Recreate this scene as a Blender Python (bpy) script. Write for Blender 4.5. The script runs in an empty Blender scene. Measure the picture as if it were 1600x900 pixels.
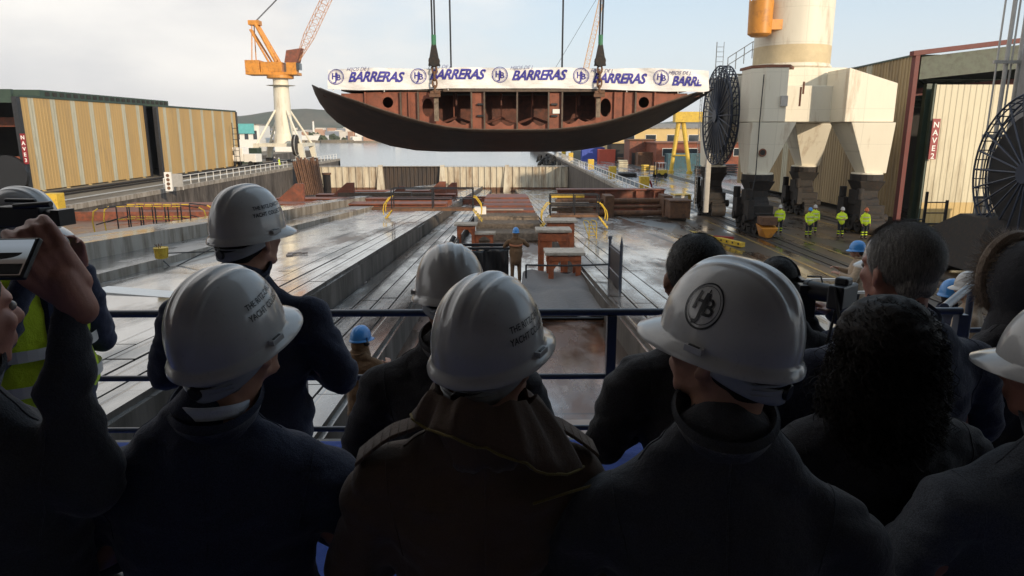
import bpy, bmesh, math, random
from mathutils import Vector, Matrix, Euler, noise as mnoise
random.seed(7)
R = math.radians
scene = bpy.context.scene
C = scene.collection
F, PIT, YAW, HC = 1090.0, R(12.72), R(-0.8), 6.2

# ------------------------------------------------------------------ measuring helpers (pixel of the photo -> point of the yard)
def ray(px, py):
    x = (px-800)/F; y = -(py-450)/F
    v = (x, math.cos(PIT)+y*math.sin(PIT), -math.sin(PIT)+y*math.cos(PIT))
    c, s = math.cos(YAW), math.sin(YAW)
    return (v[0]*c-v[1]*s, v[0]*s+v[1]*c, v[2])
def pY(px, py, Y):
    r = ray(px, py); t = Y/r[1]; return Vector((r[0]*t, Y, HC+r[2]*t))
def pZ(px, py, Z=0.0):
    r = ray(px, py); t = (Z-HC)/r[2]; return Vector((r[0]*t, r[1]*t, Z))
def zs(y, dz=0.0): return 2.71+dz-.0603*y          # height of the sloping slipway
def pS(px, py, dz=0.0):
    r = ray(px, py); t = (2.71+dz-HC)/(r[2]+.0603*r[1]); return Vector((r[0]*t, r[1]*t, HC+r[2]*t))

# ------------------------------------------------------------------ materials
class N:
    def __init__(s, name):
        s.m = bpy.data.materials.new(name); s.m.use_nodes = True
        s.t = s.m.node_tree; s.b = s.t.nodes['Principled BSDF']; s._p = None
    def new(s, k, **kw):
        n = s.t.nodes.new(k)
        for a, v in kw.items(): setattr(n, a, v)
        return n
    def put(s, sock, v):
        if hasattr(v, 'is_linked'): s.t.links.new(v, sock)
        elif isinstance(v, (tuple, list)) and len(v) == 3 and sock.type == 'RGBA': sock.default_value = (*v, 1)
        else: sock.default_value = v
    def pos(s, obj=False):
        if obj: return s.new('ShaderNodeTexCoord').outputs['Object']
        if s._p is None: s._p = s.new('ShaderNodeNewGeometry').outputs['Position']
        return s._p
    def scale(s, v, sc):
        n = s.new('ShaderNodeMapping'); s.put(n.inputs[0], v); n.inputs['Scale'].default_value = sc; return n.outputs[0]
    def noise(s, v, sc, det=4, rough=.55):
        n = s.new('ShaderNodeTexNoise'); s.put(n.inputs['Vector'], v); n.inputs['Scale'].default_value = sc
        n.inputs['Detail'].default_value = det; n.inputs['Roughness'].default_value = rough; return n.outputs[0]
    def ramp(s, f, pts):
        n = s.new('ShaderNodeValToRGB'); s.put(n.inputs[0], f); e = n.color_ramp.elements
        while len(e) < len(pts): e.new(.5)
        for i, (p, c) in enumerate(pts):
            e[i].position = p; e[i].color = (*c, 1) if isinstance(c, tuple) else (c, c, c, 1)
        return n.outputs[0]
    def math(s, op, a, b=0.0, c=0.0):
        n = s.new('ShaderNodeMath', operation=op); s.put(n.inputs[0], a); s.put(n.inputs[1], b); s.put(n.inputs[2], c); return n.outputs[0]
    def mix(s, f, a, b, mode='MIX'):
        n = s.new('ShaderNodeMix', data_type='RGBA', blend_type=mode)
        s.put(n.inputs[0], f); s.put(n.inputs[6], a); s.put(n.inputs[7], b); return n.outputs[2]
    def axis(s, v, k):
        n = s.new('ShaderNodeSeparateXYZ'); s.put(n.inputs[0], v); return n.outputs[k]
    def bump(s, h, st=.3, d=.02):
        n = s.new('ShaderNodeBump'); n.inputs['Strength'].default_value = st; n.inputs['Distance'].default_value = d
        s.put(n.inputs['Height'], h); s.put(s.b.inputs['Normal'], n.outputs[0])
    def set(s, col=None, rough=None, metal=None, coat=None, spec=None):
        if col is not None: s.put(s.b.inputs['Base Color'], col)
        if rough is not None: s.put(s.b.inputs['Roughness'], rough)
        if metal is not None: s.put(s.b.inputs['Metallic'], metal)
        if coat is not None: s.b.inputs['Coat Weight'].default_value = coat; s.b.inputs['Coat Roughness'].default_value = .08
        if spec is not None: s.b.inputs['Specular IOR Level'].default_value = spec
        return s.m

def paint(name, col, rough=.5, var=.18, scale=1.5, dirt=None, dirt_amt=.35, metal=0, coat=0, bump=0, streak=False, panel=0, seam=.45):
    n = N(name); p = n.pos(True)
    pv = n.scale(p, (1, 1, .18)) if streak else p
    f = n.noise(pv, scale, 6, .65)
    lo = tuple(c*(1-var) for c in col); hi = tuple(min(1, c*(1+var)) for c in col)
    c = n.ramp(f, [(.3, lo), (.7, hi)])
    if dirt:
        g = n.noise(pv, scale*2.3, 8, .7)
        c = n.mix(n.ramp(g, [(.62-dirt_amt*.4, 0.0), (.80-dirt_amt*.3, 1.0)]), c, dirt)
    if panel:                                          # welded plate joints
        ln = None
        for ax in (0, 1, 2):
            q = n.math('ABSOLUTE', n.math('SUBTRACT', n.math('FRACT', n.math('DIVIDE', n.math('ADD', n.axis(p, ax), .37*ax+.11), panel*(1, 1, .8)[ax])), .5))
            l_ = n.ramp(q, [(.490, 0.0), (.497, 1.0)]); ln = l_ if ln is None else n.math('MAXIMUM', ln, l_)
        c = n.mix(n.math('MULTIPLY', ln, seam), c, tuple(x*.4 for x in col)); bump = bump or .001
        n.bump(n.math('ADD', n.math('MULTIPLY', ln, -1.0), n.math('MULTIPLY', n.noise(p, scale*3, 4), .8)), .35, .01)
    elif bump: n.bump(n.noise(p, scale*12, 4), bump, .01)
    return n.set(c, n.math('MULTIPLY_ADD', f, .25, rough-.12), metal, coat)

def cloth(name, col, rough=.9, weave=500, amt=.25, fold=.5):
    n = N(name); p = n.pos(True)
    f = n.noise(p, 9, 5, .6); g = n.noise(p, weave, 2)
    c = n.ramp(g, [(.3, tuple(x*(1-amt) for x in col)), (.7, tuple(x*(1+amt) for x in col))])
    n.bump(n.math('ADD', n.math('MULTIPLY', f, 1.0), n.math('MULTIPLY', g, .08)), fold, .03)
    n.b.inputs['Sheen Weight'].default_value = .25; n.b.inputs['Sheen Roughness'].default_value = .4
    return n.set(c, rough, spec=.2)

def wet(name, base, stain, stain_lo=.45, plank=0, px0=0.0, joint=0, dryr=.36, wetr=.07, wetlo=.45, wethi=.60, dark=.42):
    n = N(name); p = n.pos()
    big = n.noise(n.scale(p, (1, .45, 1)), .22, 6, .6)
    fine = n.noise(n.scale(p, (1, .35, 1)), 2.6, 8, .7)
    grit = n.noise(p, 30, 4, .7)
    c = n.mix(n.ramp(big, [(stain_lo-.08, 0.0), (stain_lo+.14, 1.0)]), base, stain)
    c = n.mix(.75, c, n.ramp(fine, [(.25, .32), (.75, 1.0)]), 'MULTIPLY')
    c = n.mix(.3, c, n.ramp(grit, [(.2, .5), (.8, 1.0)]), 'MULTIPLY')
    w = n.noise(n.scale(p, (1, .3, 1)), .55, 7, .62)
    wm = n.ramp(w, [(wetlo, 1.0), (wethi, 0.0)])
    c = n.mix(wm, c, n.mix(1.0, c, (dark,)*3, 'MULTIPLY'))
    h = n.math('MULTIPLY', n.math('ADD', fine, n.math('MULTIPLY', grit, .35)), n.math('SUBTRACT', 1.08, wm))
    if plank:
        x = n.math('ABSOLUTE', n.math('SUBTRACT', n.math('FRACT', n.math('DIVIDE', n.math('SUBTRACT', n.axis(p, 0), px0), plank)), .5))
        gr = n.ramp(x, [(.44, 1.0), (.49, 0.0)])
        c = n.mix(1.0, c, n.ramp(gr, [(0, .12), (1, 1.0)]), 'MULTIPLY')
        h = n.math('ADD', h, n.math('MULTIPLY', gr, .8))
    if joint:
        y = n.math('ABSOLUTE', n.math('SUBTRACT', n.math('FRACT', n.math('DIVIDE', n.axis(p, 1), joint)), .5))
        gy = n.ramp(y, [(.488, 1.0), (.496, 0.0)])
        c = n.mix(1.0, c, n.ramp(gy, [(0, .3), (1, 1.0)]), 'MULTIPLY')
    n.bump(h, .3, .02)
    n.put(n.b.inputs['Coat Weight'], n.math('MULTIPLY', wm, 1.0)); n.put(n.b.inputs['Coat Roughness'], n.math('MULTIPLY_ADD', fine, .22, .02)); n.b.inputs['Coat IOR'].default_value = 1.55
    r = n.math('ADD', n.math('MULTIPLY', n.math('SUBTRACT', 1.0, wm), dryr-wetr), n.math('MULTIPLY_ADD', fine, .16, wetr-.06))
    return n.set(c, r, spec=.65)

MT = {}
MT['deck'] = wet('wet_concrete_deck', (.47, .455, .43), (.21, .115, .065), .52, joint=6, plank=2.3, px0=.6)
MT['plank'] = wet('wet_timber_rows', (.48, .47, .45), (.25, .15, .09), .58, plank=.42, px0=.1, joint=2.4)
MT['well'] = wet('wet_slip_floor', (.27, .25, .235), (.15, .065, .032), .40, joint=3.2)
MT['rustfloor'] = wet('rust_stained_floor', (.20, .10, .06), (.11, .045, .025), .5, wetlo=.36, wethi=.5, wetr=.22, dark=.7)
MT['quay'] = wet('wet_quay_asphalt', (.10, .085, .07), (.12, .078, .045), .5, joint=0, dryr=.42, wetr=.1, wetlo=.40, wethi=.52, dark=.55)
MT['quayfar'] = wet('wet_quay_concrete', (.30, .29, .285), (.16, .13, .105), .56, joint=8, wetlo=.42)
MT['leftquay'] = wet('dull_quay_ground', (.25, .21, .15), (.17, .13, .09), .5, dryr=.7, wetr=.4, wetlo=.2, wethi=.4)
MT['wall'] = paint('stained_dock_wall', (.125, .108, .095), .8, .4, .6, (.035, .028, .022), .55, bump=.4, streak=True)
MT['paleconc'] = paint('pale_concrete_face', (.34, .31, .27), .75, .25, .8, (.12, .09, .06), .45, bump=.3, streak=True)
MT['beamtop'] = wet('beam_top_concrete', (.32, .31, .30), (.17, .13, .10), .5, joint=5)
MT['rail'] = paint('worn_rail_steel', (.10, .09, .085), .35, .2, 3, metal=.8)
MT['asphalt_dark'] = paint('rail_bed', (.035, .033, .032), .5, .3, 2)
MT['yellowline'] = paint('worn_yellow_line', (.55, .38, .08), .5, .3, 4, (.12, .08, .05), .7)
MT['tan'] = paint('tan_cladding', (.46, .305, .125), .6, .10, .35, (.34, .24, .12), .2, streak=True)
MT['tanshade'] = paint('shaded_tan_cladding', (.33, .25, .14), .6, .10, .35, (.20, .15, .09), .35, streak=True)  # tan cladding with shade put into its colour, for the wall facing off the sun
MT['translucent'] = paint('pale_rooflight_strip', (.45, .43, .33), .45, .1, 1, (.3, .28, .2), .3, streak=True)
MT['cream'] = paint('cream_cladding', (.58, .53, .39), .55, .08, .4, (.36, .30, .2), .3, streak=True)
MT['creamlow'] = paint('yellowed_cladding', (.55, .40, .17), .55, .1, .6)
MT['darkin'] = paint('dark_interior', (.03, .028, .026), .9, .3, .6)
MT['greensteel'] = paint('dark_green_steel', (.035, .06, .045), .5, .2, 1)
MT['palegreen'] = paint('grey_green_steel', (.075, .095, .07), .6, .25, 1, (.04, .04, .03), .4)
MT['redsteel'] = paint('red_painted_steel', (.11, .014, .011), .6, .15, 1)
MT['brick'] = paint('red_brick_wall', (.22, .07, .04), .8, .3, 2.5)
MT['whitecrane'] = paint('off_white_crane_paint', (.70, .66, .55), .5, .07, .45, (.40, .30, .20), .20, streak=True, panel=2.6, seam=.25)
MT['greycrane'] = paint('grey_crane_paint', (.25, .25, .255), .5, .08, .4, (.17, .15, .13), .3, streak=True, panel=2.6)
MT['rusttop'] = paint('rusty_plate', (.20, .08, .045), .7, .3, 2)
MT['orange'] = paint('orange_crane_paint', (.60, .25, .035), .45, .15, .8, (.30, .12, .03), .3)
MT['yellow'] = paint('yellow_paint', (.62, .42, .045), .5, .12, 2, (.35, .2, .04), .25)
MT['galv'] = paint('galvanised_steel', (.42, .41, .39), .45, .12, 3, metal=.3)
MT['darksteel'] = paint('dark_greasy_steel', (.014, .013, .013), .75, .5, 3, (.045, .026, .016), .35, bump=.15)
MT['blacksteel'] = paint('black_steel', (.02, .021, .025), .4, .3, 4)
MT['bluesteel'] = paint('dark_blue_steel', (.05, .06, .085), .35, .25, 5, coat=.3)
MT['reelblue'] = paint('reel_blue_steel', (.025, .035, .06), .5, .25, 2)
MT['cable'] = paint('black_cable', (.012, .013, .016), .5, .3, 8)
MT['hullout'] = paint('dark_hull_plate', (.014, .009, .008), .7, .35, .5, (.035, .018, .011), .45, panel=2.2, seam=.8)
MT['primer'] = paint('red_primer_steel', (.235, .075, .042), .65, .25, 1.1, (.14, .05, .03), .4, bump=.2)
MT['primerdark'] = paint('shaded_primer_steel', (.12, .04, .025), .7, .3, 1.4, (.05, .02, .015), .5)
MT['primedeck'] = paint('weathered_deck_steel', (.10, .07, .05), .6, .3, 1.4, (.05, .035, .03), .4)
MT['redoxide'] = paint('red_oxide_steel', (.22, .065, .035), .6, .3, 1.2, (.10, .05, .035), .5, bump=.25)
MT['rust'] = paint('brown_rust', (.17, .085, .045), .75, .3, 1.5, (.08, .045, .03), .5, bump=.35)
MT['timber'] = paint('weathered_timber', (.22, .17, .125), .75, .3, 3, (.10, .075, .055), .5, bump=.3)
MT['trestle'] = paint('orange_red_trestle_paint', (.42, .12, .045), .55, .2, 2.5, (.18, .06, .035), .4, bump=.2)
MT['tarp'] = cloth('grey_tarpaulin', (.12, .115, .115), .55, 60, .1, .6)
MT['blackplastic'] = paint('black_plastic', (.015, .015, .017), .35, .2, 8)
MT['rubber'] = paint('black_rubber', (.014, .014, .014), .8, .3, 5)
MT['whitepaint'] = paint('white_paint', (.75, .74, .71), .4, .06, 2)
MT['teal'] = paint('teal_panel', (.12, .42, .44), .4, .1, 1)
MT['containerblue'] = paint('blue_container', (.03, .11, .15), .45, .2, 1, (.05, .06, .06), .4)
MT['glass'] = N('dark_window_glass').set((.03, .04, .05), .08, spec=.8)
MT['signred'] = paint('red_sign', (.24, .022, .028), .5, .15, 3)
MT['carpet'] = cloth('blue_carpet', (.022, .055, .24), .95, 300, .3, .3)
MT['ply'] = paint('pale_board', (.30, .24, .21), .6, .15, 3)
MT['stone'] = paint('far_shore_rock', (.20, .17, .13), .9, .4, .05)

def water_mat():
    n = N('harbour_water'); p = n.pos()
    a = n.noise(n.scale(p, (1, .5, 1)), .9, 5, .6); b = n.noise(p, .06, 3)
    n.bump(n.math('ADD', a, n.math('MULTIPLY', b, 2.0)), .05, .08)
    n.b.inputs['IOR'].default_value = 1.33
    return n.set((.22, .24, .25), .12, spec=.9)
def hill_mat():
    n = N('wooded_hill'); p = n.pos()
    f = n.noise(p, .006, 8, .65); g = n.noise(p, .05, 6, .7)
    c = n.mix(n.ramp(f, [(.4, 0.0), (.65, 1.0)]), (.055, .075, .035), (.14, .12, .075))
    c = n.mix(.7, c, n.ramp(g, [(.3, .35), (.7, 1.0)]), 'MULTIPLY')
    return n.set(c, .95)
def skin_mat(name, col):
    n = N(name); p = n.pos(True)
    f = n.noise(p, 25, 5, .6); g = n.noise(p, 160, 4, .7)
    c = n.ramp(f, [(.3, tuple(x*.82 for x in col)), (.7, tuple(x*1.1 for x in col))])
    n.bump(g, .25, .003)
    n.b.inputs['Subsurface Weight'].default_value = .08; n.b.inputs['Subsurface Radius'].default_value = (.01, .004, .002)
    return n.set(c, .5)
def helmet_mat(name, col, rough=.22):
    n = N(name); p = n.pos(True)
    f = n.noise(p, 14, 6, .65); g = n.noise(n.scale(p, (1, 8, 1)), 60, 4, .8); d = n.noise(p, 90, 5, .75)
    c = n.ramp(f, [(.25, tuple(x*.90 for x in col)), (.7, col)])
    c = n.mix(n.ramp(d, [(.60, 0.0), (.74, .5)]), c, tuple(x*.45 for x in col))
    n.bump(g, .06, .002)
    return n.set(c, n.math('MULTIPLY_ADD', n.noise(p, 30, 6, .7), .22, rough-.08), coat=.35)
def hair_mat(name, col, col2, spec=.35):
    n = N(name); p = n.pos(True)
    f = n.noise(n.scale(p, (1, 1, .12)), 260, 4, .7); g = n.noise(p, 12, 3)
    c = n.mix(n.ramp(f, [(.35, 0.0), (.65, 1.0)]), col, col2)
    n.bump(f, .6, .004)
    return n.set(c, .55, spec=spec)
MT['skin'] = skin_mat('skin', (.42, .22, .15)); MT['skin2'] = skin_mat('ruddy_skin', (.38, .17, .12))
MT['helmet'] = helmet_mat('white_helmet_plastic', (.50, .49, .48), .15)
MT['bluehelmet'] = helmet_mat('blue_helmet_plastic', (.05, .25, .62), .3)
MT['redhelmet'] = helmet_mat('orange_helmet_plastic', (.65, .13, .03), .3)
MT['navy'] = cloth('navy_wool', (.040, .046, .074), amt=.45); MT['black'] = cloth('black_wool', (.042, .041, .045), amt=.45)
MT['trench'] = cloth('dark_brown_gabardine', (.125, .085, .062), .8, 700, .2, .45)
MT['piping'] = cloth('mustard_lining', (.20, .15, .05), .8)
MT['charcoal'] = cloth('charcoal_wool', (.054, .055, .062), .9, 420, .3)
MT['greysuit'] = cloth('grey_suit_wool', (.09, .10, .12), .85, 400, .5)
MT['hivis'] = cloth('hi_vis_yellow_fabric', (.62, .80, .04), .7, 300, .1)
MT['workbrown'] = cloth('brown_work_cloth', (.17, .10, .055), .9, 100, .2)
MT['beige'] = cloth('beige_work_cloth', (.36, .27, .19), .9, 100, .2)
MT['darktrouser'] = cloth('dark_trouser_cloth', (.02, .022, .03))
MT['reflect'] = paint('reflective_tape', (.62, .60, .55), .35, .05, 8)
MT['orangeband'] = cloth('orange_band', (.55, .22, .12))
MT['shirt'] = cloth('white_shirt', (.62, .66, .74), .8, 500, .05)
MT['strap'] = paint('grey_plastic_band', (.33, .35, .38), .45, .1, 20)
MT['hairdark'] = hair_mat('dark_hair', (.009, .007, .006), (.022, .017, .014))
MT['hairgrey'] = hair_mat('greying_hair', (.06, .055, .05), (.34, .31, .285))
MT['haircurl'] = hair_mat('brown_black_curls', (.006, .0045, .004), (.022, .014, .010), .22)
MT['fur'] = hair_mat('tan_fur', (.16, .11, .08), (.40, .31, .23))
MT['eye'] = N('eye').set((.2, .18, .16), .2)
MT['ink'] = N('black_print').set((.012, .012, .016), .35)
MT['blueprint'] = N('blue_print').set((.05, .045, .30), .6)
MT['bluegrey'] = N('pale_blue_print').set((.16, .16, .30), .6)
MT['whiteprint'] = N('white_print').set((.8, .8, .78), .5)

def banner_mat():
    n = N('white_banner_cloth'); p = n.pos(True)
    f = n.noise(p, 1.2, 5, .6)
    n.bump(n.noise(n.scale(p, (.6, 1, 1.6)), 1.8, 5, .55), .6, .14)
    n.b.inputs['Transmission Weight'].default_value = 0
    return n.set(n.ramp(f, [(.3, (.72, .70, .68)), (.7, (.83, .82, .81))]), .75)
MT['banner'] = banner_mat()

# ------------------------------------------------------------------ object helpers
def link(o): C.objects.link(o); return o
def tag(o, label=None, cat=None, group=None, kind=None):
    if label: o['label'] = label
    if cat: o['category'] = cat
    if group: o['group'] = group
    if kind: o['kind'] = kind
    return o
def thing(name, label, cat, loc=(0, 0, 0), rz=0, group=None):
    o = bpy.data.objects.new(name, None); link(o); o.empty_display_size = .2
    o.location = loc; o.rotation_euler = (0, 0, rz)
    return tag(o, label, cat, group)
def pmat(o):
    return Matrix.Translation(o.location) @ o.rotation_euler.to_matrix().to_4x4() @ Matrix.Diagonal((*o.scale, 1))
class B:
    def __init__(s): s.bm = bmesh.new(); s.ms = []; s.k = 0
    def use(s, m):
        m = MT[m] if isinstance(m, str) else m
        if m not in s.ms: s.ms.append(m)
        s.k = s.ms.index(m); return s
    def face(s, vs):
        try: f = s.bm.faces.new(vs); f.material_index = s.k; return f
        except ValueError: return None
    def v(s, p): return s.bm.verts.new(p)
    def poly(s, pts): return s.face([s.v(p) for p in pts])
    def hexa(s, a, b):                                # two quads (bottom, top), each counter-clockwise from above
        A = [s.v(p) for p in a]; Bq = [s.v(p) for p in b]
        s.face(A[::-1]); s.face(Bq)
        for i in range(4): s.face([A[i], A[(i+1) % 4], Bq[(i+1) % 4], Bq[i]])
        return s
    def box(s, c, d, rz=0, rx=0, ry=0):
        m = Matrix.Translation(c) @ Euler((rx, ry, rz)).to_matrix().to_4x4()
        x, y, z = d[0]/2, d[1]/2, d[2]/2
        q = [(-x, -y), (x, -y), (x, y), (-x, y)]
        return s.hexa([m @ Vector((a, b, -z)) for a, b in q], [m @ Vector((a, b, z)) for a, b in q])
    def bb(s, x0, x1, y0, y1, z0, z1): return s.box(((x0+x1)/2, (y0+y1)/2, (z0+z1)/2), (abs(x1-x0), abs(y1-y0), abs(z1-z0)))
    def cyl(s, a, b, r0, r1=None, n=12, caps=True):
        a = Vector(a); b = Vector(b); r1 = r0 if r1 is None else r1
        d = (b-a).normalized(); u = d.orthogonal().normalized(); w = d.cross(u)
        ra = []; rb = []
        for i in range(n):
            t = 2*math.pi*i/n; e = u*math.cos(t)+w*math.sin(t)
            ra.append(s.v(a+e*r0)); rb.append(s.v(b+e*r1))
        for i in range(n): s.face([ra[i], ra[(i+1) % n], rb[(i+1) % n], rb[i]])
        if caps: s.face(ra[::-1]); s.face(rb)
        return s
    def tube(s, pts, r, n=8, closed=False):
        pts = [Vector(p) for p in pts]; rings = []; L = len(pts); u = None
        for i, p in enumerate(pts):
            if closed: d = (pts[(i+1) % L]-pts[i-1]).normalized()
            else: d = (pts[min(i+1, L-1)]-pts[max(i-1, 0)]).normalized()
            if u is None: u = d.orthogonal().normalized()
            u = (u-d*u.dot(d)); u = u.normalized() if u.length > 1e-6 else d.orthogonal().normalized()
            w = d.cross(u); rr = r[i] if isinstance(r, (list, tuple)) else r
            rings.append([s.v(p+(u*math.cos(2*math.pi*j/n)+w*math.sin(2*math.pi*j/n))*rr) for j in range(n)])
        for i in range(L if closed else L-1):
            a, b = rings[i], rings[(i+1) % L]
            for j in range(n): s.face([a[j], a[(j+1) % n], b[(j+1) % n], b[j]])
        if not closed: s.face(rings[0][::-1]); s.face(rings[-1])
        return s
    def ring(s, c, ax, R0, r, n=24, m=6):
        ax = Vector(ax).normalized(); u = ax.orthogonal().normalized(); w = ax.cross(u)
        return s.tube([Vector(c)+(u*math.cos(2*math.pi*i/n)+w*math.sin(2*math.pi*i/n))*R0 for i in range(n)], r, m, True)
    def ell(s, c, r, rot=None, nu=20, nv=12):
        M4 = Matrix.Translation(c) @ (rot.to_4x4() if rot else Matrix.Identity(4)); rows = []
        for i in range(1, nv):
            e = math.pi*i/nv
            rows.append([s.v(M4 @ Vector((r[0]*math.sin(e)*math.cos(2*math.pi*j/nu), r[1]*math.sin(e)*math.sin(2*math.pi*j/nu), r[2]*math.cos(e)))) for j in range(nu)])
        t = s.v(M4 @ Vector((0, 0, r[2]))); b = s.v(M4 @ Vector((0, 0, -r[2])))
        for j in range(nu):
            s.face([t, rows[0][j], rows[0][(j+1) % nu]]); s.face([b, rows[-1][(j+1) % nu], rows[-1][j]])
            for i in range(nv-2): s.face([rows[i][j], rows[i+1][j], rows[i+1][(j+1) % nu], rows[i][(j+1) % nu]])
        return s
    def cap(s, a, b, r0, r1, n=16):                    # closed tapered capsule
        a = Vector(a); b = Vector(b); d = (b-a); L = d.length; d = d.normalized() if L > 1e-6 else Vector((0, 0, 1))
        u = d.orthogonal().normalized(); w = d.cross(u); rows = []
        pr = [(-r0*math.cos(t), r0*math.sin(t)) for t in [math.pi/2*k/4 for k in range(1, 5)]] + [(L+r1*math.sin(t), r1*math.cos(t)) for t in [math.pi/2*k/4 for k in range(0, 4)]]
        for h, rr in pr: rows.append([s.v(a+d*h+(u*math.cos(2*math.pi*j/n)+w*math.sin(2*math.pi*j/n))*rr) for j in range(n)])
        A = s.v(a-d*r0); Z = s.v(b+d*r1)
        for j in range(n):
            s.face([A, rows[0][(j+1) % n], rows[0][j]]); s.face([Z, rows[-1][j], rows[-1][(j+1) % n]])
            for i in range(len(rows)-1): s.face([rows[i][j], rows[i][(j+1) % n], rows[i+1][(j+1) % n], rows[i+1][j]])
        return s
    def prism(s, pts, off):                            # closed polygon swept along a vector
        off = Vector(off); a = [s.v(p) for p in pts]; b = [s.v(Vector(p)+off) for p in pts]
        s.face(a[::-1]); s.face(b)
        for i in range(len(a)): s.face([a[i], a[(i+1) % len(a)], b[(i+1) % len(a)], b[i]])
        return s
    def grid(s, f, nu, nv, closed=False):
        g = [[s.v(f(i/(nu if closed else nu-1), j/(nv-1))) for i in range(nu)] for j in range(nv)]
        for j in range(nv-1):
            for i in range(nu if closed else nu-1): s.face([g[j][i], g[j][(i+1) % nu], g[j+1][(i+1) % nu], g[j+1][i]])
        return g
    def corr(s, a, b, z0, z1, pitch=.3, dep=.05):      # ribbed sheet standing between a and b (xy)
        a = Vector((a[0], a[1], 0)); b = Vector((b[0], b[1], 0)); d = b-a; L = d.length; d.normalize(); nrm = Vector((d.y, -d.x, 0))
        k = max(1, round(L/pitch)); p = L/k; pr = []
        for i in range(k):
            for f, o in ((0, 0), (.55, 0), (.65, dep), (.9, dep)): pr.append(a+d*(i+f)*p+nrm*o)
        pr.append(b)
        lo = [s.v((q.x, q.y, z0)) for q in pr]; hi = [s.v((q.x, q.y, z1)) for q in pr]
        for i in range(len(pr)-1): s.face([lo[i], lo[i+1], hi[i+1], hi[i]])
        return s
    def ladder(s, a, b, w=.4, ax=(1, 0, 0), step=.3, r=.02):
        a = Vector(a); b = Vector(b); ax = Vector(ax)*w/2; s.cyl(a-ax, b-ax, r, n=6); s.cyl(a+ax, b+ax, r, n=6)
        k = int((b-a).length/step)
        for i in range(1, k): p = a.lerp(b, i/k); s.cyl(p-ax, p+ax, r*.8, n=6)
        return s
    def lattice(s, a, b, w0, w1, n, r=.05, up=(0, 0, 1)):
        a = Vector(a); b = Vector(b); d = (b-a).normalized(); u = d.cross(Vector(up)); u = u.normalized() if u.length > .01 else Vector((1, 0, 0)); w = d.cross(u)
        prev = None
        for i in range(n+1):
            t = i/n; p = a.lerp(b, t); h = (w0+(w1-w0)*t)/2
            q = [p+u*h+w*h, p-u*h+w*h, p-u*h-w*h, p+u*h-w*h]
            for k in range(4): s.cyl(q[k], q[(k+1) % 4], r*.6, n=5)
            if prev:
                for k in range(4): s.cyl(prev[k], q[k], r, n=6); s.cyl(prev[k], q[(k+1) % 4], r*.6, n=5)
            prev = q
        return s
    def obj(s, name, mat=None, parent=None, smooth=False, world=False, bevel=0, sub=0):
        if mat is not None and not s.ms: s.use(mat)
        me = bpy.data.meshes.new(name)
        if parent is not None and world:
            M4 = pmat(parent)
            if parent.parent: M4 = pmat(parent.parent) @ M4
            s.bm.transform(M4.inverted())
        bmesh.ops.recalc_face_normals(s.bm, faces=s.bm.faces[:]) if s.rec else None
        s.bm.to_mesh(me); s.bm.free()
        for m in s.ms: me.materials.append(m)
        if smooth:
            for p in me.polygons: p.use_smooth = True
            try: me.set_sharp_from_angle(angle=R(40 if smooth is True else smooth))
            except Exception: pass
        o = link(bpy.data.objects.new(name, me))
        if parent is not None: o.parent = parent
        if bevel:
            b = o.modifiers.new('Bevel', 'BEVEL'); b.width = bevel; b.segments = 2; b.limit_method = 'ANGLE'; b.harden_normals = False
        return o
    rec = True
def copy_tree(o, parent=None, **kw):
    c = o.copy(); C.objects.link(c)
    if parent is not None: c.parent = parent
    for ch in list(o.children): copy_tree(ch, c)
    return c
def struct(o): o['kind'] = 'structure'; return o
def text2d(txt, size=1.0, shear=0.0, bold=0.0, cuts=1, space=1.0):
    """flat mesh of the words: list of verts (x, y), list of faces; centred on x, baseline y=0"""
    cu = bpy.data.curves.new('t', 'FONT'); cu.body = txt; cu.size = size; cu.shear = shear; cu.offset = bold; cu.align_x = 'CENTER'; cu.space_character = space; cu.resolution_u = 3
    o = link(bpy.data.objects.new('t', cu)); dg = bpy.context.evaluated_depsgraph_get(); dg.update()
    me = bpy.data.meshes.new_from_object(o.evaluated_get(dg)); bpy.data.objects.remove(o); bpy.data.curves.remove(cu)
    bm = bmesh.new(); bm.from_mesh(me); bpy.data.meshes.remove(me)
    bmesh.ops.triangulate(bm, faces=bm.faces[:])
    for _ in range(cuts): bmesh.ops.subdivide_edges(bm, edges=[e for e in bm.edges if e.calc_length() > size*.12], cuts=1)
    bmesh.ops.triangulate(bm, faces=bm.faces[:])
    bm.verts.index_update()
    vs = [(v.co.x, v.co.y) for v in bm.verts]; fs = [[v.index for v in f.verts] for f in bm.faces]; bm.free()
    return vs, fs
def annulus2d(r0, r1, n=48):
    vs = []; fs = []
    for i in range(n):
        t = 2*math.pi*i/n; vs += [(r0*math.cos(t), r0*math.sin(t)), (r1*math.cos(t), r1*math.sin(t))]
    for i in range(n): a = 2*i; b = 2*((i+1) % n); fs.append([a, a+1, b+1, b])
    return vs, fs
def rect2d(x0, y0, x1, y1, n=1):
    vs = []; fs = []
    for i in range(n+1): y = y0+(y1-y0)*i/n; vs += [(x0, y), (x1, y)]
    for i in range(n): a = 2*i; fs.append([a, a+1, a+3, a+2])
    return vs, fs
def merge2d(*parts):
    V = []; Fs = []
    for vs, fs in parts:
        k = len(V); V += vs; Fs += [[i+k for i in f] for f in fs]
    return V, Fs
def move2d(p, dx, dy, s=1.0): return [(x*s+dx, y*s+dy) for x, y in p[0]], p[1]
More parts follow.
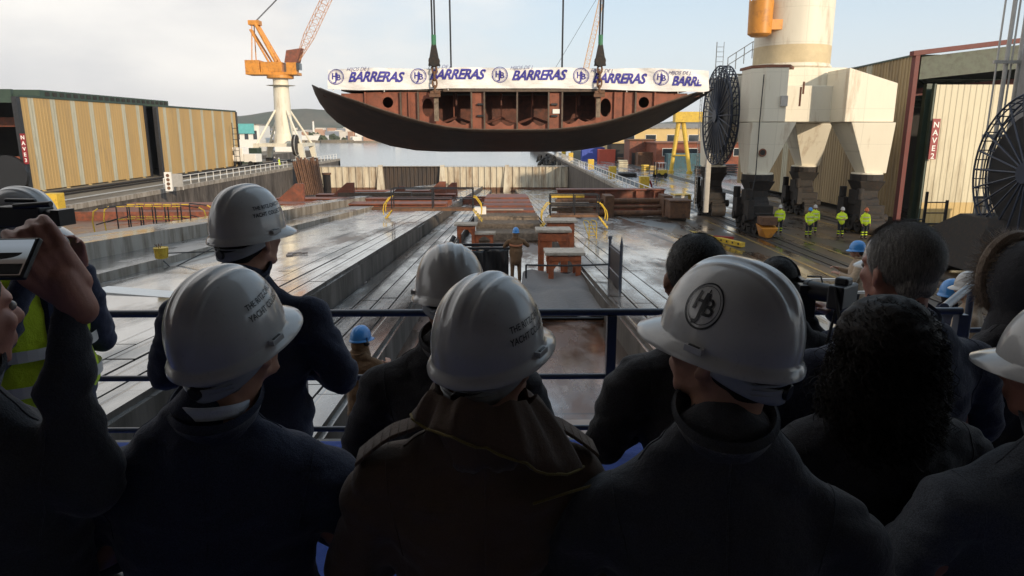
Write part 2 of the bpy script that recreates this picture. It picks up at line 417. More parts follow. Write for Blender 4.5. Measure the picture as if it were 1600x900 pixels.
def emblem2d(r):
    """ring with an H, a J and a B laid over each other"""
    a = annulus2d(r*.92, r); b = annulus2d(r*.80, r*.83)
    H = move2d(text2d('H', r*1.15, 0, r*.012), -r*.17, -r*.30); J = move2d(text2d('J', r*1.45, 0, r*.012), -r*.03, -r*.50)
    Bb = move2d(text2d('B', r*1.05, 0, r*.014), r*.30, -r*.42); I2 = rect2d(-r*.02, -r*.55, r*.05, r*.68, 6)
    return merge2d(a, b, H, J, Bb, I2)
def decal(name, parent, pm, fmap, mat):
    b = B().use(mat); b.rec = False
    vs = [b.v(fmap(x, y)) for x, y in pm[0]]
    for f in pm[1]: b.face([vs[i] for i in f])
    return b.obj(name, None, parent)

# ------------------------------------------------------------------ camera, sun, sky
cam = bpy.data.cameras.new('camera'); co = link(bpy.data.objects.new('camera', cam)); scene.camera = co
co.location = (0, 0, HC); co.rotation_euler = (math.pi/2-PIT, 0, YAW)
cam.sensor_width = 36; cam.lens = F/1600*36; cam.clip_start = .05; cam.clip_end = 9000
SUN_EL, SUN_AZ = 16.0, 146.0      # degrees; azimuth clockwise from +Y (the slipway axis): low winter sun behind the hall on the right
sd = Vector((math.sin(R(SUN_AZ))*math.cos(R(SUN_EL)), math.cos(R(SUN_AZ))*math.cos(R(SUN_EL)), math.sin(R(SUN_EL))))
sl = bpy.data.lights.new('sun', 'SUN'); sl.energy = 2.8; sl.angle = R(1.5); sl.color = (1, .82, .60)
so = link(bpy.data.objects.new('sun', sl)); so.rotation_euler = sd.to_track_quat('Z', 'Y').to_euler()
w = bpy.data.worlds.new('World'); scene.world = w; w.use_nodes = True; nt = w.node_tree
bg = nt.nodes['Background']; sky = nt.nodes.new('ShaderNodeTexSky'); sky.sky_type = 'NISHITA'; sky.sun_disc = False
sky.sun_elevation = R(SUN_EL); sky.sun_rotation = R(SUN_AZ); sky.air_density = 1.0; sky.dust_density = 1.6; sky.ozone_density = 1.2
def wn(k, **kw):
    n = nt.nodes.new(k)
    for a, v in kw.items(): setattr(n, a, v)
    return n
tc = wn('ShaderNodeTexCoord'); mp = wn('ShaderNodeMapping'); mp.inputs['Scale'].default_value = (1, 1, 2.6); mp.inputs['Location'].default_value = (.35, .1, .2)
nt.links.new(tc.outputs['Generated'], mp.inputs[0])
n1 = wn('ShaderNodeTexNoise'); n1.inputs['Scale'].default_value = 1.7; n1.inputs['Detail'].default_value = 8; n1.inputs['Roughness'].default_value = .52
nt.links.new(mp.outputs[0], n1.inputs['Vector'])
sx = wn('ShaderNodeSeparateXYZ'); nt.links.new(tc.outputs['Generated'], sx.inputs[0])
lf = wn('ShaderNodeMapRange'); lf.inputs['From Min'].default_value = .25; lf.inputs['From Max'].default_value = -.55; lf.inputs['To Min'].default_value = -.20; lf.inputs['To Max'].default_value = .26
nt.links.new(sx.outputs[0], lf.inputs[0])                       # more cloud over the left bank
ad = wn('ShaderNodeMath', operation='ADD'); nt.links.new(n1.outputs[0], ad.inputs[0]); nt.links.new(lf.outputs[0], ad.inputs[1])
cr = wn('ShaderNodeValToRGB'); cr.color_ramp.elements[0].position = .44; cr.color_ramp.elements[0].color = (.0, .0, .0, 1); cr.color_ramp.elements[1].position = .64; cr.color_ramp.elements[1].color = (.94, .94, .94, 1)
nt.links.new(ad.outputs[0], cr.inputs[0])
n2 = wn('ShaderNodeTexNoise'); n2.inputs['Scale'].default_value = 3.4; n2.inputs['Detail'].default_value = 7
nt.links.new(mp.outputs[0], n2.inputs['Vector'])
cc = wn('ShaderNodeValToRGB'); cc.color_ramp.elements[0].position = .36; cc.color_ramp.elements[0].color = (4.4, 4.35, 4.35, 1); cc.color_ramp.elements[1].position = .66; cc.color_ramp.elements[1].color = (6.1, 5.85, 5.5, 1)
nt.links.new(n2.outputs[0], cc.inputs[0])
vl = wn('ShaderNodeMix', data_type='RGBA'); vl.inputs[0].default_value = .7; vl.inputs[7].default_value = (3.5, 4.4, 5.2, 1)   # thin high veil over the blue
nt.links.new(sky.outputs[0], vl.inputs[6])
hz = wn('ShaderNodeMapRange'); hz.inputs['From Min'].default_value = 0.0; hz.inputs['From Max'].default_value = .22; hz.inputs['To Min'].default_value = .75; hz.inputs['To Max'].default_value = 0.0
nt.links.new(sx.outputs[2], hz.inputs[0])
hm = wn('ShaderNodeMix', data_type='RGBA'); hm.inputs[7].default_value = (5.5, 5.5, 5.45, 1)                                    # whitening towards the horizon
nt.links.new(hz.outputs[0], hm.inputs[0]); nt.links.new(vl.outputs[2], hm.inputs[6])
mx = wn('ShaderNodeMix', data_type='RGBA')
nt.links.new(cr.outputs[0], mx.inputs[0]); nt.links.new(hm.outputs[2], mx.inputs[6]); nt.links.new(cc.outputs[0], mx.inputs[7])
nt.links.new(mx.outputs[2], bg.inputs[0]); bg.inputs[1].default_value = .135
scene.view_settings.view_transform = 'Standard'; scene.view_settings.look = 'None'; scene.view_settings.exposure = .42; scene.view_settings.gamma = 1
scene.render.resolution_x = 1024; scene.render.resolution_y = 576

# ------------------------------------------------------------------ ground, water, hills
def sheet(name, mat, quads, th=0):
    b = B().use(mat)
    for q in quads: b.poly(q)
    return struct(b.obj(name))
def slab(b, x0, x1, y0, y1, dz, depth=3.0, side='wall'):            # a length of slipway following the slope
    a = [(x0, y0, zs(y0, dz)-depth), (x1, y0, zs(y0, dz)-depth), (x1, y1, zs(y1, dz)-depth), (x0, y1, zs(y1, dz)-depth)]
    t = [(x0, y0, zs(y0, dz)), (x1, y0, zs(y0, dz)), (x1, y1, zs(y1, dz)), (x0, y1, zs(y1, dz))]
    k = b.k; A = [b.v(p) for p in a]; T = [b.v(p) for p in t]; b.face(T); b.use(side)
    for i in range(4): b.face([A[i], A[(i+1) % 4], T[(i+1) % 4], T[i]])
    b.k = k; return b
GY = 139.0
sheet('harbour_water', water_mat(), [[(-1500, GY+1, -2.8), (1500, GY+1, -2.8), (1500, 3200, -2.8), (-1500, 3200, -2.8)]])
sheet('sea_bed', MT['stone'], [[(-2790, -55, -14), (2790, -55, -14), (2790, 3490, -14), (-2790, 3490, -14)]])
b = B().use('well'); slab(b, -2.05, 2.45, 2, GY, 0); struct(b.obj('slipway_floor'))
b = B().use('plank'); slab(b, -3.8, -2.05, 2, GY, .5); struct(b.obj('slipway_track'))
b = B().use('plank'); slab(b, -5.5, -3.8, 2, GY, 1.1); b.use('deck'); slab(b, -9.0, -5.5, 2, 47, 1.1); b.use('rustfloor'); slab(b, -9.0, -5.5, 47, GY, .5)
struct(b.obj('slipway_deck'))
b = B().use('beamtop'); slab(b, -10.7, -9.0, 2, GY, 1.3, side='paleconc'); struct(b.obj('slipway_ledge'))
b = B().use('beamtop'); slab(b, -11.8, -10.7, 2, GY, 1.75, side='paleconc'); slab(b, -14.2, -13.1, 12, GY, 1.5, side='paleconc'); slab(b, -18.5, -17.0, 12, GY, .9, side='paleconc'); struct(b.obj('slipway_kerb'))
b = B()
for k in range(4):
    for x0_, x1_, dz in ((-5.45, -3.85, 1.1), (-3.72, -2.1, .5), (2.52, 4.3, .5)):
        w_ = (x1_-x0_)/4; x = x0_+w_*k; y = 2.0
        while y < GY-1:
            L = random.Random(int(x*100+y*7)).uniform(5.5, 7.5); y2 = min(GY, y+L); b.use('plank'); slab(b, x+.02, x+w_-.02, y+.02, y2-.02, dz+.075+random.uniform(-.006, .006), .09); y = y2
struct(b.obj('slipway_rails'))
b = B().use('deck'); slab(b, -13.1, -11.8, 2, GY, 1.0); slab(b, -17.0, -14.2, 2, GY, .4); b.use('rustfloor'); slab(b, -22, -18.5, 2, GY, .1); slab(b, -36, -22, 2, GY, -.2); struct(b.obj('slipway_berth'))
b = B().use('plank'); slab(b, 2.45, 4.3, 2, GY, .5); b.use('deck'); slab(b, 4.3, 8.2, 2, GY, .5); slab(b, 8.2, 13, 49, GY, .5); struct(b.obj('slipway_side_deck'))
# quay on the right: the ramp beside the deck, then the quay sheet to the harbour
b = B().use('quay')
for y0, y1 in ((2, 18), (18, 34), (34, 49)):
    b.poly([(8.2, y0, zs(y0, .5)-.02), (12.6, y0, .02), (12.6, y1, .02), (8.2, y1, zs(y1, .5)-.02)])
b.poly([(12.6, -20, 0), (60, -20, 0), (60, 62, 0), (12.6, 62, 0)])
b.use('quayfar'); b.poly([(13, 62, 0), (60, 62, 0), (60, 330, 0), (13, 330, 0)])
b.poly([(60, -20, 0), (400, -20, 0), (400, 330, 0), (60, 330, 0)])
struct(b.obj('quay'))
b = B().use('wall'); b.bb(13, 14.5, 49, 330, -9, -.02); b.use('paleconc'); b.bb(12.9, 13.35, 51.5, 330, -.25, .12); struct(b.obj('quay_wall'))
b = B().use('leftquay'); b.poly([(-300, -20, 0), (-36, -20, 0), (-36, 158, 0), (-300, 158, 0)]); b.poly([(-300, 158, .0), (-61, 158, 0), (-61, 230, 0), (-300, 230, 0)]); struct(b.obj('left_quay'))
b = B().use('wall'); b.bb(-37.5, -36, 2, 158, -9, -.02); b.bb(-62, -36, 156.5, 158, -9, -.02); b.bb(-62.5, -61, 158, 230, -9, -.02); b.use('paleconc'); b.bb(-36.45, -35.95, 2, 158, -.3, .14); struct(b.obj('left_quay_wall'))
# crane tracks and painted lines on the right quay
b = B().use('asphalt_dark'); b.poly([(15.1, 20, .006), (16.5, 20, .006), (16.5, 320, .006), (15.1, 320, .006)]); b.poly([(22.8, 20, .006), (24.2, 20, .006), (24.2, 320, .006), (22.8, 320, .006)])
b.use('rail')
for x in (15.45, 16.15, 23.15, 23.85): b.bb(x-.05, x+.05, 20, 320, .008, .05)
struct(b.obj('crane_track'))
b = B().use('yellowline')
for x, a, c in ((14.35, 22, 49), (17.4, 22, 60), (22.2, 24, 60)): b.poly([(x-.07, a, .012), (x+.07, a, .012), (x+.07, c, .012), (x-.07, c, .012)])
b.poly([(13.6, 24.6, .012), (14.9, 25.0, .012), (14.9, 25.25, .012), (13.6, 24.85, .012)])
struct(b.obj('quay_marking'))
# far shore and hills
def hill(name, x0, x1, y0, y1, peaks, base=-3.2, nx=90, ny=26, rough=5):
    b = B().use(hill_mat())
    def f(u, v):
        x = x0+(x1-x0)*u; y = y0+(y1-y0)*v; h = 0
        for px, py, r, q in peaks: h += q*math.exp(-((x-px)/r)**2-((y-py)/(r*.8))**2)
        h += rough*mnoise.fractal(Vector((x*.004, y*.004, 0)), 1, 2, 5)*min(1, v*3)
        return (x, y, base+max(0, h*min(1, v*6)+v*9))
    b.grid(f, nx, ny); return struct(b.obj(name, smooth=80))
hill('hills', -2600, 2600, 560, 3400, [(-1130, 2300, 200, 18), (-900, 2350, 170, 42), (-680, 2300, 150, 58), (-520, 2250, 130, 40), (-1700, 2400, 400, 40), (100, 2500, 500, 20), (800, 2500, 280, 46), (1300, 2300, 380, 30), (2000, 2400, 500, 40)])
b = B().use('stone')
for x in range(-900, 900, 12):
    b.box((x+random.uniform(-4, 4), 552+random.uniform(-6, 6), -2.6), (14, 14, 1.6+random.random()*2.2), rz=random.random()*3)
struct(b.obj('far_shore'))

def town():
    """far-off houses of the town climbing the hills: one mass nobody could count"""
    b = B(); rnd = random.Random(3)
    cols = [paint('town_wall_%d' % i, c, .8, .05, .05) for i, c in enumerate([(.72, .70, .66), (.62, .57, .50), (.50, .47, .46), (.42, .25, .17), (.24, .26, .30), (.70, .62, .54)])]
    hl = bpy.data.objects['hills'].data; pts = [v.co for v in hl.vertices]
    nx = 90
    for k in range(3600):
        v = rnd.random()**1.9*.50; u = rnd.random(); i = int(u*(nx-1)); j = int(v*25)
        z = pts[j*nx+i].z; x = -2600+5200*u; y = 560+2840*v
        if abs(x) > 1500 and rnd.random() < .6: continue
        s = .45+.55*v*2; W = rnd.uniform(7, 20)*s*1.3; D = rnd.uniform(7, 14); H = rnd.uniform(5, 12)*(.7+v)
        if rnd.random() < .05: W *= 2.2; H *= .6
        b.use(rnd.choice(cols)); b.box((x, y, z+H/2-1), (W, D, H+2), rz=rnd.uniform(-.4, .4))
    for k in range(12): x = rnd.uniform(-420, 0); b.use(cols[0]); b.box((x, 600, 0), (rnd.uniform(14, 40), 12, rnd.uniform(3, 6)))
    return tag(b.obj('far_town'), 'pale houses of the far-off town spread along the foot of the hills', 'town', kind='stuff')
town()
def shore_wood():
    b = B().use(paint('shore_foliage', (.05, .065, .03), .9, .4, .3)); rnd = random.Random(5)
    for k in range(900):
        x = rnd.uniform(-900, 900); y = rnd.uniform(562, 900); s = rnd.uniform(1.2, 3.4); z = -2.0+(y-562)*.012
        for q in range(3): b.box((x+rnd.uniform(-s, s), y, z+rnd.uniform(0, s*.7)), (s*1.6, s, s), rz=rnd.random()*3, rx=rnd.random(), ry=rnd.random())
    return tag(b.obj('shore_scrub'), 'dark scrub and trees along the far shore', 'scrub', kind='stuff')
shore_wood()
# far chimney
t = thing('chimney_stack', 'slim pale chimney rising above the far town left of the hull', 'chimney', pY(490, 205, 900))
B().use('whitepaint').cyl((0, 0, -6), (0, 0, 12), 1.5, 1.1, 12).obj('shaft', None, t, smooth=True); B().use('paleconc').cyl((0, 0, 12), (0, 0, 13), 1.4, 1.4, 12).obj('rim', None, t)

# ------------------------------------------------------------------ sheds on the left quay
def windows_strip(b, x, y0, y1, z0, z1): b.poly([(x, y0, z0), (x, y1, z0), (x, y1, z1), (x, y0, z1)])
def left_shed(name, label, y0, y1, x=-48.2, zt=9.5, zb=.12, stripes=7, openend=False):
    t = thing(name, label, 'shed', (x, y0, 0))
    b = B(); L = y1-y0; sw = .9; yy = y0; gap = (L-stripes*sw)/stripes
    prev = y0
    for i in range(stripes):
        s0 = y0+(i+.55)*L/stripes-sw/2
        b.use('tan'); b.corr((x, prev), (x, s0), zb, zt, .5, .02)
        b.use('translucent'); b.corr((x, s0), (x, s0+sw), zb, zt, .5, .02); prev = s0+sw
    b.use('tan'); b.corr((x, prev), (x, y1), zb, zt, .5, .02)
    b.rec = False; b.obj('wall', None, t, world=True)
    B().use('greensteel').hexa([(x-34, y0, zt+1.0), (x+.12, y0, zt), (x+.12, y1, zt), (x-34, y1, zt+1.0)], [(x-34, y0, zt+1.2), (x+.12, y0, zt+.22), (x+.12, y1, zt+.22), (x-34, y1, zt+1.2)]).obj('roof', None, t, world=True)
    f = B().use('blacksteel')
    f.bm.free()
    for yy in (y0-.1, y1+.1): B().use('blacksteel').bb(x-.35, x+.14, yy-.3, yy+.3, 0, zt).obj('corner_post', None, t, world=True)
    g = B().use('darkin'); g.bb(x-34, x-33.5, y0, y1, 0, zt+1.5); g.bb(x-33.5, x-.4, y1-.5, y1-.3, 0, zt); g.obj('back_wall', None, t, world=True)
    for i in range(6): yq = y0+2+i*(L-4)/5; B().use('creamlow').bb(x-.05, x+.2, yq-.15, yq+.15, .0, .1).obj('bracket', None, t, world=True)
    return t
s3 = left_shed('boat_shed', 'nearest tan clad shed on the left quay, with pale strips and an open dark end', 72.5, 97.5)
s4 = left_shed('boat_shed', 'second tan clad shed with pale strips, next to the tower crane', 99.0, 128.0, x=-47.2, zt=9.4, zb=.12)
# open end of the near shed (faces the camera)
X0, YN = -48.2, 72.5
b = B().use('greensteel'); b.bb(X0-33, X0-.35, YN-.3, YN+.1, 8.9, 10.2); b.obj('end_beam', None, s3, world=True)
b = B().use('redoxide'); b.bb(X0-33, X0-.3, YN+6, YN+6.4, 6.6, 7.6); b.bb(X0-33, X0-.3, YN+6, YN+6.3, 0, 3.4)
for x in (-52, -57, -62): b.bb(x-.2, x+.2, YN+6.4, YN+6.8, 3.4, 6.6)
b.obj('crane_beam', None, s3, world=True)
b = B().use('brick'); b.bb(X0-12, X0-.6, YN+1, YN+1.4, 0, 3.6); b.obj('low_wall', None, s3, world=True)
b = B().use('cable'); b.cyl((X0-1.4, YN-1.0, 1.9), (X0-1.4, YN-.6, 1.9), 1.9, n=28); b.obj('cable_reel', None, s3, world=True)
def sign_letters(parent, txt, fmap, size, step, mat='whiteprint', bold=.0):
    parts = []
    for i, ch in enumerate(txt):
        if ch != ' ': parts.append(move2d(text2d(ch, size, 0, bold, 0), 0, -i*step))
    return decal('lettering', parent, merge2d(*parts), fmap, mat)
t = thing('shed_sign', 'narrow upright red sign reading NAVE 3 on the corner of the left shed', 'sign', (X0+.3, YN-.5, 3.4))
B().use('signred').box((0, 0, 1.0), (.5, .06, 3.0)).obj('panel', None, t)
sign_letters(t, 'NAVE3', lambda x, y: (x, -.036, y+1.95), .52, .56, bold=.012)
# long roof seen over the two sheds
t = thing('rear_shed', 'dark green roof edge of a shed standing behind the two tan sheds', 'shed', (-66, 98, 0))
b = B().use('greensteel'); b.hexa([(-84, 90, 10.2), (-57, 90, 10.2), (-57, 124, 10.2), (-84, 124, 10.2)], [(-84, 90, 11.3), (-57, 90, 11.1), (-57, 124, 11.1), (-84, 124, 11.3)]); b.obj('roof', None, t, world=True)
for i in range(22): B().use('darkin').bb(-56.98, -56.9, 91+i*1.5, 91.8+i*1.5, 10.4, 10.9).obj('vent', None, t, world=True)
B().use('darkin').bb(-84, -57.3, 91, 123, 0, 10.2).obj('wall', None, t, world=True)

# ------------------------------------------------------------------ shed on the right quay
t = thing('slipway_hall', 'big tan clad hall with red corner post and open gable on the right quay', 'hall', (27, 47, 0))
X, Y0, Y1, ZT = 26.8, 47.0, 80.0, 10.9
b = B(); b.rec = False
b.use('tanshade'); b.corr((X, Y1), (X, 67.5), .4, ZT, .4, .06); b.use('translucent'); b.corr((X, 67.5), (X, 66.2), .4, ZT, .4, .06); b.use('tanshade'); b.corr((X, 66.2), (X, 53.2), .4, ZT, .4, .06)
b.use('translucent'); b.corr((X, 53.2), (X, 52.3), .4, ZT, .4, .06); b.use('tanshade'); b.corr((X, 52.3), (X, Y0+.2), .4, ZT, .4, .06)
b.obj('wall', None, t, world=True)
b = B().use('redsteel')
b.bb(X-.12, X+.16, Y0-.25, Y0+.2, 0, ZT+.1)
b.hexa([(X-.3, Y0-.3, ZT), (60, Y0-.3, ZT+3.9), (60, Y0+.2, ZT+3.9), (X-.3, Y0+.2, ZT)], [(X-.3, Y0-.3, ZT+.3), (60, Y0-.3, ZT+4.2), (60, Y0+.2, ZT+4.2), (X-.3, Y0+.2, ZT+.3)])
b.hexa([(X+.4, Y0+3.5, ZT-2.5), (60, Y0+3.5, ZT+.7), (60, Y0+4, ZT+.7), (X+.4, Y0+4, ZT-2.5)], [(X+.4, Y0+3.5, ZT-2.0), (60, Y0+3.5, ZT+1.2), (60, Y0+4, ZT+1.2), (X+.4, Y0+4, ZT-2.0)])
b.obj('frame', None, t, world=True)
b = B().use('palegreen'); b.hexa([(X+.4, Y0, ZT-1.45), (60, Y0, ZT+2.0), (60, Y0+.15, ZT+2.0), (X+.4, Y0+.15, ZT-1.45)], [(X+.4, Y0, ZT-.05), (60, Y0, ZT+3.85), (60, Y0+.15, ZT+3.85), (X+.4, Y0+.15, ZT-.05)])
b.use('greensteel'); b.bb(34.6, 34.9, Y0-.12, Y0-.02, 9.5, ZT+1.2); b.obj('gable_panel', None, t, world=True)
B().use('greensteel').hexa([(X-.1, Y0+.25, ZT+.01), (60, Y0+.25, ZT+.01), (60, Y1, ZT-.6), (X-.1, Y1, ZT-.6)], [(X-.1, Y0+.25, ZT+.12), (60, Y0+.25, ZT+.12), (60, Y1, ZT-.5), (X-.1, Y1, ZT-.5)]).obj('roof', None, t, world=True)
for yy in (56, 66, 76): B().use('greensteel').lattice((X+.6, yy, ZT-1.6), (59, yy, ZT-1.5), 1.4, 1.4, 14, .09).obj('truss', None, t, world=True)
B().use('greensteel').bb(27.9, 28.25, Y0+.2, Y0+.6, 0, 9.2).obj('column', None, t, world=True)
for q in ((29.5, 60, Y1-.6, Y1-.2, 0, ZT-.7), (27.3, 29.5, Y1-.6, Y1-.2, 7.8, ZT-.7), (31.2, 60, Y0+9, Y0+9.3, 0, 7.6)): B().use('darkin').bb(*q).obj('inner_wall', None, t, world=True)
B().use('yellow').bb(27.3, 29.6, 60, 61, 8.6, 10.2).obj('overhead_crane_beam', None, t, world=True)
b = B(); b.rec = False; b.use('cream'); b.corr((28.1, Y0-.5), (33.7, Y0-.5), 1.5, 9.1, .4, .03); b.corr((34.3, Y0-.5), (39.5, Y0-.5), 1.5, 9.1, .4, .03)
b.use('creamlow'); b.corr((28.1, Y0-.5), (33.7, Y0-.5), .05, 1.5, .4, .03); b.corr((34.3, Y0-.5), (39.5, Y0-.5), .05, 1.5, .4, .03)
b.use('greensteel'); b.bb(28.0, 28.14, Y0-.5, Y0-.3, 0, 9.15); b.bb(33.7, 33.95, Y0-.5, Y0-.3, 0, 9.15); b.bb(28, 39.5, Y0-.28, Y0-.2, 0, 9.0)
b.obj('sliding_door', None, t, world=True)
t2 = thing('hall_sign', 'narrow upright red sign reading NAVE 2 beside the cream sliding door', 'sign', (28.2, Y0-.85, 4.3))
B().use('signred').box((0, 0, 1.35), (.5, .06, 2.6)).obj('panel', None, t2)
sign_letters(t2, 'NAVE2', lambda x, y: (x, -.036, y+2.1), .5, .5, bold=.008)
t = thing('storage_box', 'tall brown plywood cabinet in front of the cream hall door', 'cabinet', (30.9, 43.2, 0))
B().use(paint('brown_plywood', (.16, .135, .10), .7, .15, 2)).bb(-1.15, 1.15, -.5, .5, .08, 1.95).obj('body', None, t, bevel=.02); B().use('paleconc').bb(-1.22, 1.22, -.56, .56, 1.95, 2.03).obj('lid', None, t)
B().use('darksteel').bb(-1.1, 1.1, -.45, .45, 0, .08).obj('base', None, t)

# ------------------------------------------------------------------ slipway gate across the water end
t = thing('slipway_gate', 'pale ribbed steel gate with rusty foot and dark middle panel closing the slipway', 'gate', (-11, GY, -6))
zt = -.75
def gate_panel(mat, x0, x1, y, top, pitch=1.25, rust=True):
    b = B(); b.rec = False
    z0 = zs(GY)-.3
    b.use(mat); b.corr((x0, y), (x1, y), z0+(1.25 if rust else 0), top, pitch, .3)
    if rust: b.use('rust'); b.corr((x0, y), (x1, y), z0, z0+1.25, pitch, .3)
    return b.obj('panel', None, t, world=True)
gcream = paint('stained_cream_steel', (.56, .51, .40), .6, .12, .3, (.22, .14, .08), .4, streak=True); MT['gcream'] = gcream
gdark = paint('dark_wet_steel', (.05, .04, .035), .6, .3, .4, (.09, .06, .04), .4, streak=True)
gate_panel(gcream, -36, -24.2, GY-.3, zt); gate_panel(gdark, -23.3, -12.1, GY-.1, zt+.1, .8, False); gate_panel(gcream, -11.3, .6, GY-.3, zt); gate_panel(gcream, 1.3, 13, GY-.3, zt)
for x in (-23.8, -11.7, .95):
    b = B().use('gcream'); b.hexa([(x-.75, GY-1.5, zs(GY)-.3), (x+.75, GY-1.5, zs(GY)-.3), (x+.75, GY+.2, zs(GY)-.3), (x-.75, GY+.2, zs(GY)-.3)], [(x-.4, GY-.7, zt+.35), (x+.4, GY-.7, zt+.35), (x+.4, GY+.2, zt+.35), (x-.4, GY+.2, zt+.35)]); b.obj('buttress', None, t, world=True)
b = B().use('gcream'); b.bb(-36, 13, GY+.02, GY+.5, -6.2, zt-.04); b.obj('back_plate', None, t, world=True)
b = B().use('galv'); b.bb(-36, 13, GY-.75, GY-.05, zt+.11, zt+.2); b.obj('cap_rail', None, t, world=True)
t = thing('leaning_sheet', 'rusty brown ribbed steel sheet leaning against the left quay beside the gate', 'steel sheet', pY(480, 300, 117))
b = B().use('rust'); b.rec = False
p0 = pY(470, 306, 118); p1 = pY(506, 303, 118); q0 = pY(456, 249, 122); q1 = pY(496, 247, 122)
for i in range(13):
    a0 = p0.lerp(p1, i/13); a1 = p0.lerp(p1, (i+1)/13); c0 = q0.lerp(q1, i/13); c1 = q0.lerp(q1, (i+1)/13); jit = Vector((0, 0, random.uniform(-.5, .3)))
    am = a0.lerp(a1, .5)+Vector((0, -.25, 0)); cm = c0.lerp(c1, .5)+Vector((0, -.25, 0))+jit
    b.poly([a0, am, cm, c0+jit]); b.poly([am, a1, c1+jit, cm])
    b.poly([a0+Vector((0, .3, 0)), c0+jit+Vector((0, .3, 0)), c1+jit+Vector((0, .3, 0)), a1+Vector((0, .3, 0))])
b.obj('ribbed_panel', None, t, world=True)
b = B().use('darksteel'); 
for k in (.25, .8): b.cyl(p0.lerp(q0, k)+Vector((0, .35, 0)), p1.lerp(q1, k)+Vector((0, .35, 0)), .15, n=8)
b.obj('wale', None, t, world=True)
# second darker stub beside it
t = thing('mooring_post', 'dark steel stub post between the leaning sheet and the gate', 'post', pY(512, 304, 128))
B().use('darksteel').cyl((0, 0, -.5), (0, 0, 3.6), .7, .7, 14).obj('post', None, t); B().use('rust').cyl((0, 0, 3.6), (0, 0, 3.9), .85, .85, 14).obj('cap', None, t)

# ------------------------------------------------------------------ railings
def railing(name, label, pts, h=1.05, step=2.5, mat='whitepaint', r=.025, rows=(1.0, .5), group=None, box_every=0):
    pts = [Vector(p) for p in pts]; t = thing(name, label, 'railing', pts[0], group=group); o0 = pts[0]
    for a, c in zip(pts, pts[1:]):
        k = max(1, round((c-a).length/step))
        for i in range(k+(1 if c is pts[-1] else 0)):
            p = a.lerp(c, i/k)-o0; B().use(mat).cyl(p, p+Vector((0, 0, h)), r, n=6).obj('post', None, t)
        for q in rows:
            B().use(mat).cyl(a-o0+Vector((0, 0, h*q)), c-o0+Vector((0, 0, h*q)), r*.9, n=6).obj('rail', None, t)
    return t
railing('quay_railing', 'thin white railing along the edge of the right quay above the dock wall', [(13.4, 54, .12), (13.3, 136, .12), (13.3, 172, .12)], step=2.4, r=.045)
railing('quay_railing', 'thin pale railing along the edge of the left quay below the second shed', [(-36.3, 76, .14), (-36.3, 120, .14)], step=2.2, r=.04)
railing('quay_railing', 'far railing beside the tower crane on the left quay', [(-36.3, 124, .14), (-36.3, 156, .14)], step=2.6, r=.05)
# yellow cabinets and bollards on the right quay edge
t = thing('control_cabinet', 'white and yellow electric cabinet standing by the quay railing right of the slipway', 'cabinet', pZ(1064, 331, .12))
B().use('whitepaint').bb(-.7, .35, -.5, .5, .1, 1.3).obj('body', None, t, bevel=.02)
b = B().use('yellow'); b.bb(.35, .62, -.42, .42, .05, 1.25); b.bb(-.75, .65, -.55, .55, 1.3, 1.36); b.obj('door', None, t)
b = B().use('blacksteel')
for i in range(4): b.bb(.62, .65, -.3, .3, .2+i*.28, .36+i*.28)
b.obj('vent', None, t)
for i, (px, py, lab) in enumerate([(979, 303, 'yellow power box with a red hose beside it on the railing, nearest of the row'), (925, 281, 'yellow power box half way along the right quay railing'), (892, 266, 'yellow power box where the right dock wall meets the gate'), (884, 252, 'yellow power box on the quay edge beyond the gate'), (874, 247, 'farthest yellow power box by the heap of tyres')]):
    p = pZ(px-2, py, .12); p.x = 13.9
    t = thing('power_box', lab, 'power box', p, group='yellow power boxes along the right quay')
    B().use('yellow').bb(-.45, .45, -.4, .4, .1, 1.7).obj('body', None, t, bevel=.03); B().use('yellow').bb(-.3, .3, -.43, -.402, .3, 1.5).obj('door', None, t)
    if i == 0: B().use('signred').tube([(.5, -.2, 1.3), (.7, -.2, .9), (.75, -.2, .3), (.7, 0, .05)], .1).obj('hose', None, t)
# tyres hung and heaped on the right quay beyond the gate
ty0 = None
for i in range(22):
    a = random.random()*6.28
    p = Vector((12.2-random.random()*3.6, 143+random.random()*42, -1.4+random.random()*1.6))
    if ty0 is None:
        t = thing('fender_tyre', 'black fender tyre in the heap hung off the end of the right quay', 'tyre', p, group='black fender tyres on the quay end')
        B().use('rubber').ring((0, 0, 0), (1, 0, 0), .6, .26, 20, 10).obj('tread', None, t, smooth=True); ty0 = t
    else: t = copy_tree(ty0); t.location = p
    t.rotation_euler = (0, random.uniform(-.6, .6), a)
struct(B().use('stone').hexa([(8, 141, -8), (13, 141, -8), (13, 190, -8), (8, 190, -8)], [(9, 142, -2.2), (13, 142, -1.0), (13, 188, -1.0), (9.5, 188, -2.2)]).obj('quay_rubble'))
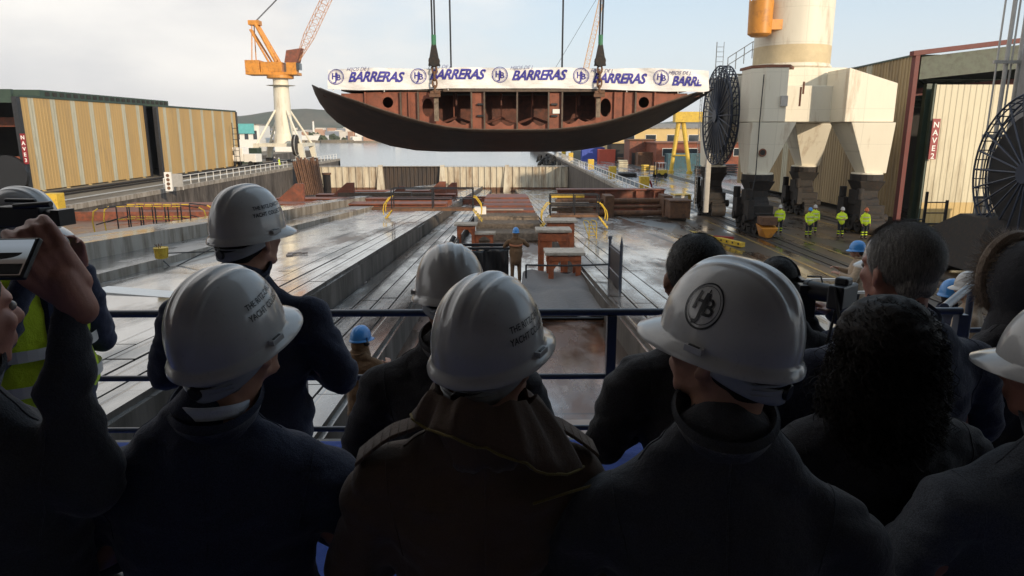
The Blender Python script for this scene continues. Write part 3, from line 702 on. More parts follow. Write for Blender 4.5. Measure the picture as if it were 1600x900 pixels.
# signal board on the left quay, yellow boxes
t = thing('depth_board', 'white board with round holes standing on the left quay edge below the shed gap', 'board', pZ(265, 300, .1))
B().use('whitepaint').bb(-.35, .35, -.06, .06, .1, 2.0).obj('panel', None, t); b = B().use('rust')
for i in range(4): b.cyl((0, -.09, .4+i*.42), (0, -.06, .4+i*.42), .17, n=14)
b.obj('disc', None, t)
t = thing('notice_board', 'pale grey notice board beside the white board with holes on the left quay', 'board', pZ(279, 297, .1))
B().use('galv').bb(-.55, .55, -.05, .05, .35, 1.7).obj('panel', None, t); b = B().use('galv'); b.cyl((-.5, 0, 0), (-.5, 0, 1.7), .04); b.cyl((.5, 0, 0), (.5, 0, 1.7), .04); b.obj('leg', None, t)
t = thing('quay_cabinet', 'yellow metal cabinet standing on the left quay below the near shed', 'cabinet', pZ(87, 331, 0))
B().use('yellow').bb(-.55, .55, -.5, .5, .08, 1.45).obj('body', None, t, bevel=.03); B().use('whitepaint').bb(-.66, -.56, -.5, .5, .1, 1.4).obj('side_panel', None, t); B().use('blacksteel').bb(-.5, .5, -.45, .45, 0, .08).obj('base', None, t)
# rails and pipes laid along the left quay
for k, (x, z, r_, lab) in enumerate([(-44.6, .16, .14, 'upper dark pipe'), (-42.8, .12, .1, 'middle dark pipe'), (-39.2, .10, .08, 'pale pipe nearest the quay edge')]):
    tag(B().use('galv' if k == 2 else 'darksteel').cyl((x, 40, z), (x, 150, z), r_, n=8).obj('quay_pipe'), lab + ' laid along the left quay in front of the sheds', 'pipe', 'pipes laid along the left quay')

# ------------------------------------------------------------------ cranes
def bogie(b_parent, name, x, y, w=1.1, L=3.4, z=3.6):
    b = B().use('darksteel')
    b.cyl((x, y, z-.42), (x, y, z-.02), .95, .95, 18); b.hexa([(x-.45, y-.5, 2.3), (x+.45, y-.5, 2.3), (x+.45, y+.5, 2.3), (x-.45, y+.5, 2.3)], [(x-.8, y-.85, z-.42), (x+.8, y-.85, z-.42), (x+.8, y+.85, z-.42), (x-.8, y+.85, z-.42)])
    b.hexa([(x-.5, y-L*.42, 1.25), (x+.5, y-L*.42, 1.25), (x+.5, y+L*.42, 1.25), (x-.5, y+L*.42, 1.25)], [(x-.4, y-.5, 2.35), (x+.4, y-.5, 2.35), (x+.4, y+.5, 2.35), (x-.4, y+.5, 2.35)])
    for s in (-1, 1):
        b.hexa([(x-.42, y+s*L*.28-.75, .5), (x+.42, y+s*L*.28-.75, .5), (x+.42, y+s*L*.28+.75, .5), (x-.42, y+s*L*.28+.75, .5)], [(x-.36, y+s*L*.28-.3, 1.3), (x+.36, y+s*L*.28-.3, 1.3), (x+.36, y+s*L*.28+.3, 1.3), (x-.36, y+s*L*.28+.3, 1.3)])
        b.bb(x-.75, x-.45, y+s*L*.3-.3, y+s*L*.3+.3, .5, 1.15); b.cyl((x-1.05, y+s*L*.3, .95), (x-.45, y+s*L*.3, .95), .26, n=12)
        b.cyl((x+.45, y+s*L*.3, .95), (x+.95, y+s*L*.3, .95), .26, n=12)
    b.bb(x-.62, x+.62, y-L*.40, y+L*.40, 1.05, 1.75); b.bb(x-.72, x+.5, y-.62, y+.62, 1.7, 2.6)
    for s in (-1, 1):
        b.bb(x-.95, x-.6, y+s*L*.32-.4, y+s*L*.32+.4, .9, 2.1); b.cyl((x-.85, y+s*L*.32, 2.1), (x-.85, y+s*L*.32, 2.75), .22, n=12); b.bb(x-.5, x+.5, y+s*L*.47-.15, y+s*L*.47+.15, .35, 1.0)
        b.cyl((x-.5, y+s*L*.17, 1.75), (x+.5, y+s*L*.17, 1.95), .3, n=12)
    o = b.obj('bogie', None, b_parent, world=True, bevel=.03)
    for s in (-1.28, -.42, .42, 1.28):
        wb = B().use('darksteel'); yy = y+s*L*.34; wb.cyl((x-.52, yy, .5), (x+.52, yy, .5), .46, n=24); wb.cyl((x-.62, yy, .5), (x+.62, yy, .5), .16, n=10)
        q = wb.obj('wheel', None, None); M_ = pmat(b_parent); q.data.transform(M_.inverted()); q.parent = o
    return o
def reel(parent, c, r, ax_w=.5, spokes=28, name='cable_reel'):
    cx, cy, cz = c
    b = B().use('reelblue')
    for s in (-1, 1):
        x = cx+s*ax_w/2
        b.ring((x, cy, cz), (1, 0, 0), r, .045, 48, 6); b.ring((x, cy, cz), (1, 0, 0), r*.94, .03, 48, 6); b.ring((x, cy, cz), (1, 0, 0), r*.80, .03, 48, 6)
        for i in range(spokes):
            t = 2*math.pi*i/spokes; b.cyl((x, cy+math.cos(t)*r*.12, cz+math.sin(t)*r*.12), (x, cy+math.cos(t)*r, cz+math.sin(t)*r), .045, n=5)
    for i in range(spokes*2):
        t = 2*math.pi*i/(spokes*2); b.cyl((cx-ax_w/2, cy+math.cos(t)*r, cz+math.sin(t)*r), (cx+ax_w/2, cy+math.cos(t)*r, cz+math.sin(t)*r), .025, n=5)
    b.cyl((cx-ax_w*.8, cy, cz), (cx+ax_w*.9, cy, cz), r*.13, n=20)
    o = b.obj(name, None, parent, world=True)
    d = B().use('cable')
    for k in range(16): d.ring((cx, cy, cz), (1, 0, 0), r*(.16+k*.039), r*.024, 40, 5)
    d.cyl((cx-.1, cy, cz), (cx+.1, cy, cz), r*.76, n=40)
    q = d.obj('wound_cable', None, None); q.data.transform(pmat(parent).inverted()); q.parent = o
    return o
def portal_crane(label, xl, xr, yn, yf, mat, zb=3.65, z1=6.7, z2=9.8, col_r=2.4, loc=None, cabside=True):
    xc = (xl+xr)/2-.1; yc = (yn+yf)/2
    t = thing('portal_crane', label, 'crane', (xc, yc, 0))
    # central box with four arms
    b = B().use(mat)
    cw = 2.6
    b.bb(xc-cw, xc+cw, yc-cw, yc+cw, z1, z2+.25); b.bb(xl+.9, xr+.3, yn+1.0, yf-1.0, z1+.02, z2-.9)
    b.use(mat)
    for (lx, ly) in ((xl, yn), (xr, yn), (xl, yf), (xr, yf)):
        sx = 1 if lx < xc else -1; sy = 1 if ly < yc else -1
        x0, x1 = (lx-.75, lx+.9) if sx > 0 else (lx-.9, lx+.75)
        xin = xc-sx*cw*.98; xo = lx-sx*.95
        y0 = ly-sy*.95; y1 = ly+sy*1.4; ch = .7
        if sx < 0:
            ya, yb = sorted([ly-sy*.95, ly+sy*1.9]); x0_, x1_ = xc+cw*.5, lx+.95
            b.hexa([(x0_, ya, z1), (x1_, ya+.35, z1), (x1_, yb-.35, z1), (x0_, yb, z1)], [(x0_, ya, z2), (x1_, ya+.35, z2-.85), (x1_, yb-.35, z2-.85), (x0_, yb, z2)]); continue
        pl = [(xo, y0+sy*ch), (xo+sx*ch, y0), (xo+sx*2.0, y0), (xin, yc-sy*cw*.98), (xin, yc+sy*.1), (xo+sx*.2, y1+sy*.6), (xo, y1)]
        if sx*sy < 0: pl = pl[::-1]
        b.prism([(px, py, z1) for px, py in pl], (0, 0, z2-z1-(0 if sx > 0 else .15)))
    b.obj('body', None, t, world=True, bevel=.04)
    r_ = B().use('rusttop')
    r_.prism([(xl-.97, yn-.25, z2+.01), (xl-.25, yn-.97, z2+.01), (xl+1.1, yn-.97, z2+.01), (xl+1.9, yn+.5, z2+.01), (xl-.97, yn+1.8, z2+.01)], (0, 0, .16)); r_.obj('rusty_cover', None, t, world=True)
    for (lx, ly) in ((xl, yn), (xr, yn), (xl, yf), (xr, yf)):
        sx = 1 if lx < xc else -1; sy = 1 if ly < yc else -1
        lb = B().use(mat)
        xo = lx-sx*.93; top_in = lx+sx*1.75
        q0 = sorted([lx-sx*.85, lx+sx*.45]); q1 = sorted([xo, top_in]); y0 = sorted([ly-sy*.62, ly+sy*.62]); y1 = sorted([ly-sy*.93, ly+sy*1.9])
        lb.hexa([(q0[0], y0[0], zb), (q0[1], y0[0], zb), (q0[1], y0[1], zb), (q0[0], y0[1], zb)], [(q1[0], y1[0], z1-.03), (q1[1], y1[0], z1-.03), (q1[1], y1[1], z1-.03), (q1[0], y1[1], z1-.03)])
        lb.cyl((lx, ly, zb-.16), (lx, ly, zb+.02), .9, n=20)
        lo = lb.obj('leg', None, t, world=True, bevel=.03)
        bogie(t, 'bogie', lx, ly)
    c = B().use(mat); c.cyl((xc, yc, z2+.25), (xc, yc, 26), col_r, col_r, 48); c.ring((xc, yc, z2+.42), (0, 0, 1), col_r, .12, 48, 6); c.ring((xc, yc, 15.8), (0, 0, 1), col_r, .05, 48, 6)
    c.obj('column', None, t, world=True, smooth=True)
    return t, xc, yc
pc, xc, yc = portal_crane('huge off-white four legged portal crane with black cable reel on the right quay', 15.8, 22.6, 43.4, 52.6, 'whitecrane')
reel(pc, (14.6, 47.9, 7.15), 3.2)
b = B().use('galv'); b.ladder((xc-.4, yc-2.62, 10.1), (xc-.4, yc-2.62, 22), .5, (1, 0, 0), .35, .025)
for z in (11, 13, 15, 17, 19): b.cyl((xc-.4, yc-2.3, z), (xc-.4, yc-2.62, z), .03, n=6)
b.bm.free()
for q in ((13.0, 'x'),): pass
b = B().use('cable'); b.tube([(15.35, 42.42, 9.4), (15.3, 42.4, 6.8), (15.35, 42.6, 3.6), (15.0, 42.4, 1.8)], .03, 6); b.tube([(16.75, 42.4, 9.3), (16.7, 42.4, 6.7), (16.2, 42.55, 3.9)], .025, 6); b.tube([(21.9, 42.5, 8.6), (22.0, 42.5, 6.8), (22.4, 42.6, 3.7)], .03, 6); b.bm.free()
B().use('cable').tube([(15.35, 42.38, 9.4), (15.3, 42.38, 6.8), (15.35, 42.5, 3.6), (15.0, 42.2, 1.8)], .03, 6).obj('power_cable', None, pc, world=True)
B().use('galv').bb(16.45, 16.85, 42.3, 42.44, 7.6, 8.2).obj('junction_box', None, pc, world=True)
B().use(paint('patched_paint', (.55, .45, .28), .6, .15, 1)).cyl((xc, yc, 10.4), (xc, yc, 11.5), 2.405, 2.405, 48, False).obj('patched_ring', None, pc, world=True, smooth=True)
for zz, hh, xx in ((7.6, 1.1, 17.6), (8.3, .7, 17.75)): B().use('rusttop').bb(xx-.06, xx+.05, 42.36, 42.4, zz, zz+hh).obj('hinge_plate', None, pc, world=True)
# inspection holes, stains, ladder pipes on the near left leg
b = B().use('rusttop'); b.ring((15.7, 42.6, 4.9), (0, 1, 0), .2, .045, 20, 6); b.use('darkin'); b.cyl((15.7, 42.58, 4.9), (15.7, 42.66, 4.9), .19, n=20); b.obj('inspection_hole', None, pc, world=True)
b = B().use('galv'); b.ladder((15.2, 50.8, 9.9), (15.2, 50.8, 12.2), .5, (1, 0, 0)); b.cyl((14.95, 50.8, 9.9), (14.95, 50.8, 12.2), .03)
for i in range(4):
    a = (15.6+i*.55, 50.2, 10.0+i*.35); b.cyl(a, (a[0], a[1], a[2]+1.1), .03, n=6)
for h in (1.1, .6): b.cyl((15.6, 50.2, 10.0+h), (17.25, 50.2, 11.05+h), .03, n=6); b.cyl((17.25, 50.2, 11.05+h), (18.4, 49.6, 11.05+h), .03, n=6)
b.cyl((18.4, 49.6, 10.0), (18.4, 49.6, 12.15), .03, n=6); b.bb(15.4, 18.6, 49.6, 50.6, 9.95, 10.0)
b.obj('walkway', None, pc, world=True)
b = B().use('galv'); b.bb(14.62, 14.95, 50.4, 50.7, .4, 9.8); b.ladder((14.3, 51.6, .5), (14.3, 51.6, 9.8), .45, (0, 1, 0)); b.obj('access_ladder', None, pc, world=True)
# orange cabin hung on the column
b = B().use('orange'); cx0, cy0 = 16.3, 46.4
b.cyl((cx0, cy0, 12.15), (cx0, cy0, 14.1), .72, .75, 24); b.cyl((cx0, cy0, 12.0), (cx0, cy0, 12.15), .5, .72, 24); b.bb(cx0, xc, cy0-.3, cy0+.3, 12.4, 13.0); b.box((16.9, 46.5, 15.6), (.8, .7, 2.0)); ob = b.obj('cabin', None, pc, world=True, smooth=True)
b = B().use('orange')
for i in range(12):
    a = 6.283*i/12; b.cyl((cx0+.72*math.cos(a), cy0+.72*math.sin(a), 14.1), (cx0+.72*math.cos(a), cy0+.72*math.sin(a), 15.1), .03, n=5)
b.ring((cx0, cy0, 15.1), (0, 0, 1), .72, .035, 24, 5); b.ring((cx0, cy0, 14.6), (0, 0, 1), .72, .03, 24, 5); b.cyl((cx0+.4, cy0-.5, 14.1), (cx0+.4, cy0-.5, 18), .05, n=6)
b.obj('cabin_rail', None, pc, world=True)
b = B().use('rust'); b.bb(xc-.9, xc+1.2, 43.6+.0, 43.7, 12.6, 12.7); 
b.bm.clear(); b.cyl((15.2, 43.3, 2.0), (15.4, 41.9, .4), .06, n=6); b.obj('cable_guide', None, pc, world=True)
t = thing('track_stop', 'orange pointed buffer block under the near leg of the white crane', 'buffer', pZ(1198, 372, 0))
B().use('orange').hexa([(-.15, -.3, .05), (.15, -.3, .05), (.3, .5, .05), (-.3, .5, .05)], [(-.5, -.4, .62), (.5, -.4, .62), (.5, .6, .8), (-.5, .6, .8)]).obj('block', None, t, bevel=.02); B().use('rust').bb(-.45, .45, -.3, .55, .8, 1.25).obj('plate', None, t)
# grey crane at the right edge
gc = thing('portal_crane', 'grey crane leg with large blue spoked cable reel at the right edge', 'crane', (25, 29, 0))
b = B().use('greycrane')
b.hexa([(21.9, 22, 4.2), (28, 22, 4.2), (28, 30.5, 4.2), (21.9, 30.5, 4.2)], [(21.9, 22, 10.6), (28, 22, 10.6), (28, 30.5, 9.6), (21.9, 30.5, 9.6)])
b.hexa([(23.1, 26, 2.6), (24.7, 26, 2.6), (24.7, 28, 2.6), (23.1, 28, 2.6)], [(22.1, 24, 4.2), (27.5, 24, 4.2), (27.5, 30, 4.2), (22.1, 30, 4.2)])
b.obj('body', None, gc, world=True, bevel=.05)
c = B().use('greycrane'); c.cyl((26.5, 25.5, 9.9), (26.5, 25.5, 24), 2.2, n=40); c.obj('column', None, gc, world=True, smooth=True)
reel(gc, (21.0, 27.6, 4.55), 3.15, .55, 24)
b = B().use('darksteel'); b.hexa([(19.6, 27.5, .4), (21.6, 27.5, .4), (21.6, 35, .4), (19.6, 35, .4)], [(20.4, 29, 2.6), (21.6, 28, 2.6), (21.6, 30.8, 2.6), (20.4, 30.8, 2.6)])
b.cyl((19.8, 28.6, .6), (21.4, 28.6, .6), .55, n=18); b.cyl((19.8, 30.6, .6), (21.4, 30.6, .6), .55, n=18); b.cyl((19.8, 32.8, .6), (21.4, 32.8, .6), .55, n=18)
b.bb(21.7, 25, 24, 31, .5, 2.6); b.box((20.2, 28.0, 1.7), (.5, 1.2, .7), rx=.5); b.obj('bogie', None, gc, world=True, bevel=.04)
b = B().use('galv')
for dx, r_ in ((0, .04), (.55, .09), (.85, .04), (1.3, .09), (1.6, .04)): b.cyl((21.35+dx*.75, 31.2, 1.0), (21.35+dx*.75, 31.2, 17), r_, n=8)
for z in (3.2, 5.9, 9.0, 12): b.bb(21.1, 22.9, 31.0, 31.1, z, z+.14)
b.ladder((22.9, 31.3, 5), (22.9, 31.3, 17), .5)
for z in (9.6, 10.4, 11.2, 12.0): b.tube([(22.65, 31.1, z), (22.6, 30.7, z), (22.9, 30.4, z), (23.2, 30.7, z), (23.15, 31.1, z)], .025, 5)
b.obj('pipe_ladder', None, gc, world=True)
b = B().use('blacksteel'); b.bb(19.9, 20.0, 32.6, 32.7, .5, 3.4); b.bb(20.9, 21.0, 32.6, 32.7, .5, 3.0)
for z in (.9, 1.4, 1.9, 2.4, 2.9): b.cyl((19.95, 32.65, z), (20.95, 32.65, z), .03, n=6)
b.tube([(19.95, 32.6, 2.1), (19.0, 32.6, 2.1), (18.85, 32.6, 1.9), (18.85, 32.6, .3)], .035, 6); b.cyl((19.95, 32.6, 1.3), (18.85, 32.6, 1.3), .03, n=6)
b.obj('step_frame', None, gc, world=True)

# tower crane on the left quay
MT['boompale'] = paint('pale_orange_boom', (.60, .33, .12), .6, .15, 1); MT['boomred'] = paint('faded_red_boom', (.50, .24, .11), .6, .15, 1)
def tower_crane(label, x, y, s=1.0, tip=(9.5, 0, 40), mast=(-5, 0, 10.4), boommat='rust'):
    t = thing('tower_crane', label, 'crane', (x, y, 0))
    b = B().use('whitecrane'); b.cyl((0, 0, 3.4), (0, 0, 5.2), 1.9, 1.75, 24); b.cyl((0, 0, 5.2), (0, 0, 15.4), 1.55, 1.3, 24); b.cyl((0, 0, 14.0), (0, 0, 14.15), 1.3, 2.5, 20); b.obj('column', None, t, smooth=True)
    b = B().use('whitecrane')
    for sx in (-1, 1):
        for sy in (-1, 1):
            b.cyl((sx*3.9, sy*3.6, 3.3), (sx*1.0, sy*1.0, 9.6), .2, n=8)
    b.bb(-4.3, 4.3, -4.2, -3.4, 2.9, 3.5); b.bb(-4.3, 4.3, 3.4, 4.2, 2.9, 3.5); b.bb(-4.3, -3.5, -3.4, 3.4, 2.9, 3.5); b.bb(3.5, 4.3, -3.4, 3.4, 2.9, 3.5); b.bb(-2, 2, -3.4, 3.4, 2.9, 3.4)
    b.obj('portal', None, t)
    for sx in (-1, 1):
        for sy in (-1, 1):
            l = B().use('whitecrane'); l.hexa([(sx*4.2-.4, sy*3.8-.4, .6), (sx*4.2+.4, sy*3.8-.4, .6), (sx*4.2+.4, sy*3.8+.4, .6), (sx*4.2-.4, sy*3.8+.4, .6)], [(sx*3.8-.5, sy*3.8-.5, 2.95), (sx*3.8+.5, sy*3.8-.5, 2.95), (sx*3.8+.5, sy*3.8+.5, 2.95), (sx*3.8-.5, sy*3.8+.5, 2.95)]); l.use('darksteel'); l.bb(sx*4.2-.35, sx*4.2+.35, sy*3.8-1.2, sy*3.8+1.2, 0, .62); l.obj('leg', None, t)
    b = B().use('orange'); b.cyl((0, 0, 15.4), (0, 0, 16.0), 2.3, n=24); b.bb(-5.4, 3.4, -1.6, 1.6, 16.0, 16.5); b.bb(-5.5, -3.0, -1.7, 1.7, 16.0, 18.6); b.bb(-2.9, .8, -1.5, 1.5, 16.5, 18.3); b.obj('machine_house', None, t, bevel=.06)
    b = B().use('orange'); b.bb(1.6, 3.3, -1.5, .2, 16.5, 18.2); b.use('glass'); b.bb(3.31, 3.9, -1.4, .1, 16.9, 18.1); b.obj('cabin', None, t)
    b = B().use('orange'); mx_, my_, mz_ = mast
    for sy in (-1.1, 1.1):
        b.cyl((-.2, sy, 18.3), (mx_+.9, sy*.5, 17.5+mz_), .32, n=8); b.cyl((-1.5, sy, 18.3), (mx_-.1, sy*.5, 17.5+mz_-1), .18, n=8)
        b.cyl((-4.4, sy, 18.6), (mx_+.3, sy*.5, 17.5+mz_), .10, n=6)
    for k in range(6):
        q = k/6+.08; b.cyl((-.2+(mx_+1.1)*q, -1.1+.5*q, 18.3+(mz_-.8)*q), (-.2+(mx_+1.1)*q, 1.1-.5*q, 18.3+(mz_-.8)*q), .12, n=6)
    b.bb(mx_-.3, mx_+1.6, -.8, .8, 17.3+mz_, 18.1+mz_); b.obj('mast', None, t)
    b = B().use('redoxide'); b.hexa([(1.2, -1.1, 18.2), (3.4, -1.1, 18.2), (3.4, 1.1, 18.2), (1.2, 1.1, 18.2)], [(1.6, -.9, 20.4), (4.2, -.9, 20.8), (4.2, .9, 20.8), (1.6, .9, 20.4)]); b.obj('boom_foot', None, t)
    b = B().use(boommat); base = Vector((3.2, 0, 18.6)); e = Vector(tip); b.lattice(base, base+(e-base)*.16, .5, 1.5, 4, .055); b.lattice(base+(e-base)*.16, base+(e-base)*.9, 1.5, 1.3, 18, .055); b.lattice(base+(e-base)*.9, e, 1.3, .5, 3, .055); b.obj('boom', None, t)
    b = B().use('darksteel'); m = Vector((mx_+.7, 0, 17.9+mz_)); b.cyl(m+Vector((0, .2, 0)), e, .05, n=5); b.cyl(m+Vector((0, -.2, 0)), e, .05, n=5); b.cyl(e, e+Vector((0, 0, -6)), .05, n=5); b.obj('stay', None, t)
    return t
tc1 = tower_crane('orange topped tower crane on a white tripod column beside the left sheds', -44.3, 146, mast=(-4.4, 0, 7.6), tip=(17.5, 0, 46), boommat='boomred'); tc1.scale = (1.13, 1.13, 1.06)
t2 = tower_crane('distant yellow tower crane whose boom rises behind the banner', 20.5, 215, tip=(9.2, 0, 47), mast=(-6.5, 0, 4.5), boommat='boompale')
# yellow gantry crane
t = thing('gantry_crane', 'yellow gantry crane with A-shaped leg between the hull tip and the black reel', 'gantry crane', (25.5, 106, 0))
B().use('yellow').bb(25.5, 52, 105.2, 106.8, 7.4, 8.9).obj('beam', None, t, world=True)
for x in (26.6, 50):
    for sx in (-1.3, .9): 
        b = B().use('yellow'); b.cyl((x+sx, 104.2-sx, .3), (x+.3*sx, 106, 7.5), .28, .34, 10); b.cyl((x+sx, 104.2-sx, 0), (x+sx, 104.2-sx, .35), .45, n=10); b.obj('leg', None, t, world=True)
B().use('yellow').cyl((25.5, 105.2, 2.6), (27.3, 104.0, 2.6), .12).obj('brace', None, t, world=True)

# ------------------------------------------------------------------ low buildings and clutter on the far right quay
def block(name, label, cat, x0, x1, y0, y1, h, mat, roof='paleconc', win=0, group=None, slope=0, door=None):
    t = thing(name, label, cat, ((x0+x1)/2, (y0+y1)/2, 0), group=group)
    B().use(mat).bb(x0, x1, y0, y1, 0, h).obj('wall', None, t, world=True)
    B().use(roof).hexa([(x0-.3, y0-.3, h+.01), (x1+.3, y0-.3, h+.01), (x1+.3, y1+.3, h+.01), (x0-.3, y1+.3, h+.01)], [(x0-.3, y0-.3, h+.2), (x1+.3, y0-.3, h+.2), (x1+.3, y1+.3, h+.2+slope), (x0-.3, y1+.3, h+.2+slope)]).obj('roof', None, t, world=True)
    for i in range(win):
        x = x0+(i+.5)*(x1-x0)/win; w_ = (x1-x0)/win*.5
        f = B().use('whitepaint').bb(x-w_/2, x+w_/2, y0-.06, y0-.003, h*.45, h*.8).obj('window', None, t, world=True)
        g = B().use('glass').bb(x-w_/2+.08, x+w_/2-.08, y0-.09, y0-.063, h*.45+.08, h*.8-.08).obj('pane', None, None); g.data.transform(pmat(t).inverted()); g.parent = f
    if door:
        B().use(door).bb(x0+(x1-x0)*.1, x0+(x1-x0)*.1+1.6, y0-.08, y0-.003, 0, 2.1).obj('door', None, t, world=True)
    return t
block('workshop', 'long low red brick workshop behind the yellow gantry leg', 'workshop', 27.0, 52, 124, 138, 4.0, 'brick', 'rusttop', 6)
block('workshop', 'brown red shed left of the yellow gantry leg, under the hull tip', 'workshop', 19.9+4, 28.5, 133, 139, 4.4, 'redoxide', 'rust', 0, door='darkin')
block('warehouse', 'wide tan warehouse with low roof behind the brick workshop', 'warehouse', 27, 62, 165, 190, 6.6, 'creamlow', 'paleconc', 7, slope=1.2)
block('warehouse', 'low pale warehouse behind the right side of the hull', 'warehouse', 14.5+9, 36, 200, 222, 4.0, 'cream', 'creamlow', 4, slope=.8)
block('open_shed', 'low dark open shed with rusty roof below the hull', 'shed', 22.5, 31, 146, 152, 3.6, 'darkin', 'creamlow', 0)
t = None
def container(lab, x, y, w, l, h, m, rz=0):
    t = thing('shipping_container', lab, 'container', (x, y, 0), rz)
    b = B().use(m); b.rec = True
    b.bb(-w/2+.05, w/2-.05, -l/2+.05, l/2-.05, .05, h-.05); b.obj('body', None, t)
    b = B().use(m)
    for sx in (-1, 1):
        for sy in (-1, 1): b.bb(sx*w/2-.09, sx*w/2+.09, sy*l/2-.09, sy*l/2+.09, 0, h)
    for sy in (-1, 1): b.bb(-w/2+.05, w/2-.05, sy*l/2-.07, sy*l/2+.07, 0, .14); b.bb(-w/2+.05, w/2-.05, sy*l/2-.07, sy*l/2+.07, h-.14, h)
    for sx in (-1, 1): b.bb(sx*w/2-.07, sx*w/2+.07, -l/2, l/2, 0, .14)
    k = int(w/.3)
    for i in range(k): x_ = -w/2+.2+i*(w-.4)/max(1, k-1); b.bb(x_-.05, x_+.05, -l/2-.0, -l/2+.06, .15, h-.15)
    b.obj('frame', None, t); return t
container('blue green container left of the pair beside the gantry leg', 27.8+1.3, 117, 3.6, 2.6, 2.5, 'containerblue')
container('blue green container right of the pair, nearest the black reel', 33.2, 117, 4.2, 2.6, 2.5, 'containerblue')
container('bright blue container seen just below the hull', 18.2+1.2, 152, 4.6, 2.5, 2.7, paint('bright_blue_paint', (.05, .09, .42), .5, .1, 1))
container('orange red container below the blue one', 21.6, 147, 3.2, 2.5, 2.4, paint('orange_red_paint', (.50, .09, .05), .5, .1, 1))
container('grey green container at the far end of the quay road', 16.9, 158, 2.6, 5, 2.6, paint('grey_green_paint', (.20, .22, .18), .5, .1, 1))
container('dark rust container next to the open shed', 26, 128, 3.2, 2.5, 2.4, 'rust')
# stacked steel and gear along the road
rnd = random.Random(11)
gear = [('steel_plate_stack', 'steel stack', 'flat stack of dark steel plates lying on the wet quay road', 17.4, 98, 2.4, 3.2, .5, 'darksteel'),
        ('steel_plate_stack', 'steel stack', 'rusty plate stack against the open shed', 24.5, 141, 3.2, 2, 1.0, 'rust'),
        ('pallet_stack', 'pallets', 'pale pallet stack below the red shed', 21.2, 124, 1.6, 1.4, 1.2, 'cream'),
        ('pallet_stack', 'pallets', 'small yellow crate stack by the quay road', 22.9, 113, 1.0, .9, .9, 'yellow'),
        ('pallet_stack', 'pallets', 'pale crate just right of the yellow crates', 24.0, 112, .9, .9, .8, 'creamlow'),
        ('tool_chest', 'chest', 'dark chest at the foot of the blue containers', 30.6, 108, 2.0, 1.2, .9, 'darksteel'),
        ('tool_chest', 'chest', 'brown chest beside the gantry foot', 28.6, 102, 1.2, 1, .8, 'rust'),
        ('tool_chest', 'chest', 'black chest near the black reel', 34.0, 106, 2.6, 1.2, 1.3, 'blacksteel')]
for nm, ct, lab, x, y, w_, l_, h, m in gear:
    t = thing(nm, lab, ct, (x, y, 0), rnd.uniform(-.3, .3))
    k = max(2, int(h/.28))
    for i in range(k):
        B().use(m).box((rnd.uniform(-.06, .06), rnd.uniform(-.06, .06), h*(i+.5)/k), (w_*rnd.uniform(.93, 1), l_*rnd.uniform(.93, 1), h/k*.72), rz=rnd.uniform(-.05, .05)).obj('layer', None, t)
    b = B().use('timber')
    for i in range(k): 
        for sx in (-.35, .35): b.bb(sx*w_-.05, sx*w_+.05, -l_/2*.9, l_/2*.9, h*(i+.02)/k, h*(i+.14)/k)
    b.obj('batten', None, t)
t = thing('forklift', 'small yellow and white forklift parked by the rails below the gantry', 'forklift', (21.4, 95.5, 0), 1.9)
B().use('yellow').bb(-.5, .5, -.9, .6, .35, 1.0).obj('body', None, t, bevel=.06); b = B().use('whitepaint')
for sx in (-.45, .45):
    for y in (-.6, .4): b.cyl((sx, y, 1), (sx, y, 1.9), .035)
b.bb(-.5, .5, -.7, .5, 1.9, 1.95); b.obj('roof', None, t); b = B().use('blacksteel'); b.bb(-.4, -.3, .65, .75, .1, 2.1); b.bb(.3, .4, .65, .75, .1, 2.1); b.bb(-.4, -.3, .75, 1.6, .1, .15); b.bb(.3, .4, .75, 1.6, .1, .15); b.obj('mast', None, t)
for sx in (-.5, .5):
    for y in (-.6, .45): B().use('rubber').cyl((sx-.1, y, .3), (sx+.1, y, .3), .3, n=16).obj('wheel', None, t)
t = thing('bollard', 'short dark bollard at the quay edge near the gate', 'bollard', (14.2, 163, 0)); b = B().use('whitepaint'); b.cyl((0, 0, 0), (0, 0, 1.6), .55, .45, 14); b.use('blacksteel'); b.cyl((0, 0, 1.6), (0, 0, 2.7), .8, .7, 14); b.obj('post', None, t)
# lamp floods
# ------------------------------------------------------------------ far left quay
block('office_building', 'white harbour building with a teal sign on its roof behind the tower crane', 'building', -86, -73, 216, 226, 8.4-.6, 'whitepaint', 'paleconc', 5)
block('office_building', 'white flat building seen right of the tower crane column', 'building', -68, -61.5, 214, 220, 6.2, 'whitepaint', 'paleconc', 4)
block('office_building', 'blue grey block left of the white harbour building', 'building', -97, -89, 222, 228, 5.2, paint('blue_grey_wall', (.16, .19, .24), .6), 'paleconc', 2)
t = thing('roof_sign', 'teal sign board on the white harbour building', 'sign', (-79.5, 215.4, 7.0)); B().use('teal').bb(-4.6, 5.2, -.15, .15, -1.7, 1.2).obj('panel', None, t)
bb_ = B().use('whiteprint'); [bb_.bb(-3.8+i*1.2, -3.0+i*1.2, -.2, -.16, -.7, .3) for i in range(6)]; bb_.bm.clear(); bb_.cyl((-4, -.2, -.4), (-4, -.16, -.4), .5, n=16); bb_.obj('mark', None, t)
t = thing('truck', 'white box truck parked at the foot of the tower crane', 'truck', (-46.2, 126, 0), -.15)
B().use('whitepaint').bb(-1.6, 1.1, -1.1, 1.1, .9, 3.3).obj('cab', None, t, bevel=.12); b = B().use('glass'); b.bb(-1.3, -.6, -1.13, -1.103, 2.0, 2.8); b.obj('window', None, t)
B().use('whitepaint').bb(1.2, 3.4, -1.15, 1.15, .8, 2.2).obj('load_bed', None, t, bevel=.05)
for x in (-.9, 2.4):
    for y in (-1.0, 1.0): B().use('rubber').cyl((x, y-.15, .5), (x, y+.15, .5), .5, n=18).obj('wheel', None, t)
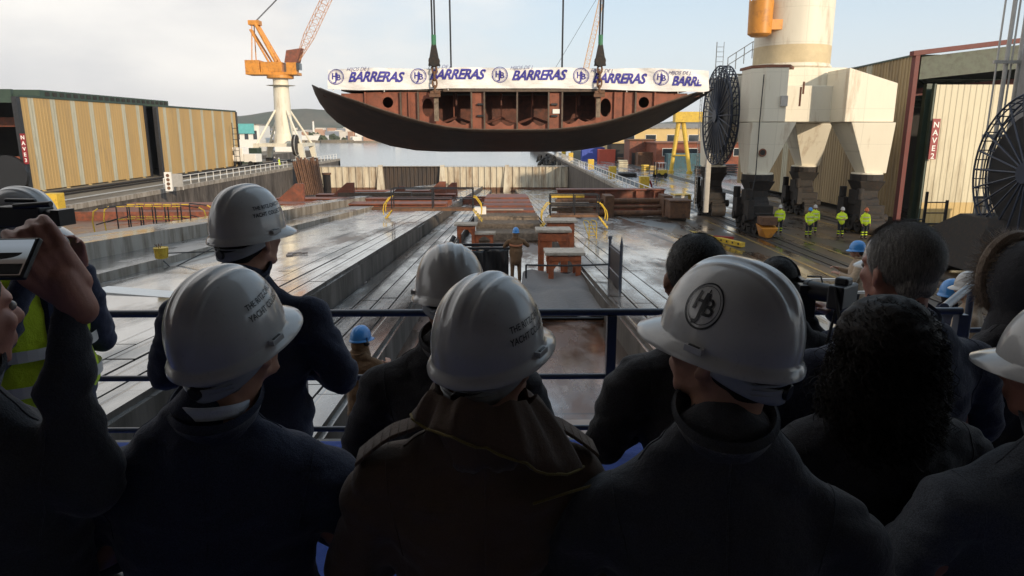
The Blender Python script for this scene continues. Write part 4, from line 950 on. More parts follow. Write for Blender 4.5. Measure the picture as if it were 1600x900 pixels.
container('dark green container behind the white truck', -49.5, 138, 5, 2.5, 2.9, 'greensteel')
t = thing('steel_ladder', 'dark ladder frame against the far corner of the second shed', 'ladder', (-46.2, 122.8, 0)); B().use('blacksteel').ladder((.6, 0, 0), (.6, 0, 7.5), .9, (1, 0, 0), .9, .06).obj('rungs', None, t)
t = thing('cable_drum', 'dark cable drum on the right leg of the tower crane', 'cable drum', (-40.6, 140.5, 3.4)); B().use('darksteel').cyl((-.25, 0, 0), (.25, 0, 0), 2.0, n=28).obj('drum', None, t); B().use('galv').ring((.3, 0, 0), (1, 0, 0), 2.0, .08, 28).obj('rim', None, t); B().use('galv').bb(-.15, .15, -.2, .2, -3.4, 0).obj('stand', None, t)

# ------------------------------------------------------------------ hanging hull section
NEAR = [(488, 132), (500, 138), (512, 143), (535, 151), (560, 159), (585, 168), (610, 176), (640, 185), (670, 193), (700, 199), (730, 202), (760, 203), (800, 203), (840, 203), (870, 202), (900, 199), (930, 194), (955, 188), (980, 181), (1005, 173), (1030, 164), (1055, 156), (1075, 149), (1092, 144), (1104, 141), (1115, 138)]
FAR = [(488, 132), (493, 146), (500, 160), (512, 176), (527, 190), (548, 203), (575, 215), (610, 227), (650, 234), (690, 236), (730, 236), (760, 236), (800, 236), (840, 236), (880, 236), (910, 233), (940, 228), (966, 220), (990, 211), (1013, 200), (1036, 188), (1056, 176), (1074, 165), (1090, 155), (1103, 147), (1115, 138)]
NN = len(NEAR)
def yn(i):
    u = abs(i/(NN-1)-.5)*2; return 40.2+3.2*max(0, (u-.75)/.25)**1.5
def yf(i):
    u = abs(i/(NN-1)-.5)*2; return 46.5-1.6*max(0, (u-.8)/.2)
near = [pY(px, py, yn(i)) for i, (px, py) in enumerate(NEAR)]
far = [pY(px, py, yf(i)) for i, (px, py) in enumerate(FAR)]
hull = thing('hull_section', 'dark curved ship hull block with red framed interior hanging from crane cables', 'hull block', pY(800, 170, 43))
b = B().use('hullout'); K = 8
rows = []
for k in range(K+1):
    t = k/K; rows.append([b.v(near[i].lerp(far[i], t)) for i in range(NN)])
for k in range(K):
    for i in range(NN-1): b.face([rows[k][i], rows[k][i+1], rows[k+1][i+1], rows[k+1][i]])
o = b.obj('shell_plating', None, hull, smooth=60, world=True)
sm = o.modifiers.new('Solidify', 'SOLIDIFY'); sm.thickness = .05; sm.offset = 1
# lighter cut edge of the shell
b = B().use('primedeck'); b.tube([p+Vector((0, -.02, .02)) for p in near[1:-1]], .035, 6); b.obj('shell_edge', None, hull, world=True)
YB = 40.35
def curve_z(px):                                        # bottom of the bulkhead at photo column px
    for (a, c) in zip(NEAR, NEAR[1:]):
        if a[0] <= px <= c[0]: return a[1]+(c[1]-a[1])*(px-a[0])/(c[0]-a[0])
    return 150
def topy(px): return 144.0
def plate(b, x0, x1, Y=YB, hole=None, top=None, n=28, yb=None):
    top = top if top is not None else topy(x0)
    P = [pY(x0, top, Y), pY(x1, top, Y), pY(x1, yb or curve_z(x1)+1, Y), pY(x0, yb or curve_z(x0)+1, Y)]
    P = [Vector(p) for p in P]
    if not hole: b.prism(P, (0, .04, 0)); return
    hx, hy, rx_, ry_ = hole; c = pY(hx, hy, Y); rx_ = rx_*Y/F; ry_ = ry_*Y/F
    inn = []; out = []
    for i in range(n):
        t = 2*math.pi*i/n; d = Vector((math.cos(t)*rx_, 0, math.sin(t)*ry_)); q = c+d
        best = None; dx, dz = d.x, d.z
        for k in range(4):
            A, Bq = P[k], P[(k+1) % 4]; ex, ez = Bq.x-A.x, Bq.z-A.z; den = dx*ez-dz*ex
            if abs(den) < 1e-9: continue
            s_ = ((A.x-c.x)*ez-(A.z-c.z)*ex)/den; u = ((A.x-c.x)*dz-(A.z-c.z)*dx)/den
            if s_ > 0 and -1e-6 <= u <= 1+1e-6 and (best is None or s_ < best): best = s_
        inn.append(q); out.append(c+d*max(1.02, best or 1.1))
    # corners of the plate added as fans
    vi = [b.v(p) for p in inn]; vo = [b.v(p) for p in out]; vb = [b.v(p+Vector((0, .12, 0))) for p in inn]
    cor = []
    for i in range(n):
        j = (i+1) % n; b.face([vi[i], vi[j], vo[j], vo[i]]); b.face([vi[j], vi[i], vb[i], vb[j]])
        for p in P:
            t = math.atan2((p.z-c.z)/ry_, (p.x-c.x)/rx_) % (2*math.pi); k = int(t/(2*math.pi)*n)
            if k == i: b.face([vo[i], b.v(p), vo[j]])
b = B().use('primer'); b.rec = False
plate(b, 533, 572, top=146); plate(b, 572, 590); plate(b, 590, 627, hole=(606, 160, 8, 8)); plate(b, 627, 655); plate(b, 655, 684, hole=(668.5, 168, 8.5, 13.5))
b.obj('bulkhead', None, hull, world=True); b = B().use('primer'); b.rec = False
plate(b, 930, 962, hole=(946, 168, 8.5, 13.5)); plate(b, 962, 992); plate(b, 992, 1022, hole=(1006, 160, 8, 8)); plate(b, 1022, 1045); plate(b, 1045, 1074, top=146)
b.obj('bulkhead', None, hull, world=True)
for x0, x1, px in ((737, 757, 0), (857, 878, 0)):
    b = B().use('primer'); b.rec = False; plate(b, x0, x1); b.obj('pillar_plate', None, hull, world=True)
b = B().use('primer')
for x0, x1 in ((684, 737), (757, 808), (808, 857), (878, 930)):
    n = 10                                             # low floor plates with a scalloped top
    pts = [pY(x0, curve_z(x0), YB+.02)]+[pY(x1, curve_z(x1), YB+.02)]
    for i in range(n, -1, -1):
        x = x0+(x1-x0)*i/n; sc = 13-7*math.sin(math.pi*((i/n*2) % 1.0)) if n != i else 12
        pts.append(pY(x, curve_z(x)-sc, YB+.02))
    b.prism(pts, (0, .04, 0))
b.obj('floor_plate', None, hull, world=True)
for px in (627, 654, 737, 757, 808, 857, 878, 960, 992, 572, 600+40, 707, 783, 832, 904, 1022, 976):
    main = px in (757, 808, 857, 654, 992, 737, 878, 627)
    b = B().use('primedeck' if main else 'primer')
    yb = YB-.09 if main else YB-.05
    zt_ = pY(px, 144, YB).z; zb_ = pY(px, curve_z(px), YB).z; x = pY(px, 170, YB).x
    if px in (707, 783, 832, 904): b.bb(x-.03, x+.03, YB+1.2, YB+1.4, zb_, zt_)
    else: b.bb(x-.045, x+.045, yb-.1, YB-.003, zb_+.05, zt_)
    b.obj('stiffener', None, hull, world=True)
for px in (683, 933):
    x = pY(px, 170, YB).x; b = B().use('timber'); b.bb(x-.12, x+.12, YB-.5, YB-.28, pY(px, 188, YB).z-(.05 if px == 683 else -.15), pY(px, 141, YB).z); b.obj('prop', None, hull, world=True)
for px in (751, 866):
    for py in (163, 181):
        p = pY(px, py, YB); B().use('blacksteel').bb(p.x-.18, p.x+.18, YB-.16, YB-.005, p.z-.05, p.z+.05).obj('bracket', None, hull, world=True)
p = pY(869, 174, YB); B().use('whitepaint').bb(p.x-.2, p.x+.2, YB-.06, YB-.02, p.z-.12, p.z+.12).obj('plate_label', None, hull, world=True)
# inner bulkheads, deck
def inner(Y, m, name):
    t = (Y-40.2)/6.3; pts = []
    for i in range(2, NN-2): pts.append(near[i].lerp(far[i], t)+Vector((0, 0, .03)))
    b = B().use(m); top = pY(535, 145, YB).z-.02
    b.prism([Vector((p.x, Y, min(p.z, top-.05))) for p in pts]+[Vector((pts[-1].x, Y, top)), Vector((pts[0].x, Y, top))], (0, .05, 0)); b.obj(name, None, hull, world=True)
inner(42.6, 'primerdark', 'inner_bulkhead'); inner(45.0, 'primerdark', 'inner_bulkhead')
zd = pY(800, 140, YB).z; xl = pY(534, 145, YB).x; xr = pY(1074, 145, YB).x
b = B().use('primedeck'); b.bb(xl, xr, YB-.12, 45.8, zd-.09, zd+.05); b.bb(pY(690, 1, YB).x, pY(935, 1, YB).x, YB-.22, YB-.13, zd-.12, zd+.12); b.obj('deck_plate', None, hull, world=True)
b = B().use('rust')
for i in range(30):
    x = xl+(xr-xl)*random.random(); b.bb(x, x+random.uniform(.1, .5), YB-.2, YB+.3, zd+.06, zd+.06+random.uniform(.04, .16))
b.obj('deck_lug', None, hull, world=True)
b = B().use('primerdark')                               # pipe runs and braces seen through the openings
for x0, x1 in ((690, 735), (760, 806), (811, 855), (882, 928)):
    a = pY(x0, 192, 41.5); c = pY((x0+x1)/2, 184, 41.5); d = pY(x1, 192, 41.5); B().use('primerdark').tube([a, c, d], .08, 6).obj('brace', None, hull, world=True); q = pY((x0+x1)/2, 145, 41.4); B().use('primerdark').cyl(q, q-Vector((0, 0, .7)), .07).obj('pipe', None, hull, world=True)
b.bm.free()

# banner: long cloth standing along the deck edge
BY = 40.05
bl = [(512, 108, 139), (560, 107, 141), (640, 107, 140), (700, 106, 138), (760, 106, 138), (820, 106, 138), (870, 106, 138), (930, 106.5, 139), (980, 107, 141), (1040, 107.5, 143), (1080, 108, 143), (1098, 109, 144), (1108, 110, 142)]
def ban(px, v):                                         # v 0 bottom, 1 top
    for a, c in zip(bl, bl[1:]):
        if px <= c[0] or c is bl[-1]:
            f = (px-a[0])/(c[0]-a[0]); ty = a[1]+(c[1]-a[1])*f; by = a[2]+(c[2]-a[2])*f; break
    f = max(0, min(1, (px-512)/596))
    p = pY(px, by+(ty-by)*v, BY)
    wv = .09*math.sin(px*.051+1.3*v)+.05*math.sin(px*.13+v*4)+.03*math.sin(px*.31-v*7)+.02*math.sin(px*.085*(1+v)-v*11)
    return Vector((p.x, BY+wv*(.35+v*.6), p.z+.03*math.sin(px*.045)*v))
bt = thing('banner', 'long white banner with blue BARRERAS lettering and round emblems along the hull deck', 'banner', pY(810, 139, BY))
b = B().use('banner'); b.rec = False
b.grid(lambda u, v: ban(512+596*u, v), 240, 12); oo = b.obj('cloth', None, bt, smooth=80, world=True)
b = B().use('whitepaint')
for px in (520, 600, 700, 790, 877, 980, 1060, 1100):
    a = ban(px, 0)+Vector((0, .09, -.1)); c = ban(px, .98)+Vector((0, .09, 0)); b.cyl(a, c, .03, n=6)
b.obj('stake', None, bt, world=True)
sc = F/BY*1.02
def onban(px0, py0, rot=0.0):
    def f(x, y):
        px = px0+x*math.cos(rot)-y*math.sin(rot)*-1*0; yy = y+x*math.sin(rot)
        lo = ban(px, 0); hi = ban(px, 1)
        # height in photo pixels -> fraction of the cloth
        a = next((q for q, r in zip(bl, bl[1:]) if px <= r[0]), bl[-2]); k = bl.index(a); r = bl[k+1]; g = (px-a[0])/(r[0]-a[0])
        ty = a[1]+(r[1]-a[1])*g; by = a[2]+(r[2]-a[2])*g
        v = (by-(py0-yy))/(by-ty)
        return ban(px, v)+Vector((0, -.035, 0))
    return f
word = text2d('BARRERAS', 22.5, .38, .75, 2, .93); wx = [v[0] for v in word[0]]; ww = max(wx)-min(wx)
small = text2d('HIJOS DE J.', 7.5, .35, .05, 1, 1.0)
emb = emblem2d(12.5)
slots = [(586, 128, 525, 119, .0, 88), (713, 124, 654, 118, .0, 88), (841, 125, 781, 116, .0, 87), (966.5, 130, 908, 118, -.03, 86)]
for wxp, base, ex, ey, rt, W in slots:
    k = W/ww; decal('lettering', bt, ([(x*k, y*.95) for x, y in word[0]], word[1]), onban(wxp, base-.5, rt), 'blueprint').data.transform(pmat(bt).inverted())
    decal('emblem', bt, emb, onban(ex, ey+.5), 'blueprint').data.transform(pmat(bt).inverted())
    decal('small_lettering', bt, small, onban(wxp-26, base-17.5, 0), 'bluegrey').data.transform(pmat(bt).inverted())
last = text2d('BARRE', 22.5, .38, .75, 2, .93)
k = 50/(max(v[0] for v in last[0])-min(v[0] for v in last[0]))
keep = ([(x*k, y*.92) for x, y in last[0]], last[1])
keep = (keep[0], [f for f in keep[1] if sum(keep[0][i][0] for i in f)/len(f)-0*.1 < 19+ (0 if sum(keep[0][i][1] for i in f)/len(f) > 6 else 6)])
decal('lettering', bt, keep, onban(1072, 133.5, -.02), 'blueprint').data.transform(pmat(bt).inverted())
decal('emblem', bt, emblem2d(12), onban(1033, 121.5), 'blueprint').data.transform(pmat(bt).inverted())
decal('small_lettering', bt, small, onban(1062, 116, 0), 'bluegrey').data.transform(pmat(bt).inverted())

# lifting cables with hook blocks and chains
def lift(label, px, thick=True, Y=39.75, lean=0.0):
    a = pY(px, 106 if not thick else 100, Y); t = thing('lifting_cable', label, 'cable', a)
    top = a+Vector((lean, 0, 24))
    if thick:
        b = B().use('blacksteel')
        for s in (-.07, .07): b.cyl(a+Vector((s, 0, .9)), top+Vector((s, 0, 0)), .05, n=6)
        b.obj('wire', None, t, world=True)
        B().use(paint('green_sleeve_%d' % px, (.03, .16, .08), .6)).cyl(a+Vector((0, 0, .95)), a+Vector((0, 0, 1.5)), .13, n=10).obj('sleeve', None, t, world=True)
        b = B().use('darksteel'); b.hexa([(a.x-.32, Y-.15, a.z-.1), (a.x+.32, Y-.15, a.z-.1), (a.x+.32, Y+.15, a.z-.1), (a.x-.32, Y+.15, a.z-.1)], [(a.x-.12, Y-.12, a.z+1.0), (a.x+.12, Y-.12, a.z+1.0), (a.x+.12, Y+.12, a.z+1.0), (a.x-.12, Y+.12, a.z+1.0)])
        b.cyl((a.x, Y-.2, a.z+.15), (a.x, Y+.2, a.z+.15), .3, n=16); b.obj('hook_block', None, t, world=True, bevel=.02)
        for i in range(4):
            z = a.z-.28-i*.36; L = B().use('rust'); ax = Vector((1, 0, 0)) if i % 2 else Vector((0, 1, 0)); u = Vector((0, 1, 0)) if i % 2 else Vector((1, 0, 0))
            L.tube([Vector((a.x, Y, z))+u*(.12*math.cos(q))+Vector((0, 0, .24*math.sin(q))) for q in [6.2832*j/14 for j in range(14)]], .05, 6, True); L.obj('chain_link', None, t, world=True)
        b = B().use('rust'); z = a.z-1.62; b.bb(a.x-.3, a.x+.3, Y-.12, Y+.12, z-.12, z+.05); b.cyl((a.x-.25, Y, z+.08), (a.x+.3, Y, z+.14), .12, n=10); b.obj('shackle', None, t, world=True)
    else:
        b = B().use('blacksteel')
        b.cyl(pY(px, 140, Y), top, .055, n=6); b.obj('wire', None, t, world=True)
    return t
lift('left heavy lifting cable with hook block and chain in front of the banner', 678.5, lean=-.1)
lift('right heavy lifting cable with hook block and chain in front of the banner', 937.5, lean=.15)
lift('thin lifting cable behind the banner right of the left hook block', 705.5, False, 44.5, -.1)
lift('thin lifting cable behind the banner left of the right hook block', 877.5, False, 44.5, .1)

# ------------------------------------------------------------------ steelwork and gear on the slipway
def steel_group(name, label, cat, pts, mats, loc=None):
    pass
# left field of red steel (low deck pieces and triangular brackets)
t = thing('keel_cradle', 'long low red steel cradle with triangular brackets left of the walkway', 'steel cradle', (-9, 54, zs(54, .5)))
for (x0, x1, y0, y1, h) in ((-18.3, -3.9, 49, 50.2, .55), (-17.8, -4.0, 55, 56, .8), (-17.5, -4.4, 66, 67, .8), (-16.5, -5, 78, 79, .9)):
    b = B().use('redoxide'); z = zs((y0+y1)/2, 1.1); b.bb(x0, x1, y0, y1, z-1.2, z+h*.6); b.bb(x0, x1, y0-.25, y1+.25, z+h*.6+.003, z+h*.6+.08); b.obj('beam', None, t, world=True, bevel=.02)
for (x, y, s_) in ((-15.4, 52.5, 1), (-12.8, 58, 1), (-9.2, 63, .8), (-6.0, 67.5, 1), (-5.3, 74, .9)):
    b = B().use('redoxide'); z = zs(y, 1.1)-.2; b.prism([(x-2.2*s_, y, z), (x+.6*s_, y, z), (x+.6*s_, y, z+1.9*s_), (x, y, z+1.9*s_)], (0, .3, 0)); b.bb(x-2.2*s_, x+4*s_, y-.1, y+.5, z-.3, z+.25); b.obj('bracket', None, t, world=True)
b = B().use('primedeck'); z = zs(58, 1.1); b.bb(-13.5, -7.5, 57.8, 58.6, z+.4, z+.9); b.bb(-12, -6, 62, 62.5, z+.1, z+.5); b.obj('plate', None, t, world=True)
b = B().use('rust'); z = zs(48.6, 1.1); b.bb(-18.3, -5.6, 48.2, 48.9, z-.6, z+.12)
for i in range(26): x = -18+i*.48; b.bb(x, x+.2, 48.0, 48.2, z-.5, z+.02)
b.obj('front_sill', None, t, world=True)
# right field: red girder, brown girders
t = thing('keel_girder', 'long red steel girder lying across the slipway below the right dock wall', 'girder', (8, 55, zs(55, .5)))
z = zs(56, .5)
b = B().use('redoxide'); b.bb(4.4, 12.85, 55.4, 56.2, z-.2, z+1.75); b.bb(4.3, 12.9, 55.2, 56.4, z+1.753, z+1.85); b.obj('web', None, t, world=True, bevel=.02)
b = B().use('redoxide')
for x in (6.2, 8.2, 10.6, 12.0): b.bb(x-.06, x+.06, 55.1, 55.39, z-.2, z+1.7)
b.obj('stiffener', None, t, world=True)
t = thing('pipe_cradle', 'brown rusty cradle with long pipes in front of the red girder', 'cradle', (8, 51, zs(51, .5)))
z = zs(51, .5)
b = B().use('rust'); b.cyl((3.9, 51, z+1.0), (12.6, 51.6, z+1.0), .22, n=12); b.cyl((4.2, 50.2, z+.22), (12.2, 50.6, z+.22), .2, n=12); b.cyl((5.0, 50.6, z+.6), (12.5, 51, z+.65), .12, n=10); b.obj('pipe', None, t, world=True)
b = B().use('timber'); b.bb(3.4, 6.2, 49.8, 50.3, z+.75, z+1.05); b.bb(3.6, 6.6, 50.5, 50.9, z+.35, z+.6); b.obj('timber', None, t, world=True)
for x in (7.7, 11.9): B().use('rust').bb(x-.32, x+.32, 50.0, 51.9, z-.2, z+1.5).obj('upright', None, t, world=True, bevel=.03)
b = B().use('yellow'); b.bb(3.6, 6.1, 51.9, 52.2, z+1.2, z+1.45); b.obj('top_rail', None, t, world=True)
t = thing('rust_block', 'square brown rusty block at the foot of the right dock wall', 'block', (12.3, 48.6, zs(48.6, .5))); B().use('rust').bb(-.75, .65, -.8, .8, 0, 1.15).obj('body', None, t, bevel=.05); B().use('rust').bb(-.85, .75, -.9, .9, 1.15, 1.25).obj('top_plate', None, t)
# keel block stack in the centre well
t = thing('keel_stack', 'red plates and brown timbers stacked in the middle of the slipway', 'keel blocks', (.1, 44, zs(44)))
rnd = random.Random(4)
for i, (y, h, w_, m) in enumerate([(36.5, .45, 4.2, 'timber'), (38.5, .8, 4.2, 'timber'), (40.5, 1.1, 4.1, 'timber'), (43, 1.3, 3.9, 'redoxide'), (45.5, 1.5, 3.8, 'redoxide'), (48, 1.65, 3.8, 'redoxide'), (52, 1.8, 3.8, 'redoxide'), (56, 1.8, 3.8, 'redoxide')]):
    z = zs(y); b = B().use(m); w_ *= .84; b.bb(.35-w_/2, .35+w_/2, y, y+1.7, z-.1, z+h-.02)
    k = max(1, int(h/.3))
    for q in range(k): b.bb(.35-w_/2-.05, .35+w_/2+.05, y-.12, y-.003, z+q*h/k+.03, z+(q+1)*h/k-.05)
    b.obj('tier', None, t, world=True, bevel=.015)
b = B().use('ply'); z = zs(42); b.bb(-1.0, 1.3, 42.7, 42.85, z+1.25, z+1.33); b.bb(-.9, 1.2, 42.4, 42.6, z+.9, z+.98); b.obj('batten', None, t, world=True)
# trestles: frames of orange red steel with a pale timber head
MT['palewood'] = paint('pale_timber_head', (.46, .40, .33), .7, .2, 3, (.22, .16, .11), .3, bump=.2)
def trestle(label, c, w_, d, h, arch=False, group='orange red trestles in the centre of the slipway'):
    t = thing('trestle', label, 'trestle', c, group=group)
    for sx in (-1, 1):
        l = B().use('trestle'); x = sx*(w_/2-.08); l.bb(x-.08, x+.08, -d/2, -d/2+.14, 0, h-.12); l.bb(x-.08, x+.08, d/2-.14, d/2, 0, h-.12); l.bb(x-.06, x+.06, -d/2, d/2, h*.8, h*.88); l.bb(x-.06, x+.06, -d/2, d/2, .02, .1); l.obj('leg', None, t, bevel=.015)
    l = B().use('trestle'); l.bb(-w_/2, w_/2, -d/2-.02, -d/2+.14, h*.76, h-.14)
    l2 = B().use('trestle'); l2.bb(-w_/2, w_/2, d/2-.14, d/2+.02, h*.8, h-.14); l2.obj('cross_brace', None, t, bevel=.015); l.prism([(-w_/2+.14, -d/2, h*.5), (-w_/2+.36, -d/2, h*.78), (-w_/2+.14, -d/2, h*.78)], (0, .05, 0)); l.prism([(w_/2-.14, -d/2, h*.5), (w_/2-.14, -d/2, h*.78), (w_/2-.36, -d/2, h*.78)], (0, .05, 0)); l.obj('cross_brace', None, t, bevel=.015)
    B().use('palewood').bb(-w_/2-.12, w_/2+.12, -d/2-.06, d/2-.1, h-.10, h).obj('timber_head', None, t, bevel=.02)
    return t
def onwell(px, py): p = pS(px, py); return p
trestle('tall orange red trestle at the back left of the well, beside the white box', onwell(728, 388)+Vector((0, .6, 0)), .85, .9, 1.15)
trestle('small pale topped trestle in front of the back left one', onwell(757, 386), .85, .7, .75)
trestle('tall orange red trestle at the back right behind the pale board', onwell(877, 418)+Vector((0, .8, 0)), 1.0, 1.0, 1.75)
trestle('narrow trestle in the middle of the right hand pair of stacks', onwell(866, 440)+Vector((0, .9, 0)), .95, .9, 1.65)
trestle('nearest orange red trestle with pale timber head right of the standing man', onwell(880, 446), 1.0, 1.0, 1.15)
t = thing('equipment_box', 'small white box on a stand behind the back left trestle', 'box', onwell(750, 366)+Vector((0, 1, 0))); B().use('whitepaint').bb(-.35, .35, -.3, .3, .5, 1.5).obj('body', None, t, bevel=.04); B().use('blacksteel').bb(-.25, .25, -.2, .2, 0, .5).obj('stand', None, t)
# black screened tank and grey tarpaulin bay in front of the man
t = thing('black_screen', 'black plastic sheet hung over a frame left of the standing worker', 'screen', pS(768, 432))
b = B().use('blackplastic'); b.rec = False
P0 = pS(762-62, 428); P1 = pS(793, 430)
def scr(u, v):
    p = P0.lerp(P1, u); return (p.x, P0.y-.3+.08*math.sin(u*17+v*3)+.05*math.sin(u*41), p.z+.9*v+.02*math.sin(u*9))
b.grid(scr, 40, 10); o = b.obj('sheet', None, t, smooth=80, world=True); o.modifiers.new('s', 'SOLIDIFY').thickness = .01
b = B().use('blacksteel'); y_ = P0.y-.2
for u in (0, .5, 1): p = P0.lerp(P1, u); b.bb(p.x-.04, p.x+.04, y_, y_+.08, p.z-.1, p.z+.95)
b.bb(P0.x-.1, P1.x+.1, y_-.03, y_+.1, P0.z+.9, P0.z+.98); b.cyl((P0.x-.1, y_, P0.z+.75), (P0.x+.25, y_+.2, P0.z+1.35), .08, n=8)
b.bb(P0.x, P1.x, y_+1.3, y_+1.4, P0.z+.8, P0.z+.9); b.bb(P0.x, P0.x+.08, y_, y_+1.4, P0.z+.8, P0.z+.9); b.bb(P1.x-.08, P1.x, y_, y_+1.4, P0.z+.8, P0.z+.9); b.obj('frame', None, t, world=True)
t = thing('tarpaulin', 'grey tarpaulin stretched over the trench in front of the orange red trestles', 'tarpaulin', pS(895, 460))
A0 = pS(818, 441); A1 = pS(960, 441); B0 = pS(812, 500); B1 = pS(985, 500)
b = B().use('tarp'); b.rec = False
def tp(u, v):
    p = A0.lerp(A1, u).lerp(B0.lerp(B1, u), v); z = p.z+.35+(-.22*max(0, (v-.55)/.45)**1.0 if v > .55 else 0)+.05*math.sin(u*11+v*5)+.03*math.sin(u*23-v*9)-.12*math.exp(-((v-.55)/.06)**2)*.5
    return (p.x, p.y, z)
b.grid(tp, 60, 40); o = b.obj('sheet', None, t, smooth=80, world=True); o.modifiers.new('s', 'SOLIDIFY').thickness = .012
b = B().use('blacksteel'); b.cyl(A0+Vector((0, 0, .3)), A1+Vector((0, 0, .3)), .03, n=6); b.cyl(B0+Vector((0, 0, .05)), B1+Vector((0, 0, .05)), .03, n=6)
for p, q in ((A0, B0), (A1, B1)): b.cyl(p+Vector((0, 0, .3)), q+Vector((0, 0, .05)), .03, n=6)
for p in (A0, A1, B0, B1): b.cyl(p+Vector((0, 0, -.3)), p+Vector((0, 0, .32)), .035, n=6)
b.obj('frame', None, t, world=True)
t = thing('barrier_panel', 'dark upright folding mesh panel standing at the right end of the grey tarpaulin', 'panel', pS(958, 462, .3))
a0 = pS(951, 455, .2); a1 = pS(968, 478, .2)
b = B().use('blacksteel'); n_ = Vector((.03, .02, 0))
b.hexa([a0, a1, a1+n_, a0+n_], [a0+Vector((0, 0, 1.35)), a1+Vector((0, 0, 1.35)), a1+n_+Vector((0, 0, 1.35)), a0+n_+Vector((0, 0, 1.35))]); b.obj('sheet', None, t, world=True)
b = B().use('bluesteel'); b.cyl(a0+Vector((0, 0, -.2)), a0+Vector((0, 0, 1.5)), .04, n=8); b.cyl(a1+Vector((0, 0, -.2)), a1+Vector((0, 0, 1.55)), .04, n=8); b.cyl(a0+Vector((0, 0, 1.5)), a0+Vector((0, 0, 1.58)), .06, n=8); b.cyl(a1+Vector((0, 0, 1.5)), a1+Vector((0, 0, 1.75)), .05, .01, n=8)
for q in (.1, .7, 1.3): b.cyl(a0+Vector((0, 0, q)), a1+Vector((0, 0, q)), .025, n=6)
b.obj('frame', None, t, world=True)
t = thing('rope_barrier', 'dark rail running from the standing man to the folding panel', 'rail', pS(880, 440)); l0 = pY(822, 414, 20.6); l1 = pY(952, 413, 20.2)
b = B().use('blacksteel'); b.tube([l0.lerp(l1, i/8)-Vector((0, 0, .03*math.sin(i/8*3.14))) for i in range(9)], .03, 6); b.obj('rail', None, t, world=True)
b = B().use('blacksteel'); b.cyl(l0, (l0.x, l0.y, zs(l0.y)), .03, n=6); b.cyl(l1, (l1.x, l1.y, zs(l1.y)), .03, n=6); b.obj('post', None, t, world=True)
# brown steel sheet on the near floor in front of the platform
t = thing('floor_sheet', 'large pale brown steel sheet lying in the well right below the platform', 'steel sheet', (1.0, 6.4, 2.5))
b = B().use('ply'); b.hexa([(.15, 4.75, 2.72), (1.9, 4.75, 2.72), (1.9, 8.4, 2.5), (.15, 8.4, 2.5)], [(.15, 4.75, 2.78), (1.9, 4.75, 2.78), (1.9, 8.4, 2.56), (.15, 8.4, 2.56)]); b.obj('sheet', None, t, world=True); B().use('rust').bb(.3, 1.7, 5, 8.2, 2.2, 2.5).obj('support', None, t, world=True)

# walkway bridge with rails and yellow steps across the trenches
def bridge(label, a, c, w_=.8, hl=True, ydx=.0, steps=(True, True), matr='blacksteel'):
    t = thing('walkway_bridge', label, 'footbridge', a)
    d = (c-a); n = Vector((-d.y, d.x, 0)).normalized()*w_
    B().use('rust').hexa([a, c, c+n, a+n], [v+Vector((0, 0, .14)) for v in (a, c, c+n, a+n)]).obj('deck', None, t, world=True)
    k = max(2, round(d.length/2.2))
    for s in (0, 1):
        for i in range(k+1):
            p = a.lerp(c, i/k)+n*s; B().use(matr).cyl(p+Vector((0, 0, .14)), p+Vector((0, 0, 1.2)), .035, n=6).obj('post', None, t, world=True)
        for h in (.65, 1.2): B().use(matr).cyl(a+n*s+Vector((0, 0, h)), c+n*s+Vector((0, 0, h)), .03, n=6).obj('rail', None, t, world=True)
    for e, (p, sg) in enumerate(((a, -1), (c, 1))):
        if not steps[e]: continue
        u = d.normalized()*sg
        st = B().use('yellow')
        for s in (0, 1):
            q = p+n*s; st.cyl(q+Vector((0, 0, .05)), q+u*.5+Vector((0, 0, -.6)), .03, n=6); st.tube([q+Vector((0, 0, .75)), q+u*.15+Vector((0, 0, .72)), q+u*.42+Vector((0, 0, .35)), q+u*.48+Vector((0, 0, .05)), q+u*.45+Vector((0, 0, -.2))], .03, 6)
        for i in range(4): q = p+u*(.1+.11*i)+Vector((0, 0, -.1-.14*i)); st.hexa([q, q+u*.1, q+u*.1+n, q+n], [v+Vector((0, 0, .03)) for v in (q, q+u*.1, q+u*.1+n, q+n)])
        st.obj('steps', None, t, world=True)
    return t
z = zs(37, 1.1)+.15
bridge('dark railed footbridge with yellow steps across the left trench of the slipway', Vector((-6.0, 38, z+.2)), Vector((-1.6, 38, z+.2)))
bridge('dark railed footbridge with yellow steps beside the keel stack on the right track', Vector((2.6, 37.5, z-.1)), Vector((5.2, 37.5, z-.1)), steps=(True, True))
# left long walkway with yellow handrails
t = thing('long_walkway', 'long walkway with yellow banded handrails over the ledges at the left', 'footbridge', pY(240, 350, 35))
Yw = 35.0; a = pY(186, 362, Yw); c = pY(286, 360, Yw)
B().use('timber').bb(a.x, c.x, Yw, Yw+1.0, a.z-.1, a.z+.02).obj('deck', None, t, world=True)
for s in (0, 1.0):
    for i in range(6): x = a.x+(c.x-a.x)*i/5; B().use('blacksteel').cyl((x, Yw+s, a.z), (x, Yw+s, a.z+1.25), .035, n=6).obj('post', None, t, world=True)
    for h in (.62, 1.25):
        b = B().use('yellow')
        for i in range(7):
            x0 = a.x+(c.x-a.x)*(i+.08)/7; x1 = a.x+(c.x-a.x)*(i+.92)/7; b.cyl((x0, Yw+s, a.z+h+.02*(i % 2)), (x1, Yw+s, a.z+h+.02*(i % 2)), .03, n=6)
        b.obj('rail', None, t, world=True)
